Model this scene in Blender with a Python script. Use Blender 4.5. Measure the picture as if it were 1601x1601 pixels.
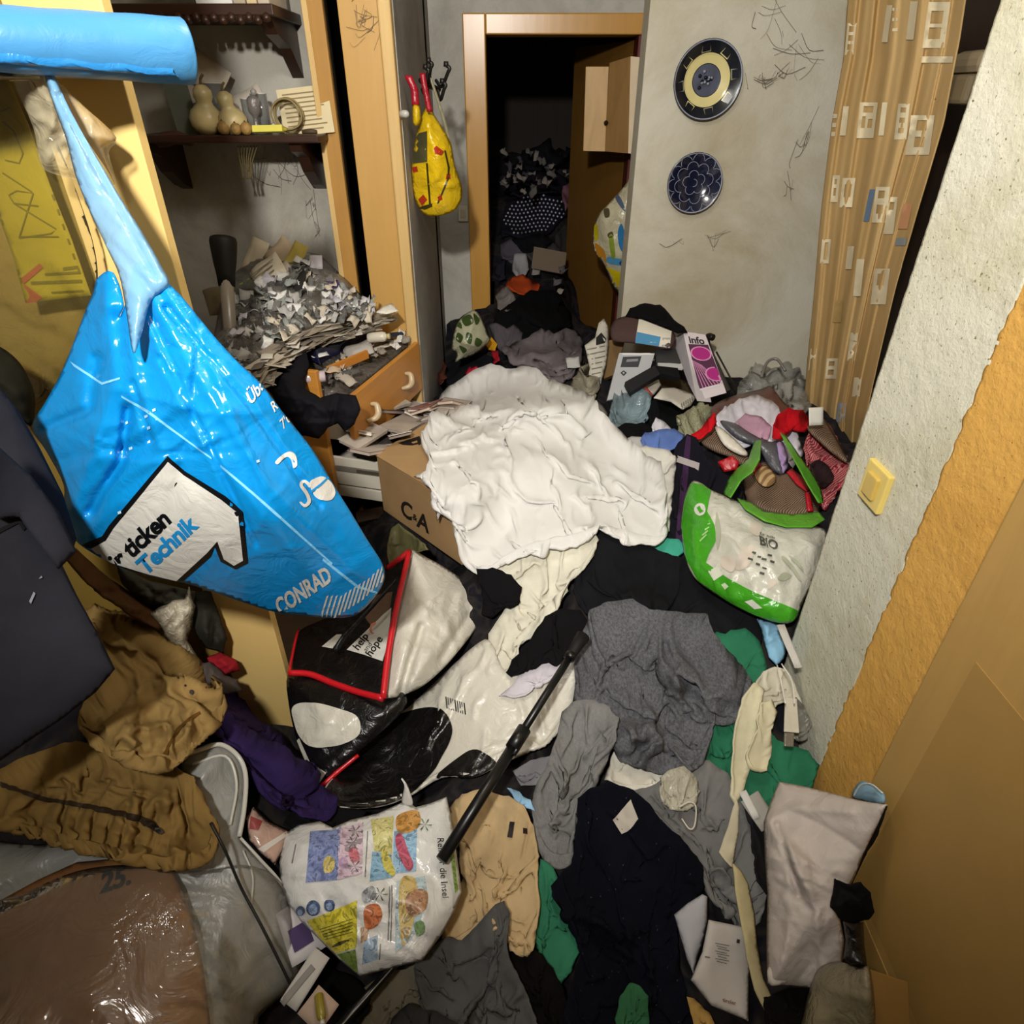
import bpy, bmesh, math, random
import numpy as np
from mathutils import Vector, Matrix
from mathutils.bvhtree import BVHTree
from mathutils.geometry import delaunay_2d_cdt

for o in list(bpy.data.objects): bpy.data.objects.remove(o)
SC = bpy.context.scene
COL = SC.collection
random.seed(7); RNG = np.random.default_rng(7)

# ------------------------------------------------------------------ camera, world, lights, exposure
F = 1000.0; CX = 800.5; CH = 1.75; PITCH = math.radians(33.0)
cp, sp = math.cos(PITCH), math.sin(PITCH)
cam_d = bpy.data.cameras.new('camera'); cam = bpy.data.objects.new('camera', cam_d); COL.objects.link(cam)
cam_d.sensor_width = 36.0; cam_d.lens = 36.0 * F / 1601.0; cam_d.clip_start = 0.05
cam.location = (0, 0, CH); cam.rotation_euler = (math.pi/2 - PITCH, 0, 0)
SC.camera = cam
wd = bpy.data.worlds.new('world'); SC.world = wd; wd.use_nodes = True
wd.node_tree.nodes['Background'].inputs[0].default_value = (1.0, 0.97, 0.92, 1)
wd.node_tree.nodes['Background'].inputs[1].default_value = 0.12
def point_light(name, loc, power, radius, col):
    l = bpy.data.lights.new(name, 'POINT'); l.energy = power; l.shadow_soft_size = radius; l.color = col
    o = bpy.data.objects.new(name, l); COL.objects.link(o); o.location = loc; return o
def spot_light(name, loc, aim, power, radius, col, cone, blend):
    l = bpy.data.lights.new(name, 'SPOT'); l.energy = power; l.shadow_soft_size = radius; l.color = col; l.spot_size = math.radians(cone); l.spot_blend = blend
    o = bpy.data.objects.new(name, l); COL.objects.link(o); o.location = loc
    o.rotation_euler = (Vector(aim)-Vector(loc)).to_track_quat('-Z', 'Y').to_euler(); return o
spot_light('hallway_spotlight', (-0.26, -0.30, 2.42), (0.12, 2.5, 1.25), 185, 0.06, (1.0, 0.965, 0.905), 108, 1.0)
point_light('overhead_fill', (-0.05, 1.45, 2.50), 14, 0.10, (1.0, 0.955, 0.89))  # added overhead fill giving the heap relief; no such bulb is known
vs = SC.view_settings
vs.view_transform = 'Standard'; vs.look = 'None'; vs.gamma = 1.0; vs.use_curve_mapping = False
vs.exposure = 0.58

# ------------------------------------------------------------------ helpers
def hexl(c):
    if isinstance(c, str):
        c = c.lstrip('#'); c = [int(c[i:i+2], 16)/255 for i in (0, 2, 4)]
    else: c = [v/255 for v in c]
    return tuple((v/12.92 if v <= .04045 else ((v+.055)/1.055)**2.4) for v in c)

def ray(px, py):
    x = (px-CX)/F; u = (CX-py)/F
    return Vector((x, cp+u*sp, -sp+u*cp))
def at(px, py, y=None, z=None, x=None, d=None):
    r = ray(px, py)
    if d is not None: return Vector((0, 0, CH)) + r*d
    t = y/r.y if y is not None else ((z-CH)/r.z if z is not None else x/r.x)
    return Vector((0, 0, CH)) + r*t
def axd(px, py, **k):                        # depth along the optical axis
    r = ray(px, py)
    if 'd' in k: return k['d']
    if 'y' in k: return k['y']/r.y
    if 'z' in k: return (k['z']-CH)/r.z
    return k['x']/r.x
def rays(P):
    x = (P[:, 0]-CX)/F; u = (CX-P[:, 1])/F
    return np.stack([x, cp+u*sp, -sp+u*cp], 1)

# value noise
def _h(ix, iy, s):
    n = (ix.astype(np.int64)*374761393 + iy.astype(np.int64)*668265263 + s*1274126177) & 0x7fffffff
    n = ((n ^ (n >> 13))*1103515245 + 12345) & 0x7fffffff
    n = ((n ^ (n >> 15))*2246822519) & 0x7fffffff
    return n/float(0x7fffffff)
def vn(x, y, s=0):
    ix, iy = np.floor(x), np.floor(y); fx, fy = x-ix, y-iy
    fx = fx*fx*fx*(fx*(fx*6-15)+10); fy = fy*fy*fy*(fy*(fy*6-15)+10)
    a, b, c, d = _h(ix, iy, s), _h(ix+1, iy, s), _h(ix, iy+1, s), _h(ix+1, iy+1, s)
    return a+(b-a)*fx+(c-a)*fy+(a-b-c+d)*fx*fy
def folds(x, y, ang, fr, s):
    """ridged, stretched noise: soft cloth folds, 0..1"""
    out = 0; tot = 0
    for k, (f, a, da) in enumerate(((1, 1, 0), (1.9, .55, .5), (3.7, .3, -.4))):
        c, si = math.cos(ang+da), math.sin(ang+da)
        u = (x*si-y*c)*fr*f; v = (x*c+y*si)*fr*f*.34
        w = vn(x*fr*.6*f+7, y*fr*.6*f+3, s+31+k)*1.6
        n = vn(u+w, v+w*.4, s+k)
        out = out+a*(1-np.minimum(1, np.abs(2*n-1)*1.5))**1.25; tot += a
    return out/tot

def poly_smooth(P, n=4):
    P = np.array(P, float); m = len(P); out = []
    for i in range(m):
        p0, p1, p2, p3 = P[i-1], P[i], P[(i+1) % m], P[(i+2) % m]
        for k in range(n):
            t = k/n
            out.append(.5*((2*p1)+(-p0+p2)*t+(2*p0-5*p1+4*p2-p3)*t*t+(-p0+3*p1-3*p2+p3)*t**3))
    return np.array(out)
def poly_res(P, step):
    P = np.array(P, float); out = []
    for i in range(len(P)):
        a, b = P[i], P[(i+1) % len(P)]; n = max(1, int(np.hypot(*(b-a))/step))
        for k in range(n): out.append(a+(b-a)*k/n)
    return np.array(out)
def inside(Q, P):
    x, y = Q[:, 0], Q[:, 1]; r = np.zeros(len(Q), bool)
    for i in range(len(P)):
        x1, y1 = P[i-1]; x2, y2 = P[i]
        if y1 == y2: continue
        r ^= ((y1 > y) != (y2 > y)) & (x < (x2-x1)*(y-y1)/(y2-y1)+x1)
    return r
def edist(Q, P):
    d = np.full(len(Q), 1e9)
    for i in range(len(P)):
        a, b = P[i-1], P[i]; ab = b-a; L = ab@ab
        t = np.clip(((Q-a)@ab)/max(L, 1e-9), 0, 1)
        d = np.minimum(d, np.hypot(*(Q-(a+t[:, None]*ab)).T))
    return d
def triangulate(P, step, holes=()):
    """outline -> 2-D points and triangles with a jittered interior"""
    B = poly_res(P, step); rings = [B]+[poly_res(h, step) for h in holes]
    lo, hi = B.min(0), B.max(0)
    gx, gy = np.meshgrid(np.arange(lo[0], hi[0], step), np.arange(lo[1], hi[1], step*.9))
    gx = gx+(np.arange(gx.shape[0]) % 2)[:, None]*step*.5
    Q = np.stack([gx.ravel(), gy.ravel()], 1); Q = Q+RNG.uniform(-.12, .12, Q.shape)*step
    k = inside(Q, B)
    for h in rings[1:]: k &= ~inside(Q, h)
    Q = Q[k]
    for rr in rings: Q = Q[edist(Q, rr) > step*.45]
    V = np.concatenate(rings+[Q]); E = []; o = 0
    for rr in rings:
        n = len(rr); E += [(o+i, o+(i+1) % n) for i in range(n)]; o += n
    v, e, f, *_ = delaunay_2d_cdt([Vector(p) for p in V], E, [], 1, 1e-5)
    v = np.array([tuple(p) for p in v]); T = np.array([t for t in f if len(t) == 3], int)
    c = v[T].mean(1); k = inside(c, B)
    for h in rings[1:]: k &= ~inside(c, h)
    T = T[k]
    p, q = v[T[:, 1]]-v[T[:, 0]], v[T[:, 2]]-v[T[:, 0]]; a = p[:, 0]*q[:, 1]-p[:, 1]*q[:, 0]   # y runs down
    T[a > 0] = T[a > 0][:, ::-1]
    return v, T
def vnormals(V, T):
    n = np.zeros_like(V); fn = np.cross(V[T[:, 1]]-V[T[:, 0]], V[T[:, 2]]-V[T[:, 0]])
    for k in range(3): np.add.at(n, T[:, k], fn)
    return n/np.maximum(np.linalg.norm(n, axis=1, keepdims=True), 1e-12)
def bedges(T):
    E = np.concatenate([T[:, [0, 1]], T[:, [1, 2]], T[:, [2, 0]]])
    s = set(map(tuple, E)); return np.array([e for e in s if (e[1], e[0]) not in s], int)
def close_back(V, T, Vb):
    """front skin V and back skin Vb into one closed body"""
    n = len(V); be = bedges(T); A = np.concatenate([V, Vb])
    Fs = np.concatenate([T, T[:, ::-1]+n, np.stack([be[:, 1], be[:, 0], be[:, 0]+n], 1), np.stack([be[:, 1], be[:, 0]+n, be[:, 1]+n], 1)])
    return A, Fs

def props(o, label=None, cat=None, group=None, kind=None):
    if label: o['label'] = label
    if cat: o['category'] = cat
    if group: o['group'] = group
    if kind: o['kind'] = kind
    return o
def mk(name, V, Fs, mat, parent=None, label=None, cat=None, group=None, kind=None, smooth=True):
    """one mesh object; the origin sits at the base of its own bounds (or on its parent's)"""
    V = np.array([tuple(v) for v in V], float) if not isinstance(V, np.ndarray) else V.copy()
    if parent is None:
        lo, hi = V.min(0), V.max(0); org = np.array([(lo[0]+hi[0])/2, (lo[1]+hi[1])/2, lo[2]])
    else:
        w = np.array(parent.location); q = parent.parent
        while q is not None: w = w+np.array(q.location); q = q.parent
        org = w
    me = bpy.data.meshes.new(name)
    if isinstance(Fs, np.ndarray):
        n = len(Fs); k = Fs.shape[1]
        me.vertices.add(len(V)); me.vertices.foreach_set('co', (V-org).ravel())
        me.loops.add(n*k); me.loops.foreach_set('vertex_index', Fs.ravel().astype(np.int32))
        me.polygons.add(n); me.polygons.foreach_set('loop_start', np.arange(0, n*k, k, dtype=np.int32))
        me.update(calc_edges=True)
    else:
        me.from_pydata([tuple(v) for v in (V-org)], [], [tuple(f) for f in Fs])
    if smooth: me.polygons.foreach_set('use_smooth', np.ones(len(me.polygons), bool))
    if isinstance(mat, (list, tuple)):
        for m in mat: me.materials.append(m)
    else: me.materials.append(mat)
    me.update()
    o = bpy.data.objects.new(name, me); COL.objects.link(o)
    if parent is None: o.location = org
    else: o.parent = parent
    return props(o, label, cat, group, kind)
def thing(name, loc, label, cat, group=None):
    o = bpy.data.objects.new(name, None); COL.objects.link(o); o.location = loc; o.empty_display_size = .05
    return props(o, label, cat, group)
def wverts(o):
    V = np.array([v.co for v in o.data.vertices]); q = o
    while q is not None: V = V+np.array(q.location); q = q.parent
    return V
def bvh(*objs):
    V = []; Fs = []
    for o in objs:
        n = len(V); V += [tuple(v) for v in wverts(o)]; Fs += [[i+n for i in p.vertices] for p in o.data.polygons]
    return BVHTree.FromPolygons(V, Fs)

def bevel_box(o, w=.004, seg=2):
    m = o.modifiers.new('edge', 'BEVEL'); m.width = w; m.segments = seg; m.limit_method = 'ANGLE'; return o
BOXF = [(0, 3, 2, 1), (4, 5, 6, 7), (0, 1, 5, 4), (1, 2, 6, 5), (2, 3, 7, 6), (3, 0, 4, 7)]
def hexa(name, C, mat, parent=None, bev=.003, **k):
    """eight corners: four below (counter-clockwise from above), four above"""
    o = mk(name, C, BOXF, mat, parent, smooth=False, **k)
    if bev: bevel_box(o, bev)
    return o
def box(name, lo, hi, mat, parent=None, bev=.003, rz=0, tilt=(0, 0), **k):
    c = [(lo[i]+hi[i])/2 for i in range(3)]
    M = Matrix.Rotation(rz, 3, 'Z') @ Matrix.Rotation(tilt[0], 3, 'X') @ Matrix.Rotation(tilt[1], 3, 'Y')
    C = []
    for z in (lo[2], hi[2]):
        for x, y in ((lo[0], lo[1]), (hi[0], lo[1]), (hi[0], hi[1]), (lo[0], hi[1])):
            C.append(M @ Vector((x-c[0], y-c[1], z-c[2]))+Vector(c))
    return hexa(name, C, mat, parent, bev, **k)
def tube_geo(P, r, n=10, cap=True):
    P = [Vector(p) for p in P]; R = r if isinstance(r, (list, tuple)) else [r]*len(P)
    V = []; Fs = []; up = None
    for i, p in enumerate(P):
        t = (P[min(i+1, len(P)-1)]-P[max(i-1, 0)]).normalized()
        if up is None:
            up = t.orthogonal().normalized()
        a = (up-t*up.dot(t)).normalized(); up = a; b = t.cross(a)
        for k in range(n):
            th = 2*math.pi*k/n; V.append(p+(a*math.cos(th)+b*math.sin(th))*R[i])
    for i in range(len(P)-1):
        for k in range(n): Fs.append((i*n+k, i*n+(k+1) % n, (i+1)*n+(k+1) % n, (i+1)*n+k))
    if cap: Fs.append(tuple(range(n-1, -1, -1))); Fs.append(tuple(range((len(P)-1)*n, len(P)*n)))
    return V, Fs
def tube(name, P, r, mat, parent=None, n=10, **k):
    V, Fs = tube_geo(P, r, n); o = mk(name, V, Fs, mat, parent, **k); return o
def curve3(P, n=6):
    P = [Vector(p) for p in P]; Q = [P[0]*2-P[1]]+P+[P[-1]*2-P[-2]]; out = []
    for i in range(1, len(Q)-2):
        a, b, c, d = Q[i-1:i+3]
        for k in range(n):
            t = k/n; out.append(.5*((2*b)+(-a+c)*t+(2*a-5*b+4*c-d)*t*t+(-a+3*b-3*c+d)*t**3))
    return out+[P[-1]]
def lathe(name, prof, mat, loc=(0, 0, 0), axis=(0, 0, 1), n=24, parent=None, sx=1, **k):
    M = Vector((0, 0, 1)).rotation_difference(Vector(axis).normalized()).to_matrix(); V = []; Fs = []
    for r, z in prof:
        for i in range(n):
            a = 2*math.pi*i/n; V.append(M @ Vector((r*math.cos(a)*sx, r*math.sin(a), z))+Vector(loc))
    for j in range(len(prof)-1):
        for i in range(n): Fs.append((j*n+i, j*n+(i+1) % n, (j+1)*n+(i+1) % n, (j+1)*n+i))
    if prof[0][0] > 1e-6: Fs.append(tuple(range(n-1, -1, -1)))
    if prof[-1][0] > 1e-6: Fs.append(tuple(range((len(prof)-1)*n, len(prof)*n)))
    return mk(name, V, Fs, mat, parent, **k)

# ------------------------------------------------------------------ materials
MATS = {}
def nodes(name, rough=.6, spec=.3):
    m = bpy.data.materials.new(name); m.use_nodes = True; nt = m.node_tree; b = nt.nodes['Principled BSDF']
    b.inputs['Roughness'].default_value = rough; b.inputs['Specular IOR Level'].default_value = spec
    tc = nt.nodes.new('ShaderNodeTexCoord'); return m, nt, b, tc
def noise(nt, tc, scale, detail=4, rough=.6, stretch=None, dist=0):
    n = nt.nodes.new('ShaderNodeTexNoise'); n.inputs['Scale'].default_value = scale; n.inputs['Detail'].default_value = detail
    n.inputs['Roughness'].default_value = rough; n.inputs['Distortion'].default_value = dist
    src = tc.outputs['Object']
    if stretch:
        mp = nt.nodes.new('ShaderNodeMapping'); mp.inputs['Scale'].default_value = stretch; nt.links.new(src, mp.inputs[0]); src = mp.outputs[0]
    nt.links.new(src, n.inputs['Vector']); return n
def ramp(nt, src, stops):
    r = nt.nodes.new('ShaderNodeValToRGB'); e = r.color_ramp.elements
    while len(e) < len(stops): e.new(.5)
    for i, (p, c) in enumerate(stops): e[i].position = p; e[i].color = (*c[:3], 1)
    nt.links.new(src, r.inputs[0]); return r
def bump(nt, b, src, dist, strength=1.0, prev=None):
    u = nt.nodes.new('ShaderNodeBump'); u.inputs['Distance'].default_value = dist; u.inputs['Strength'].default_value = strength
    nt.links.new(src, u.inputs['Height'])
    if prev: nt.links.new(prev.outputs[0], u.inputs['Normal'])
    nt.links.new(u.outputs[0], b.inputs['Normal']); return u
def mul(c, k): return tuple(min(1, v*k) for v in c)
def fabric(col, var=.22, weave=420, rough=.92, heather=0, crease=.004, sheen=.0):
    key = ('fab', str(col), var, weave, rough, heather, crease)
    if key in MATS: return MATS[key]
    c = hexl(col); m, nt, b, tc = nodes('fabric_%d' % len(MATS), rough, .12)
    n1 = noise(nt, tc, 9, 5, .6); r = ramp(nt, n1.outputs['Fac'], [(.25, mul(c, 1-var)), (.75, mul(c, 1+var))])
    out = r.outputs[0]
    if heather:
        n2 = noise(nt, tc, 190, 4, .85, (1, .5, 1)); r2 = ramp(nt, n2.outputs['Fac'], [(.40, (1-heather,)*3), (.60, (1.0,)*3)])
        mx = nt.nodes.new('ShaderNodeMix'); mx.data_type = 'RGBA'; mx.blend_type = 'MULTIPLY'; mx.inputs[0].default_value = 1
        nt.links.new(out, mx.inputs[6]); nt.links.new(r2.outputs[0], mx.inputs[7]); out = mx.outputs[2]
    nt.links.new(out, b.inputs['Base Color'])
    cr = noise(nt, tc, 13, 5, .55, (1, .55, 1), .9); cr.noise_type = 'RIDGED_MULTIFRACTAL'; cr.normalize = True; cr.inputs['Lacunarity'].default_value = 2.1
    u = bump(nt, b, cr.outputs['Fac'], crease*2.2, .8)
    wv = noise(nt, tc, weave, 2, .5); bump(nt, b, wv.outputs['Fac'], .0006, .5, u)
    MATS[key] = m; return m
def plastic(col, rough=.25, spec=.5, alpha=1.0, var=.1, crease=.003, scale=34, trans=0, coat=0):
    key = ('pla', str(col), rough, spec, alpha, var, crease, scale, trans)
    if key in MATS: return MATS[key]
    c = hexl(col); m, nt, b, tc = nodes('plastic_%d' % len(MATS), rough, spec)
    n1 = noise(nt, tc, 6, 3); r = ramp(nt, n1.outputs['Fac'], [(.3, mul(c, 1-var)), (.7, mul(c, 1+var))])
    nt.links.new(r.outputs[0], b.inputs['Base Color']); b.inputs['Alpha'].default_value = alpha
    b.inputs['Transmission Weight'].default_value = trans; b.inputs['Coat Weight'].default_value = coat
    if crease:
        v = noise(nt, tc, scale, 4, .55, None, 1.5); bump(nt, b, v.outputs['Fac'], crease, .8)
    MATS[key] = m; return m
def paper(col, var=.06, crease=.0015, rough=.8):
    return plastic(col, rough, .2, 1.0, var, crease, 22)
def flat(col, rough=.6, spec=.3): return plastic(col, rough, spec, 1.0, .03, 0)
def wood(col, dark=.75, scale=3.0, rough=.45, axis=(14, 14, 1.2), spec=.4, dirt=0):
    key = ('wood', str(col), dark, scale, rough, axis, dirt)
    if key in MATS: return MATS[key]
    c = hexl(col); m, nt, b, tc = nodes('wood_%d' % len(MATS), rough, spec)
    n1 = noise(nt, tc, scale, 6, .6, axis, .8); r = ramp(nt, n1.outputs['Fac'], [(.3, mul(c, dark)), (.7, c)]); out = r.outputs[0]
    n2 = noise(nt, tc, 2.3, 6, .7); r2 = ramp(nt, n2.outputs['Fac'], [(.3, (1-dirt*.5,)*3), (.65, (1, 1, 1))])
    mx = nt.nodes.new('ShaderNodeMix'); mx.data_type = 'RGBA'; mx.blend_type = 'MULTIPLY'; mx.inputs[0].default_value = 1
    nt.links.new(out, mx.inputs[6]); nt.links.new(r2.outputs[0], mx.inputs[7]); nt.links.new(mx.outputs[2], b.inputs['Base Color'])
    bump(nt, b, n1.outputs['Fac'], .0006, .4); MATS[key] = m; return m
def plaster(name, col, grime, scale=90, depth=.003, gscale=2.2, gmix=(.42, .72), specks=None):
    c, g = hexl(col), hexl(grime); m, nt, b, tc = nodes(name, .93, .12)
    n1 = noise(nt, tc, gscale, 8, .68, None, .5); r = ramp(nt, n1.outputs['Fac'], [(gmix[0], c), (gmix[1], g)]); out = r.outputs[0]
    if specks:
        s = noise(nt, tc, 120, 3, .6); rs = ramp(nt, s.outputs['Fac'], [(specks[1], (1, 1, 1)), (specks[1]+.08, hexl(specks[0]))])
        mx = nt.nodes.new('ShaderNodeMix'); mx.data_type = 'RGBA'; mx.blend_type = 'MULTIPLY'; mx.inputs[0].default_value = 1
        nt.links.new(out, mx.inputs[6]); nt.links.new(rs.outputs[0], mx.inputs[7]); out = mx.outputs[2]
    nt.links.new(out, b.inputs['Base Color'])
    v = noise(nt, tc, scale, 5, .65); u = bump(nt, b, v.outputs['Fac'], depth, .9)
    v2 = noise(nt, tc, scale*.2, 3, .5); bump(nt, b, v2.outputs['Fac'], depth*1.5, .5, u); return m
def film(tint='#d8d8d2', body=.06, rough=.12, crease=.008, scale=18):
    """thin clear foil: mostly see-through, with sharp gloss that grows at grazing angles"""
    key = ('film', tint, body, rough, crease, scale)
    if key in MATS: return MATS[key]
    m, nt, b, tc = nodes('film_%d' % len(MATS), rough, .5); nt.nodes.remove(b); out = [n for n in nt.nodes if n.type == 'OUTPUT_MATERIAL'][0]
    tr = nt.nodes.new('ShaderNodeBsdfTransparent'); df = nt.nodes.new('ShaderNodeBsdfDiffuse'); gl = nt.nodes.new('ShaderNodeBsdfGlossy'); lw = nt.nodes.new('ShaderNodeFresnel'); lw.inputs[0].default_value = 1.45
    df.inputs[0].default_value = (*hexl(tint), 1); gl.inputs['Roughness'].default_value = rough
    v = noise(nt, tc, scale, 4, .55, None, 1.5); u = nt.nodes.new('ShaderNodeBump'); u.inputs['Distance'].default_value = crease; nt.links.new(v.outputs['Fac'], u.inputs['Height'])
    nt.links.new(u.outputs[0], gl.inputs['Normal'])
    m1 = nt.nodes.new('ShaderNodeMixShader'); m1.inputs[0].default_value = body; nt.links.new(tr.outputs[0], m1.inputs[1]); nt.links.new(df.outputs[0], m1.inputs[2])
    m2 = nt.nodes.new('ShaderNodeMixShader'); nt.links.new(lw.outputs[0], m2.inputs[0]); nt.links.new(m1.outputs[0], m2.inputs[1]); nt.links.new(gl.outputs[0], m2.inputs[2]); nt.links.new(m2.outputs[0], out.inputs['Surface'])
    MATS[key] = m; return m
def mottled(cols, scale=30, rough=.35):
    """many-coloured flat print"""
    key = ('mot', tuple(cols), scale)
    if key in MATS: return MATS[key]
    m, nt, b, tc = nodes('print_%d' % len(MATS), rough, .4); n1 = noise(nt, tc, scale, 3, .6, None, 1.2); k = len(cols)
    r = ramp(nt, n1.outputs['Fac'], [(.3+.4*i/(k-1), hexl(c)) for i, c in enumerate(cols)]); r.color_ramp.interpolation = 'CONSTANT'; nt.links.new(r.outputs[0], b.inputs['Base Color']); MATS[key] = m; return m
def clear(tint='#e8e8e4', alpha=.32, rough=.12, crease=.006, scale=28):
    return plastic(tint, rough, .8, alpha, .05, crease, scale)

# ------------------------------------------------------------------ the heap as a height field that every layer is laid on
GX0, GY0, GS = -1.5, 0.05, .0125
NX, NY = int(3.5/GS), int(5.6/GS)
def grid_xy():
    return np.meshgrid(GX0+np.arange(NX)*GS, GY0+np.arange(NY)*GS)
HC = [  # pixel x, pixel y, height of the heap there
    (800, 1600, .27), (1000, 1600, .25), (1200, 1560, .25), (600, 1560, .27), (450, 1560, .30), (250, 1500, .42), (60, 1540, .44), (60, 1400, .47),
    (800, 1400, .33), (1000, 1380, .31), (1180, 1400, .28), (620, 1400, .34), (300, 1330, .50), (120, 1230, .58), (250, 1120, .66), (150, 980, .72),
    (800, 1200, .38), (1000, 1230, .37), (1180, 1230, .36), (620, 1210, .30), (480, 1190, .20), (430, 1120, .13), (380, 1100, .20), (330, 1000, .45),
    (800, 1050, .44), (1020, 1050, .47), (1180, 1060, .45), (620, 1050, .32), (880, 960, .50), (1040, 900, .53), (1180, 940, .53),
    (700, 900, .36), (760, 840, .58), (860, 800, .66), (960, 800, .64), (1080, 800, .60), (1200, 820, .58), (1000, 740, .68), (850, 720, .76), (760, 700, .74), (720, 640, .74),
    (850, 630, .82), (950, 650, .72), (1050, 680, .68), (1180, 700, .66), (1250, 640, .66), (1100, 620, .66), (1200, 590, .64), (900, 585, .76),
    (820, 560, .76), (720, 560, .74), (700, 600, .66), (1000, 600, .72), (1000, 550, .76), (640, 700, .55)]
HCY = [(-.12, 3.3, .82), (.1, 3.4, .80), (.38, 3.3, .60), (.42, 3.7, .50), (0, 3.75, .86), (.2, 3.8, .84), (0, 4.2, 1.05), (.2, 4.2, 1.02), (.48, 4.1, .45), (.55, 4.5, .5), (0, 4.7, 1.22), (.25, 4.7, 1.22), (.5, 5.0, 1.2), (0, 5.2, 1.42), (.4, 5.2, 1.45),
       (-.34, 3.0, .42), (-.34, 3.35, .45), (-.34, 2.75, .42), (1.0, 2.7, .66), (1.4, 2.6, .66), (1.4, 2.0, .66), (1.1, 1.6, .6), (-1.0, 1.0, .6), (-1.3, .8, .6), (-1.2, .4, .5), (-.6, 1.5, .3), (-.6, 2.2, .3), (-1.2, 2.0, .3), (1.2, .9, .4), (1.2, .3, .3)]
P3 = np.array([tuple(at(a, b, z=z)) for a, b, z in HC]+[p for p in HCY])
GXX, GYY = grid_xy()
def gauss_field(sig):
    num = np.zeros_like(GXX); den = np.zeros_like(GXX)+1e-9
    for x, y, z in P3:
        w = np.exp(-((GXX-x)**2+(GYY-y)**2)/(2*sig*sig)); num += w*z; den += w
    return num/den, den
Ha, wa = gauss_field(.085); Hb, wb = gauss_field(.22); Hc, _ = gauss_field(.6)
k1 = np.clip(wb*1.0, 0, 1); H = Hc*(1-k1)+Hb*k1; k2 = np.clip(wa*1.2, 0, 1); H = H*(1-k2)+Ha*k2
H0 = H.copy()
def blur(A, r):
    if r < 1: return A
    for ax in (0, 1):
        pad = [(0, 0), (0, 0)]; pad[ax] = (r+1, r)
        c = np.cumsum(np.pad(A, pad, mode='edge'), axis=ax); n = A.shape[ax]
        A = (np.take(c, np.arange(2*r+1, 2*r+1+n), ax)-np.take(c, np.arange(0, n), ax))/(2*r+1)
    return A
def dilate(A):
    B = A.copy()
    B[1:] = np.maximum(B[1:], A[:-1]); B[:-1] = np.maximum(B[:-1], A[1:]); A = B.copy()
    B[:, 1:] = np.maximum(B[:, 1:], A[:, :-1]); B[:, :-1] = np.maximum(B[:, :-1], A[:, 1:]); return B
H = blur(H, 3)
def samp(A, x, y):
    u = np.clip((x-GX0)/GS, 0, NX-1.001); v = np.clip((y-GY0)/GS, 0, NY-1.001)
    i, j = u.astype(int), v.astype(int); a, b = u-i, v-j
    return A[j, i]*(1-a)*(1-b)+A[j, i+1]*a*(1-b)+A[j+1, i]*(1-a)*b+A[j+1, i+1]*a*b
DS = .35*(7.0/.35)**(np.arange(170)/169.0)
def hit(P, lift, A):
    R = rays(P); n = len(P); lift = np.zeros(n)+lift; best = np.full(n, DS[-1]); done = np.zeros(n, bool)
    pd = np.full(n, DS[0]); pg = np.full(n, 1.0)
    for d in DS:
        x, y, z = R[:, 0]*d, R[:, 1]*d, CH+R[:, 2]*d
        g = z-samp(A, x, y)-lift; h = (g < 0) & ~done
        if h.any():
            t = pg[h]/(pg[h]-g[h]+1e-12); best[h] = pd[h]+(d-pd[h])*t; done |= h
        pd = np.where(done, pd, d); pg = np.where(done, pg, g)
        if done.all(): break
    return np.array([0, 0, CH])+R*best[:, None], best
def raise_heap(V):
    i = np.clip(((V[:, 0]-GX0)/GS+.5).astype(int), 0, NX-1); j = np.clip(((V[:, 1]-GY0)/GS+.5).astype(int), 0, NY-1)
    N = np.full_like(H, -9.0); np.maximum.at(N, (j, i), V[:, 2]); D = dilate(N); N = np.where(N < -1, D, N)
    np.maximum(H, N, out=H)

def tps(ctrl):
    """smooth surface through (px, py, depth) points; planes stay exact planes (1/depth is interpolated)"""
    A = np.array([(c[0], c[1]) for c in ctrl], float)/1000.0; w = np.array([1/axd(c[0], c[1], **c[2]) for c in ctrl])
    n = len(A); r = np.hypot(A[:, None, 0]-A[None, :, 0], A[:, None, 1]-A[None, :, 1])
    K = np.where(r > 0, r*r*np.log(r+1e-12), 0)+np.eye(n)*1e-6; Pm = np.concatenate([np.ones((n, 1)), A], 1)
    if n == 3: s = np.concatenate([np.zeros(3), np.linalg.solve(Pm, w)])
    else:
        M = np.zeros((n+3, n+3)); M[:n, :n] = K; M[:n, n:] = Pm; M[n:, :n] = Pm.T
        s = np.linalg.solve(M, np.concatenate([w, np.zeros(3)]))
    def f(P):
        Q = P/1000.0; r = np.hypot(Q[:, None, 0]-A[None, :, 0], Q[:, None, 1]-A[None, :, 1])
        return 1/np.clip(np.where(r > 0, r*r*np.log(r+1e-12), 0)@s[:n]+s[n]+Q@s[n+1:], .1, 6)
    return f
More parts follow.
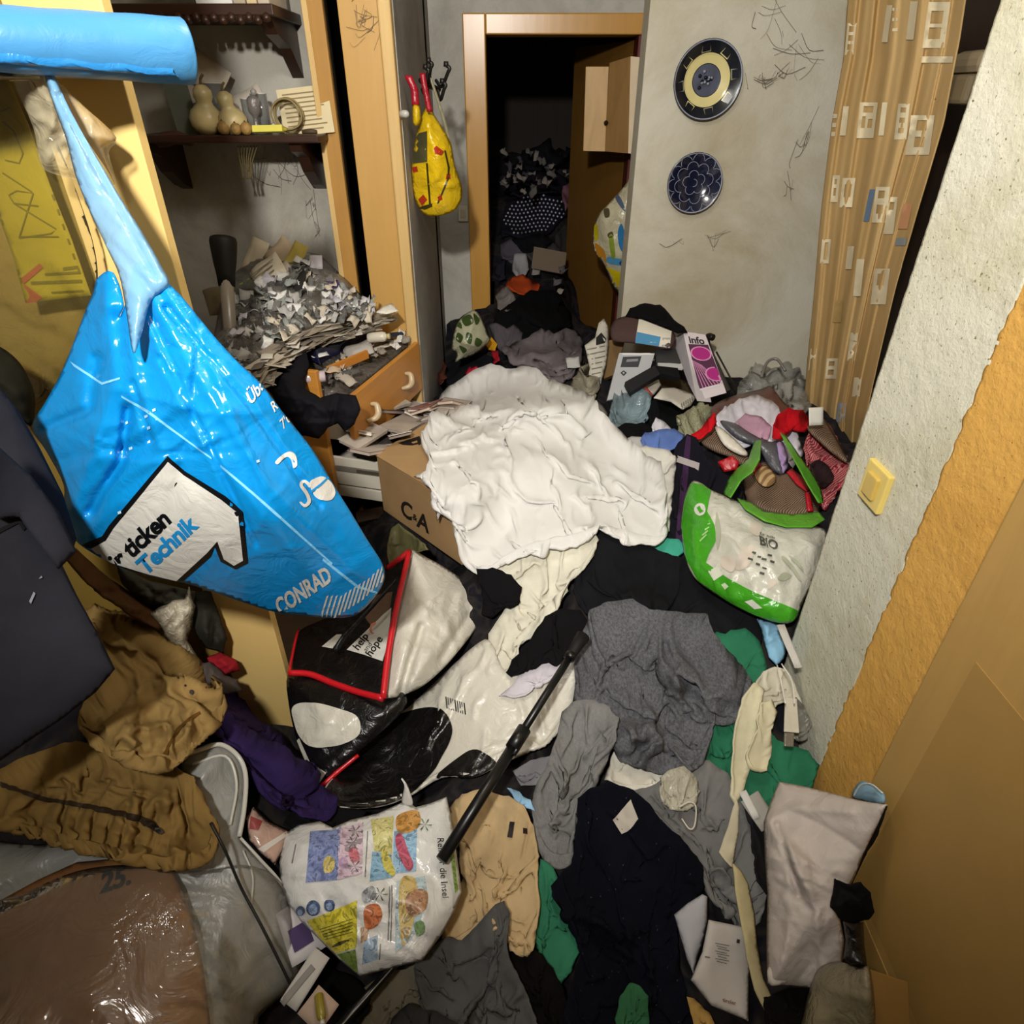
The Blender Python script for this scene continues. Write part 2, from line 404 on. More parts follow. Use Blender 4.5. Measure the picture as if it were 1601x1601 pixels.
def wrinkles(Q, P, n, amp, sd):
    """tapered creases running in from the hem and across: sharp crest, one steep and one gentle flank"""
    rg = np.random.default_rng(sd); lo, hi = P.min(0), P.max(0); sz = math.sqrt(max(1, (hi-lo).prod())); out = np.zeros(len(Q))
    cen = Q.mean(0); nh = max(3, n//8); hubs = []
    for k in range(nh):
        h = P[rg.integers(len(P))] if k % 3 else lo+(hi-lo)*rg.uniform(.3, .7, 2); c_ = cen+rg.normal(0, .18, 2)*sz
        hubs.append((h, math.atan2(c_[1]-h[1], c_[0]-h[0]), rg.uniform(.25, .7)))
    for k in range(n):
        h, a0, sprd = hubs[k % nh]; a = a0+rg.normal(0, sprd*.6); bend = rg.normal(0, .13)
        p = h+rg.normal(0, .09, 2)*sz; L = sz*rg.uniform(.35, 1.0); m = 6; seg = L/m; w = rg.uniform(2.6, 7.5)*min(1.5, max(.6, sz/160)); s = amp*rg.uniform(.45, 1.2); neg = rg.random() < .4; s, w = (-s*.9, w*.6) if neg else (s, w); side = 1 if rg.random() < .5 else -1
        dist = np.full(len(Q), 1e9); tt = np.zeros(len(Q)); sg = np.zeros(len(Q))
        for j in range(m):
            q = p+seg*np.array([math.cos(a), math.sin(a)]); ab = q-p; t = np.clip(((Q-p)@ab)/(ab@ab), 0, 1); dv = Q-(p+t[:, None]*ab); d = np.hypot(dv[:, 0], dv[:, 1]); c = d < dist
            dist = np.where(c, d, dist); tt = np.where(c, (j+t)/m, tt); sg = np.where(c, np.sign(ab[0]*dv[:, 1]-ab[1]*dv[:, 0]), sg); p = q; a += bend
        ww = np.where(sg*side > 0, w, w*2.6); out += s*np.sin(np.pi*np.clip(tt, .0, 1))**.7*np.exp(-dist/ww)
    return out
def crumple(V, T, A, ex, iters, sd, bend=.35, ang=None, smooth=1):
    """buckle a laid cloth: it has more fabric than its outline, lies on the heap and keeps its hem"""
    rg = np.random.default_rng(sd); n = len(V)
    E = np.sort(np.concatenate([T[:, [0, 1]], T[:, [1, 2]], T[:, [2, 0]]]), 1); opp = np.concatenate([T[:, 2], T[:, 0], T[:, 1]])
    key = E[:, 0].astype(np.int64)*n+E[:, 1]; o = np.argsort(key, kind='stable'); ks = key[o]; E = E[o]; opp = opp[o]
    first = np.concatenate([[True], ks[1:] != ks[:-1]]); Eu = E[first]; dup = np.where(ks[1:] == ks[:-1])[0]; Bp = np.stack([opp[dup], opp[dup+1]], 1)
    an = rg.uniform(0, math.pi) if ang is None else ang
    def exc(Q):                              # more spare fabric across one direction, turning slowly over the cloth: long folds
        dv = V[Q[:, 1]]-V[Q[:, 0]]; m = (V[Q[:, 1]]+V[Q[:, 0]])/2; th = an+1.5*(vn(m[:, 0]*5+3, m[:, 1]*5, sd+77)-.5); dv = dv/np.maximum(np.linalg.norm(dv, axis=1, keepdims=True), 1e-9)
        c = dv[:, 0]*np.cos(th)+dv[:, 1]*np.sin(th); return 1+(ex-1)*(.22+.9*c*c)*(.45+1.1*vn(m[:, 0]*7, m[:, 1]*7+9, sd+78))
    r0 = np.linalg.norm(V[Eu[:, 0]]-V[Eu[:, 1]], axis=1)*exc(Eu)*rg.uniform(.99, 1.01, len(Eu)); rb = np.linalg.norm(V[Bp[:, 0]]-V[Bp[:, 1]], axis=1)*exc(Bp)*.99
    I = np.concatenate([Eu[:, 0], Bp[:, 0]]); J = np.concatenate([Eu[:, 1], Bp[:, 1]]); R0 = np.concatenate([r0, rb]); K = np.concatenate([np.ones(len(r0)), np.full(len(rb), bend)])
    cnt = np.bincount(I, K, n)+np.bincount(J, K, n)+1e-9; be = bedges(T); pin = np.zeros(n, bool); pin[be.ravel()] = True; P0 = V.copy(); X = V.copy(); Pv = X.copy()
    for it in range(iters):
        vel = (X-Pv)*.88; Pv = X.copy(); X = X+vel; X[:, 2] -= .00012
        for _ in range(2):
            d = X[J]-X[I]; L = np.linalg.norm(d, axis=1)+1e-9; c = (K*.5*(L-R0)/L)[:, None]*d*1.5
            for a in range(3): X[:, a] += (np.bincount(I, c[:, a], n)-np.bincount(J, c[:, a], n))/cnt*1.0
            X[pin, :2] = P0[pin, :2]; X[pin, 2] = np.clip(X[pin, 2], P0[pin, 2]-.004, P0[pin, 2]+.010)
            g = samp(A, X[:, 0], X[:, 1])+.0035; low = X[:, 2] < g; X[low, 2] = g[low]; X[low, :2] = Pv[low, :2]*.5+X[low, :2]*.5
    c1 = np.bincount(Eu[:, 0], None, n)+np.bincount(Eu[:, 1], None, n)
    for _ in range(smooth):
        M = np.stack([np.bincount(Eu[:, 0], X[Eu[:, 1], a], n)+np.bincount(Eu[:, 1], X[Eu[:, 0], a], n) for a in range(3)], 1)/np.maximum(c1, 1)[:, None]; X = np.where(pin[:, None], X, X*.6+M*.4)
    return X
SEED = [100]
def sheet(name, outline, mat, surf=None, thick=.012, amp=.012, freq=7, ang=0.6, edge=14, step=6, t=.004, back=0, lift=0, soft=4, smooth=True, round_=True,
          creases=(), holes=(), dome=0, fine=0, rag=0, wrk=None, ramp_=None, crum=None, parent=None, label=None, cat=None, group=None, kind=None, rise=True, micro=0, edge_amp=.25):
    """a piece of cloth, bag or paper: its outline, laid over the heap (or over a given smooth surface) with folds, body and a back"""
    SEED[0] += 11; sd = SEED[0]
    P = poly_smooth(outline, 4) if round_ else np.array(outline, float)
    if surf is None and wrk is None and amp >= .03: wrk = (14, .010); rag = rag or 2.5; crum = crum or (1.32, 80, .25, None, 0); P = np.array(outline, float)
    if rag:
        P = poly_res(P, 7); cen = P.mean(0); dv_ = P-cen; dv_ = dv_/np.maximum(np.hypot(dv_[:, 0], dv_[:, 1])[:, None], 1)
        P = P+dv_*(rag*(vn(P[:, 0]/17, P[:, 1]/17, sd)+.6*vn(P[:, 0]/7, P[:, 1]/7, sd+1)-.8)*2)[:, None]
    P2, T = triangulate(P, step, holes)
    ed = edist(P2, P); e = 1-np.exp(-ed/edge); eb = np.clip(ed/max(ed.max(), 1e-6), 0, 1)
    if surf is None:
        A = np.maximum(blur(dilate(H), soft), H+.001) if soft else H
        A = blur(A, 1); V, d = hit(P2, .003, A)
    else:
        d = surf(P2); V = np.array([0, 0, CH])+rays(P2)*d[:, None]
    if surf is None: wx, wy = V[:, 0], V[:, 1]
    else: wx, wy = (P2[:, 0]-800)/1000*d.mean(), (P2[:, 1]-800)/1000*d.mean()
    L = lift+thick*e+dome*(eb*(2-eb))
    if amp: L = L+amp*folds(wx, wy, ang, freq, sd)*(edge_amp+(1-edge_amp)*e)
    if fine:
        f1 = folds(wx*1.0+5, wy, ang+.35, freq*2.3, sd+9); f2 = folds(wx+11, wy+4, ang-1.0, freq*1.9, sd+17); msk = vn(wx*9, wy*9, sd+3)
        L = L+fine*(f1*msk+f2*(1-msk))*(.35+.65*e)
    if micro: L = L+micro*folds(wx+3, wy, ang+1.1, freq*4.3, sd+5)
    for pts, a, w in creases:                # drawn folds: ridges (+) or furrows (-) along a line
        pts = np.array(pts, float); dd = np.full(len(P2), 1e9)
        for i in range(len(pts)-1):
            p, q = pts[i], pts[i+1]; ab = q-p; tt = np.clip(((P2-p)@ab)/(ab@ab), 0, 1)
            dd = np.minimum(dd, np.hypot(*(P2-(p+tt[:, None]*ab)).T))
        L = L+(a*.85/(1+(dd/(w*1.1))**2) if a > 0 else a*1.2*np.exp(-(dd/(w*.7))**2))
    if wrk: L = L+wrinkles(P2, P, wrk[0], wrk[1], sd)*(.3+.7*e)
    if ramp_:
        a_, b_ = np.array(ramp_[:2], float), np.array(ramp_[2:], float); f_ = np.clip((P2-a_)@(b_-a_)/((b_-a_)@(b_-a_)), 0, 1); L = L*f_*f_*(3-2*f_)+.0012
    if surf is None: V, d = hit(P2, np.maximum(L, .0015), A)
    else: V = np.array([0, 0, CH])+rays(P2)*(d-L)[:, None]
    if crum and crum[1] and surf is None: V = crumple(V, T, A, crum[0], crum[1], sd, *crum[2:])
    n = vnormals(V, T); R = rays(P2); R = R/np.linalg.norm(R, axis=1, keepdims=True)
    Vb = V-n*t+(R*(back*np.sqrt(np.clip(eb*(2-eb), 0, 1)))[:, None] if back else 0)
    A2, F2 = close_back(V, T, Vb)
    o = mk(name, A2, F2, mat, parent, label, cat, group, kind, smooth)
    if surf is None and rise: raise_heap(V)
    return o
def decal(name, outline, mat, target, parent, off=.0012, step=9, holes=(), smooth=False, label=None, thick=.0004):
    """flat print lying on a surface that is already built"""
    P = poly_smooth(outline, 4) if smooth else np.array(outline, float)
    P2, T = triangulate(P, step, holes); return _lay(name, P2, T, mat, target, parent, off, label)
def _lay(name, P2, T, mat, target, parent, off, label=None):
    R = rays(P2); V = []; bad = []
    for i, r in enumerate(R):
        h = target.ray_cast(Vector((0, 0, CH)), Vector(r).normalized())
        if h[0] is None: V.append(None); bad.append(i)
        else:
            n = h[1] if h[1].dot(Vector(r)) < 0 else -h[1]; V.append(h[0]+(n*.35-Vector(r).normalized()*.9)*off)
    if len(bad) == len(V): return None
    good = np.array([v is not None for v in V]); T = T[good[T].all(1)]
    if len(T) == 0: return None
    V = np.array([tuple(v) if v is not None else (0, 0, 0) for v in V]); used = np.unique(T); mp = np.zeros(len(V), int); mp[used] = np.arange(len(used))
    return mk(name, V[used], mp[T], mat, parent, label=label, smooth=True)
def glyphs(s, bold=0, sep=1.0):
    cu = bpy.data.curves.new('txt', 'FONT'); cu.body = s; cu.size = 1; cu.offset = bold; cu.resolution_u = 3; cu.space_character = sep
    o = bpy.data.objects.new('txt', cu); COL.objects.link(o); dg = bpy.context.evaluated_depsgraph_get()
    me = o.evaluated_get(dg).to_mesh(); bm = bmesh.new(); bm.from_mesh(me); o.evaluated_get(dg).to_mesh_clear()
    bmesh.ops.triangulate(bm, faces=bm.faces[:])
    bm.verts.ensure_lookup_table(); V = np.array([(v.co.x, v.co.y) for v in bm.verts]); T = np.array([[v.index for v in f.verts] for f in bm.faces], int)
    bm.free(); bpy.data.objects.remove(o); bpy.data.curves.remove(cu); return V, T
def refine(V, T, L):
    for _ in range(4):
        V = list(map(tuple, V)); mid = {}; out = []
        def m(a, b):
            k = (min(a, b), max(a, b))
            if k not in mid: mid[k] = len(V); V.append(((V[a][0]+V[b][0])/2, (V[a][1]+V[b][1])/2))
            return mid[k]
        big = {}
        for t in T:
            for a, b in ((t[0], t[1]), (t[1], t[2]), (t[2], t[0])):
                if math.hypot(V[a][0]-V[b][0], V[a][1]-V[b][1]) > L: big[(min(a, b), max(a, b))] = 1
        if not big: break
        for t in T:
            a, b, c = t; s = [(min(p, q), max(p, q)) in big for p, q in ((a, b), (b, c), (c, a))]
            if all(s): x, y, z = m(a, b), m(b, c), m(c, a); out += [(a, x, z), (x, b, y), (z, y, c), (x, y, z)]
            elif s == [True, False, False]: x = m(a, b); out += [(a, x, c), (x, b, c)]
            elif s == [False, True, False]: x = m(b, c); out += [(a, b, x), (a, x, c)]
            elif s == [False, False, True]: x = m(c, a); out += [(a, b, x), (x, b, c)]
            elif s == [True, True, False]: x, y = m(a, b), m(b, c); out += [(x, b, y), (a, x, c), (x, y, c)]
            elif s == [False, True, True]: y, z = m(b, c), m(c, a); out += [(z, y, c), (a, b, z), (b, y, z)]
            elif s == [True, False, True]: x, z = m(a, b), m(c, a); out += [(a, x, z), (x, b, z), (b, c, z)]
            else: out.append((a, b, c))
        T = np.array(out, int)
    return np.array(V), T
def lettering(name, s, org, ex, ey, mat, target, parent, off=.0022, bold=0, sep=1.0, label=None, fine=14):
    """text along a pixel direction: org = base line start, ex = pixel step of one em to the right, ey = one em up"""
    V, T = glyphs(s, bold, sep)
    if len(T) == 0: return None
    V = np.array(org, float)+V[:, :1]*np.array(ex, float)+V[:, 1:]*np.array(ey, float)
    V, T = refine(V, T, fine); return _lay(name, V, T, mat, target, parent, off, label)
# ------------------------------------------------------------------ the room
M_GREYW = plaster('grey_wall', '#b9b6ae', '#8d8a80', 60, .002, 2.0)
M_PLATEW = plaster('plate_wall', '#c2bdad', '#a3977b', 60, .002, 1.5)
M_ROUGH = plaster('rough_plaster', '#cfccba', '#b3ac8a', 110, .0025, 3.0, (.45, .75), ('#8f8a55', .63))
M_YPLAST = plaster('yellow_plaster', '#d0a052', '#b98840', 90, .003, 3.0, (.45, .8), ('#a8742a', .66))
M_CREAM = wood('#e6c57c', .95, 2.0, .5, (3, 3, 1), .3, .06)
M_OLIVE = wood('#8f7638', .9, 2.0, .35, (3, 3, 1), .4, .2)
M_TAN = wood('#c59a55', .9, 2.5, .45, (10, 10, .8), .35, .12)
M_TANL = wood('#d8b577', .85, 2.5, .5, (12, 12, .8), .3, .2)
M_DRAWER = wood('#c98a3c', .82, 2.5, .38, (1.2, 1.2, 12), .4, .05)
M_DARKW = wood('#2c1a12', .6, 3, .5, (8, 8, 1), .3, .3)
M_BLACKIN = flat('#0b0908', .9, .1)  # near-black colour stands in for the dark of unlit recesses
M_DOORW = wood('#7a5622', .85, 2, .5, (10, 10, .8), .3, .2)
M_CEIL = plaster('ceiling_paint', '#dedad0', '#bdb8aa', 60, .002)
def st(name, lo, hi, mat, parent=None, bev=0, **k):
    return box(name, lo, hi, mat, parent, bev, kind=None if parent else 'structure', **k)
ZC = 2.62
st('floor', (-1.75, -1.7, -.05), (2.2, 6.2, 0), wood('#5b4630', .7, 3, .6, (2, 12, 12)))
st('ceiling', (-1.75, -1.7, ZC), (2.2, 6.2, ZC+.05), M_CEIL)
# right: rough plaster wall end, then yellow plaster, then a smooth door
def rough_panel(name, x, y0, y1, z0, z1, mat, amp, step, thick=.2, sd=0, edge=0):
    ny, nz = max(2, int((y1-y0)/step)), int((z1-z0)/step)
    Y, Z = np.meshgrid(np.linspace(y0, y1, ny+1), np.linspace(z0, z1, nz+1))
    D = amp*(vn(Y*160, Z*160, sd)*.6+vn(Y*60, Z*60, sd+1)*.8+vn(Y*20, Z*20, sd+2)*.6-1.0)
    if edge: Y = Y+edge*np.exp(-(y1-Y)/.008)*(vn(Z*70, Z*3, sd+4)-.5)
    V = np.stack([(x-D).ravel(), Y.ravel(), Z.ravel()], 1); w = ny+1
    Fs = [(j*w+i, (j+1)*w+i, (j+1)*w+i+1, j*w+i+1) for j in range(nz) for i in range(ny)]
    n = len(V); ring = [i for i in range(w)]+[j*w+ny for j in range(1, nz+1)]+[nz*w+i for i in range(ny-1, -1, -1)]+[j*w for j in range(nz-1, 0, -1)]
    Vb = V[ring].copy(); Vb[:, 0] = x+thick; V = np.concatenate([V, Vb]); m = len(ring)
    Fs += [(ring[k], ring[(k+1) % m], n+(k+1) % m, n+k) for k in range(m)]; Fs.append(tuple(range(n, n+m)))
    return mk(name, V, Fs, mat, kind='structure')
wr = rough_panel('wall_right', .75, .968, 1.25, 0, ZC, M_ROUGH, .0014, .006, .22, 3)
rough_panel('wall_right_yellow', .7495, .70, .972, 0, ZC, M_YPLAST, .0016, .006, .22, 9, .012)
dr = st('door_2', (.715, -.5, .02), (.748, .776, 2.05), wood('#bb9453', .88, 2.2, .42, (10, 10, .8), .35, .18), bev=.004)
for z0 in (.93, 1.28, 1.60):
    box('stain_panel', (.7135, -.45, z0-.9), (.7152, .70, z0-.58), wood('#ad884a', .9, 2, .5, (3, 3, 1), .3, .25), dr, 0)
st('wall_right_near', (.75, -1.7, 0), (.97, .70, ZC), M_YPLAST)
st('wall_rear', (-1.75, -1.75, 0), (2.2, -1.7, ZC), M_CEIL)
# light switch on the rough wall
sw = thing('light_switch', (.748, 1.128, 1.035), 'yellowed plastic rocker light switch on the rough plaster wall', 'light switch')
M_SW = plastic('#d8c06a', .35, .5, 1, .1, 0)
box('switch_frame', (.738, 1.086, 1.037), (.752, 1.170, 1.125), M_SW, sw, .003)
box('rocker', (.731, 1.108, 1.056), (.742, 1.150, 1.106), plastic('#c7a955', .35, .5, 1, .1, 0), sw, .003)
# plate wall, passage, end wall with the door
st('wall_back_right', (.493, 2.9, 0), (2.2, 3.03, ZC), M_PLATEW)
st('wall_passage_right', (.64, 3.03, 0), (.74, 3.70, ZC), M_GREYW)
st('wall_back_left', (-.42, 3.70, 0), (-.225, 3.84, ZC), M_GREYW)
st('wall_back_top', (-.225, 3.70, 2.06), (.74, 3.84, ZC), M_GREYW)
st('wall_left', (-.52, 2.63, 0), (-.385, 3.70, ZC), plaster('left_wall', '#a9a7a3', '#857f76', 60, .002, 1.8))
FR = wood('#c79447', .88, 2.5, .28, (10, 10, .8), .5, .05)
fr = st('trim_1', (-.228, 3.672, 0), (-.122, 3.845, 2.07), FR, bev=.006)
st('trim_2', (-.122, 3.672, 1.99), (.66, 3.845, 2.07), FR, bev=.006)
st('trim_3', (.585, 3.672, 0), (.66, 3.845, 1.99), wood('#5a1f1c', .8, 2, .4), bev=.006)
# room beyond: its gloom is put into near-black wall colours
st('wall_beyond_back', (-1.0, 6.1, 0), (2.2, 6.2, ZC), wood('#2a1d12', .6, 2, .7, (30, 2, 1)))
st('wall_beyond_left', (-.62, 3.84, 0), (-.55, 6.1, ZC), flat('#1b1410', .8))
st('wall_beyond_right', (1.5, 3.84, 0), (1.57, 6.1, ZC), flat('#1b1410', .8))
# left: niche, post, dark closet gap, tan wardrobe panel
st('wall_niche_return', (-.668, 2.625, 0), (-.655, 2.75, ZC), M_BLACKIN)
st('wall_niche', (-1.75, 2.75, 0), (-.655, 2.88, ZC), plaster('niche_wall', '#b3afa4', '#8a8376', 60, .002, 2.4))
st('wall_outer_left', (-1.75, -1.7, 0), (-1.65, 2.88, ZC), M_GREYW)
st('wall_outer_right', (2.1, -1.7, 0), (2.2, 3.0, ZC), M_GREYW)
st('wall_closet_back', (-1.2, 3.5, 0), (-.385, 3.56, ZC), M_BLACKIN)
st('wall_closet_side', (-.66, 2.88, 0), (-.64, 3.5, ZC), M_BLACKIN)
po = st('trim_4', (-.672, 2.60, 0), (-.607, 2.625, ZC), wood('#b98a45', .8, 2.5, .5, (12, 12, .8), .3, .3), bev=.003)
box('edge_strip', (-.674, 2.594, 0), (-.655, 2.606, 2.3), M_TANL, po, .002)
wp = st('door_3', (-.560, 2.60, .02), (-.430, 2.635, 2.5), M_TAN, bev=.003)
box('edge_strip', (-.430, 2.585, .02), (-.388, 2.640, 2.5), M_TANL, wp, .006)
lathe('hinge', [(.0, 0), (.012, .0), (.012, .022), (.006, .03), (0, .03)], plastic('#bdbab2', .3, .6, 1, .05, 0), (-.384, 2.60, 1.70), (1, -.3, 0), 12, wp)
# left panel: cream board and the olive side of a cupboard
lp = st('wall_cupboard_olive', (-1.65, 1.30, 0), (-.775, 1.33, ZC), M_OLIVE)
yb = st('trim_5', (-.797, 1.270, .0), (-.640, 1.300, 2.55), M_CREAM, bev=.002)

# ------------------------------------------------------------------ wall plates
def wall_plate(cx, cz, R, label, kind):
    y0 = 2.9; t = thing('wall_plate', (cx, y0, cz-R), label, 'plate')
    navy = plastic('#161a30', .16, .6, 1, .3, 0, coat=.3); cream = plastic('#cfc389', .2, .5, 1, .1, 0); blk = plastic('#1a1c22', .2, .5, 1, .3, 0); sil = flat('#8f94a4', .3, .5)
    def prof(pts): return [(r*R, z) for r, z in pts]
    lathe('dish', prof([(0, .004), (.55, .004), (.62, .010), (.95, .030), (1.0, .032), (1.0, .027), (.6, 0.0), (0, 0)]), blk if kind == 1 else navy, (cx, y0-.001, cz), (0, -1, 0), 48, t)
    def onface(r): return .004+.0006 if r < .55 else (.004+(r-.55)/.07*.006 if r < .62 else .010+(r-.62)/.33*.020)
    def ring(name, r0, r1, m, off=.0012, lobes=0, parent=t):
        n = 96; V = []; Fs = []
        for i in range(n):
            a = 2*math.pi*i/n
            for r in (r0, r1*(1+(.06*math.cos(lobes*a) if lobes else 0))): V.append((cx+R*r*math.cos(a), y0-.001-onface(r)-off, cz+R*r*math.sin(a)))
        for i in range(n): j = (i+1) % n; Fs.append((2*i, 2*i+1, 2*j+1, 2*j))
        return mk(name, V, Fs, m, parent)
    if kind == 1:
        ring('cream_ring', .42, .62, cream); ring('rim_line', .955, .985, sil); ring('inner_line', .47, .49, blk, .0018); ring('centre', .0, .40, plastic('#4b4f5e', .25, .5, 1, .9, 0)); ring('cream_edge', .62, .67, cream, .0016)
        for k in range(8):
            a = k*math.pi/4+.2; V = []
            for r, da in ((.70, -.2), (.70, .2), (.86, .13), (.86, -.13)):
                V.append((cx+R*r*math.cos(a+da), y0-.0025-onface(r)-.001, cz+R*r*math.sin(a+da)))
            mk('rim_motif', V, [(0, 1, 2, 3)], cream if k % 2 else plastic('#8f8b72', .25, .5, 1, .3, 0), t)
            V = []
            for r, da in ((.72, -.16), (.72, .16), (.90, .12), (.90, -.12)): V.append((cx+R*r*math.cos(a+da), y0-.004-onface(r)-.001, cz+R*r*math.sin(a+da)))
            mk('rim_flower', V, [(0, 1, 2, 3)], blk, t)
        for k in range(14):
            a = random.uniform(0, 6.28); rr = random.uniform(.04, .27); c = (cx+R*rr*math.cos(a), y0-.0075, cz+R*rr*math.sin(a))
            lathe('petal', [(0, .0), (R*.055, 0), (0, .0012)], sil if k % 2 else navy, c, (0, -1, 0), 7, t)
    else:
        ring('rim_line', .95, .985, sil)
        for rr, n, s in ((0, 1, .12), (.24, 5, .17), (.50, 8, .20), (.76, 11, .20)):
            for k in range(n):
                a = 2*math.pi*k/n+rr*2; c = Vector((cx+R*rr*math.cos(a), y0-.010-onface(rr), cz+R*rr*math.sin(a)))
                pts = [c+Vector((R*s*math.cos(a+b), -.001, R*s*math.sin(a+b))) for b in np.linspace(-1.7, 1.7, 12)]
                tube('petal_line', pts, .0011, sil, t, 5)
    return t
wall_plate(.729, 1.801, .127, 'round blue and cream patterned plate hanging higher on the grey wall', 1)
wall_plate(.733, 1.458, .110, 'dark navy plate with petal lines hanging below the patterned plate', 2)

# cobwebs hang on the walls as fine threads
def cobweb(name, pts, label, n=26, spread=.05, col='#6d6558'):
    V = []; Fs = []
    for k in range(n):
        i = random.randrange(len(pts)-1); a, b = Vector(pts[i]), Vector(pts[i+1])
        p = a.lerp(b, random.random())+Vector((random.gauss(0, spread), 0, random.gauss(0, spread))); q = a.lerp(b, random.random())+Vector((random.gauss(0, spread), 0, random.gauss(0, spread)))
        m = (p+q)/2+Vector((random.gauss(0, .012), 0, -abs(random.gauss(0, .02)))); c = curve3([p, m, q], 4)
        v, f = tube_geo(c, random.choice([.0004, .0006, .0009]), 4, False); o = len(V); V += v; Fs += [tuple(i+o for i in t) for t in f]
    return mk(name, V, Fs, flat(col, .9, .05), label=label, cat='cobweb', kind='stuff')
W = 2.893
cobweb('cobweb', [at(1190, 5, y=W), at(1235, 60, y=W), at(1260, 110, y=W)], 'dusty dark cobweb beside the top of the curtain', 16, .05)
cobweb('cobweb', [at(1160, 128, y=W), at(1215, 118, y=W), at(1240, 100, y=W)], 'dark cobweb strands to the right of the upper wall plate', 18, .012)
cobweb('cobweb', [at(1040, 380, y=W), at(1090, 375, y=W), at(1140, 360, y=W)], 'thin cobweb line under the lower wall plate', 8, .01)
cobweb('cobweb', [at(1228, 320, y=W), at(1235, 270, y=W), at(1275, 175, y=W)], 'faint cobweb on the wall close to the curtain', 10, .015)
cobweb('cobweb', [at(400, 250, y=2.743), at(440, 260, y=2.743), at(480, 250, y=2.743)], 'dusty cobweb hanging beneath the dark shelf', 26, .05)
cobweb('cobweb', [at(490, 300, y=2.743), at(495, 370, y=2.743)], 'long cobweb loop beside the niche post', 8, .012)
cobweb('cobweb', [at(545, 10, y=2.595), at(575, 30, y=2.595), at(560, 40, y=2.595)], 'cobweb in the top corner of the tan wardrobe panel', 14, .03)

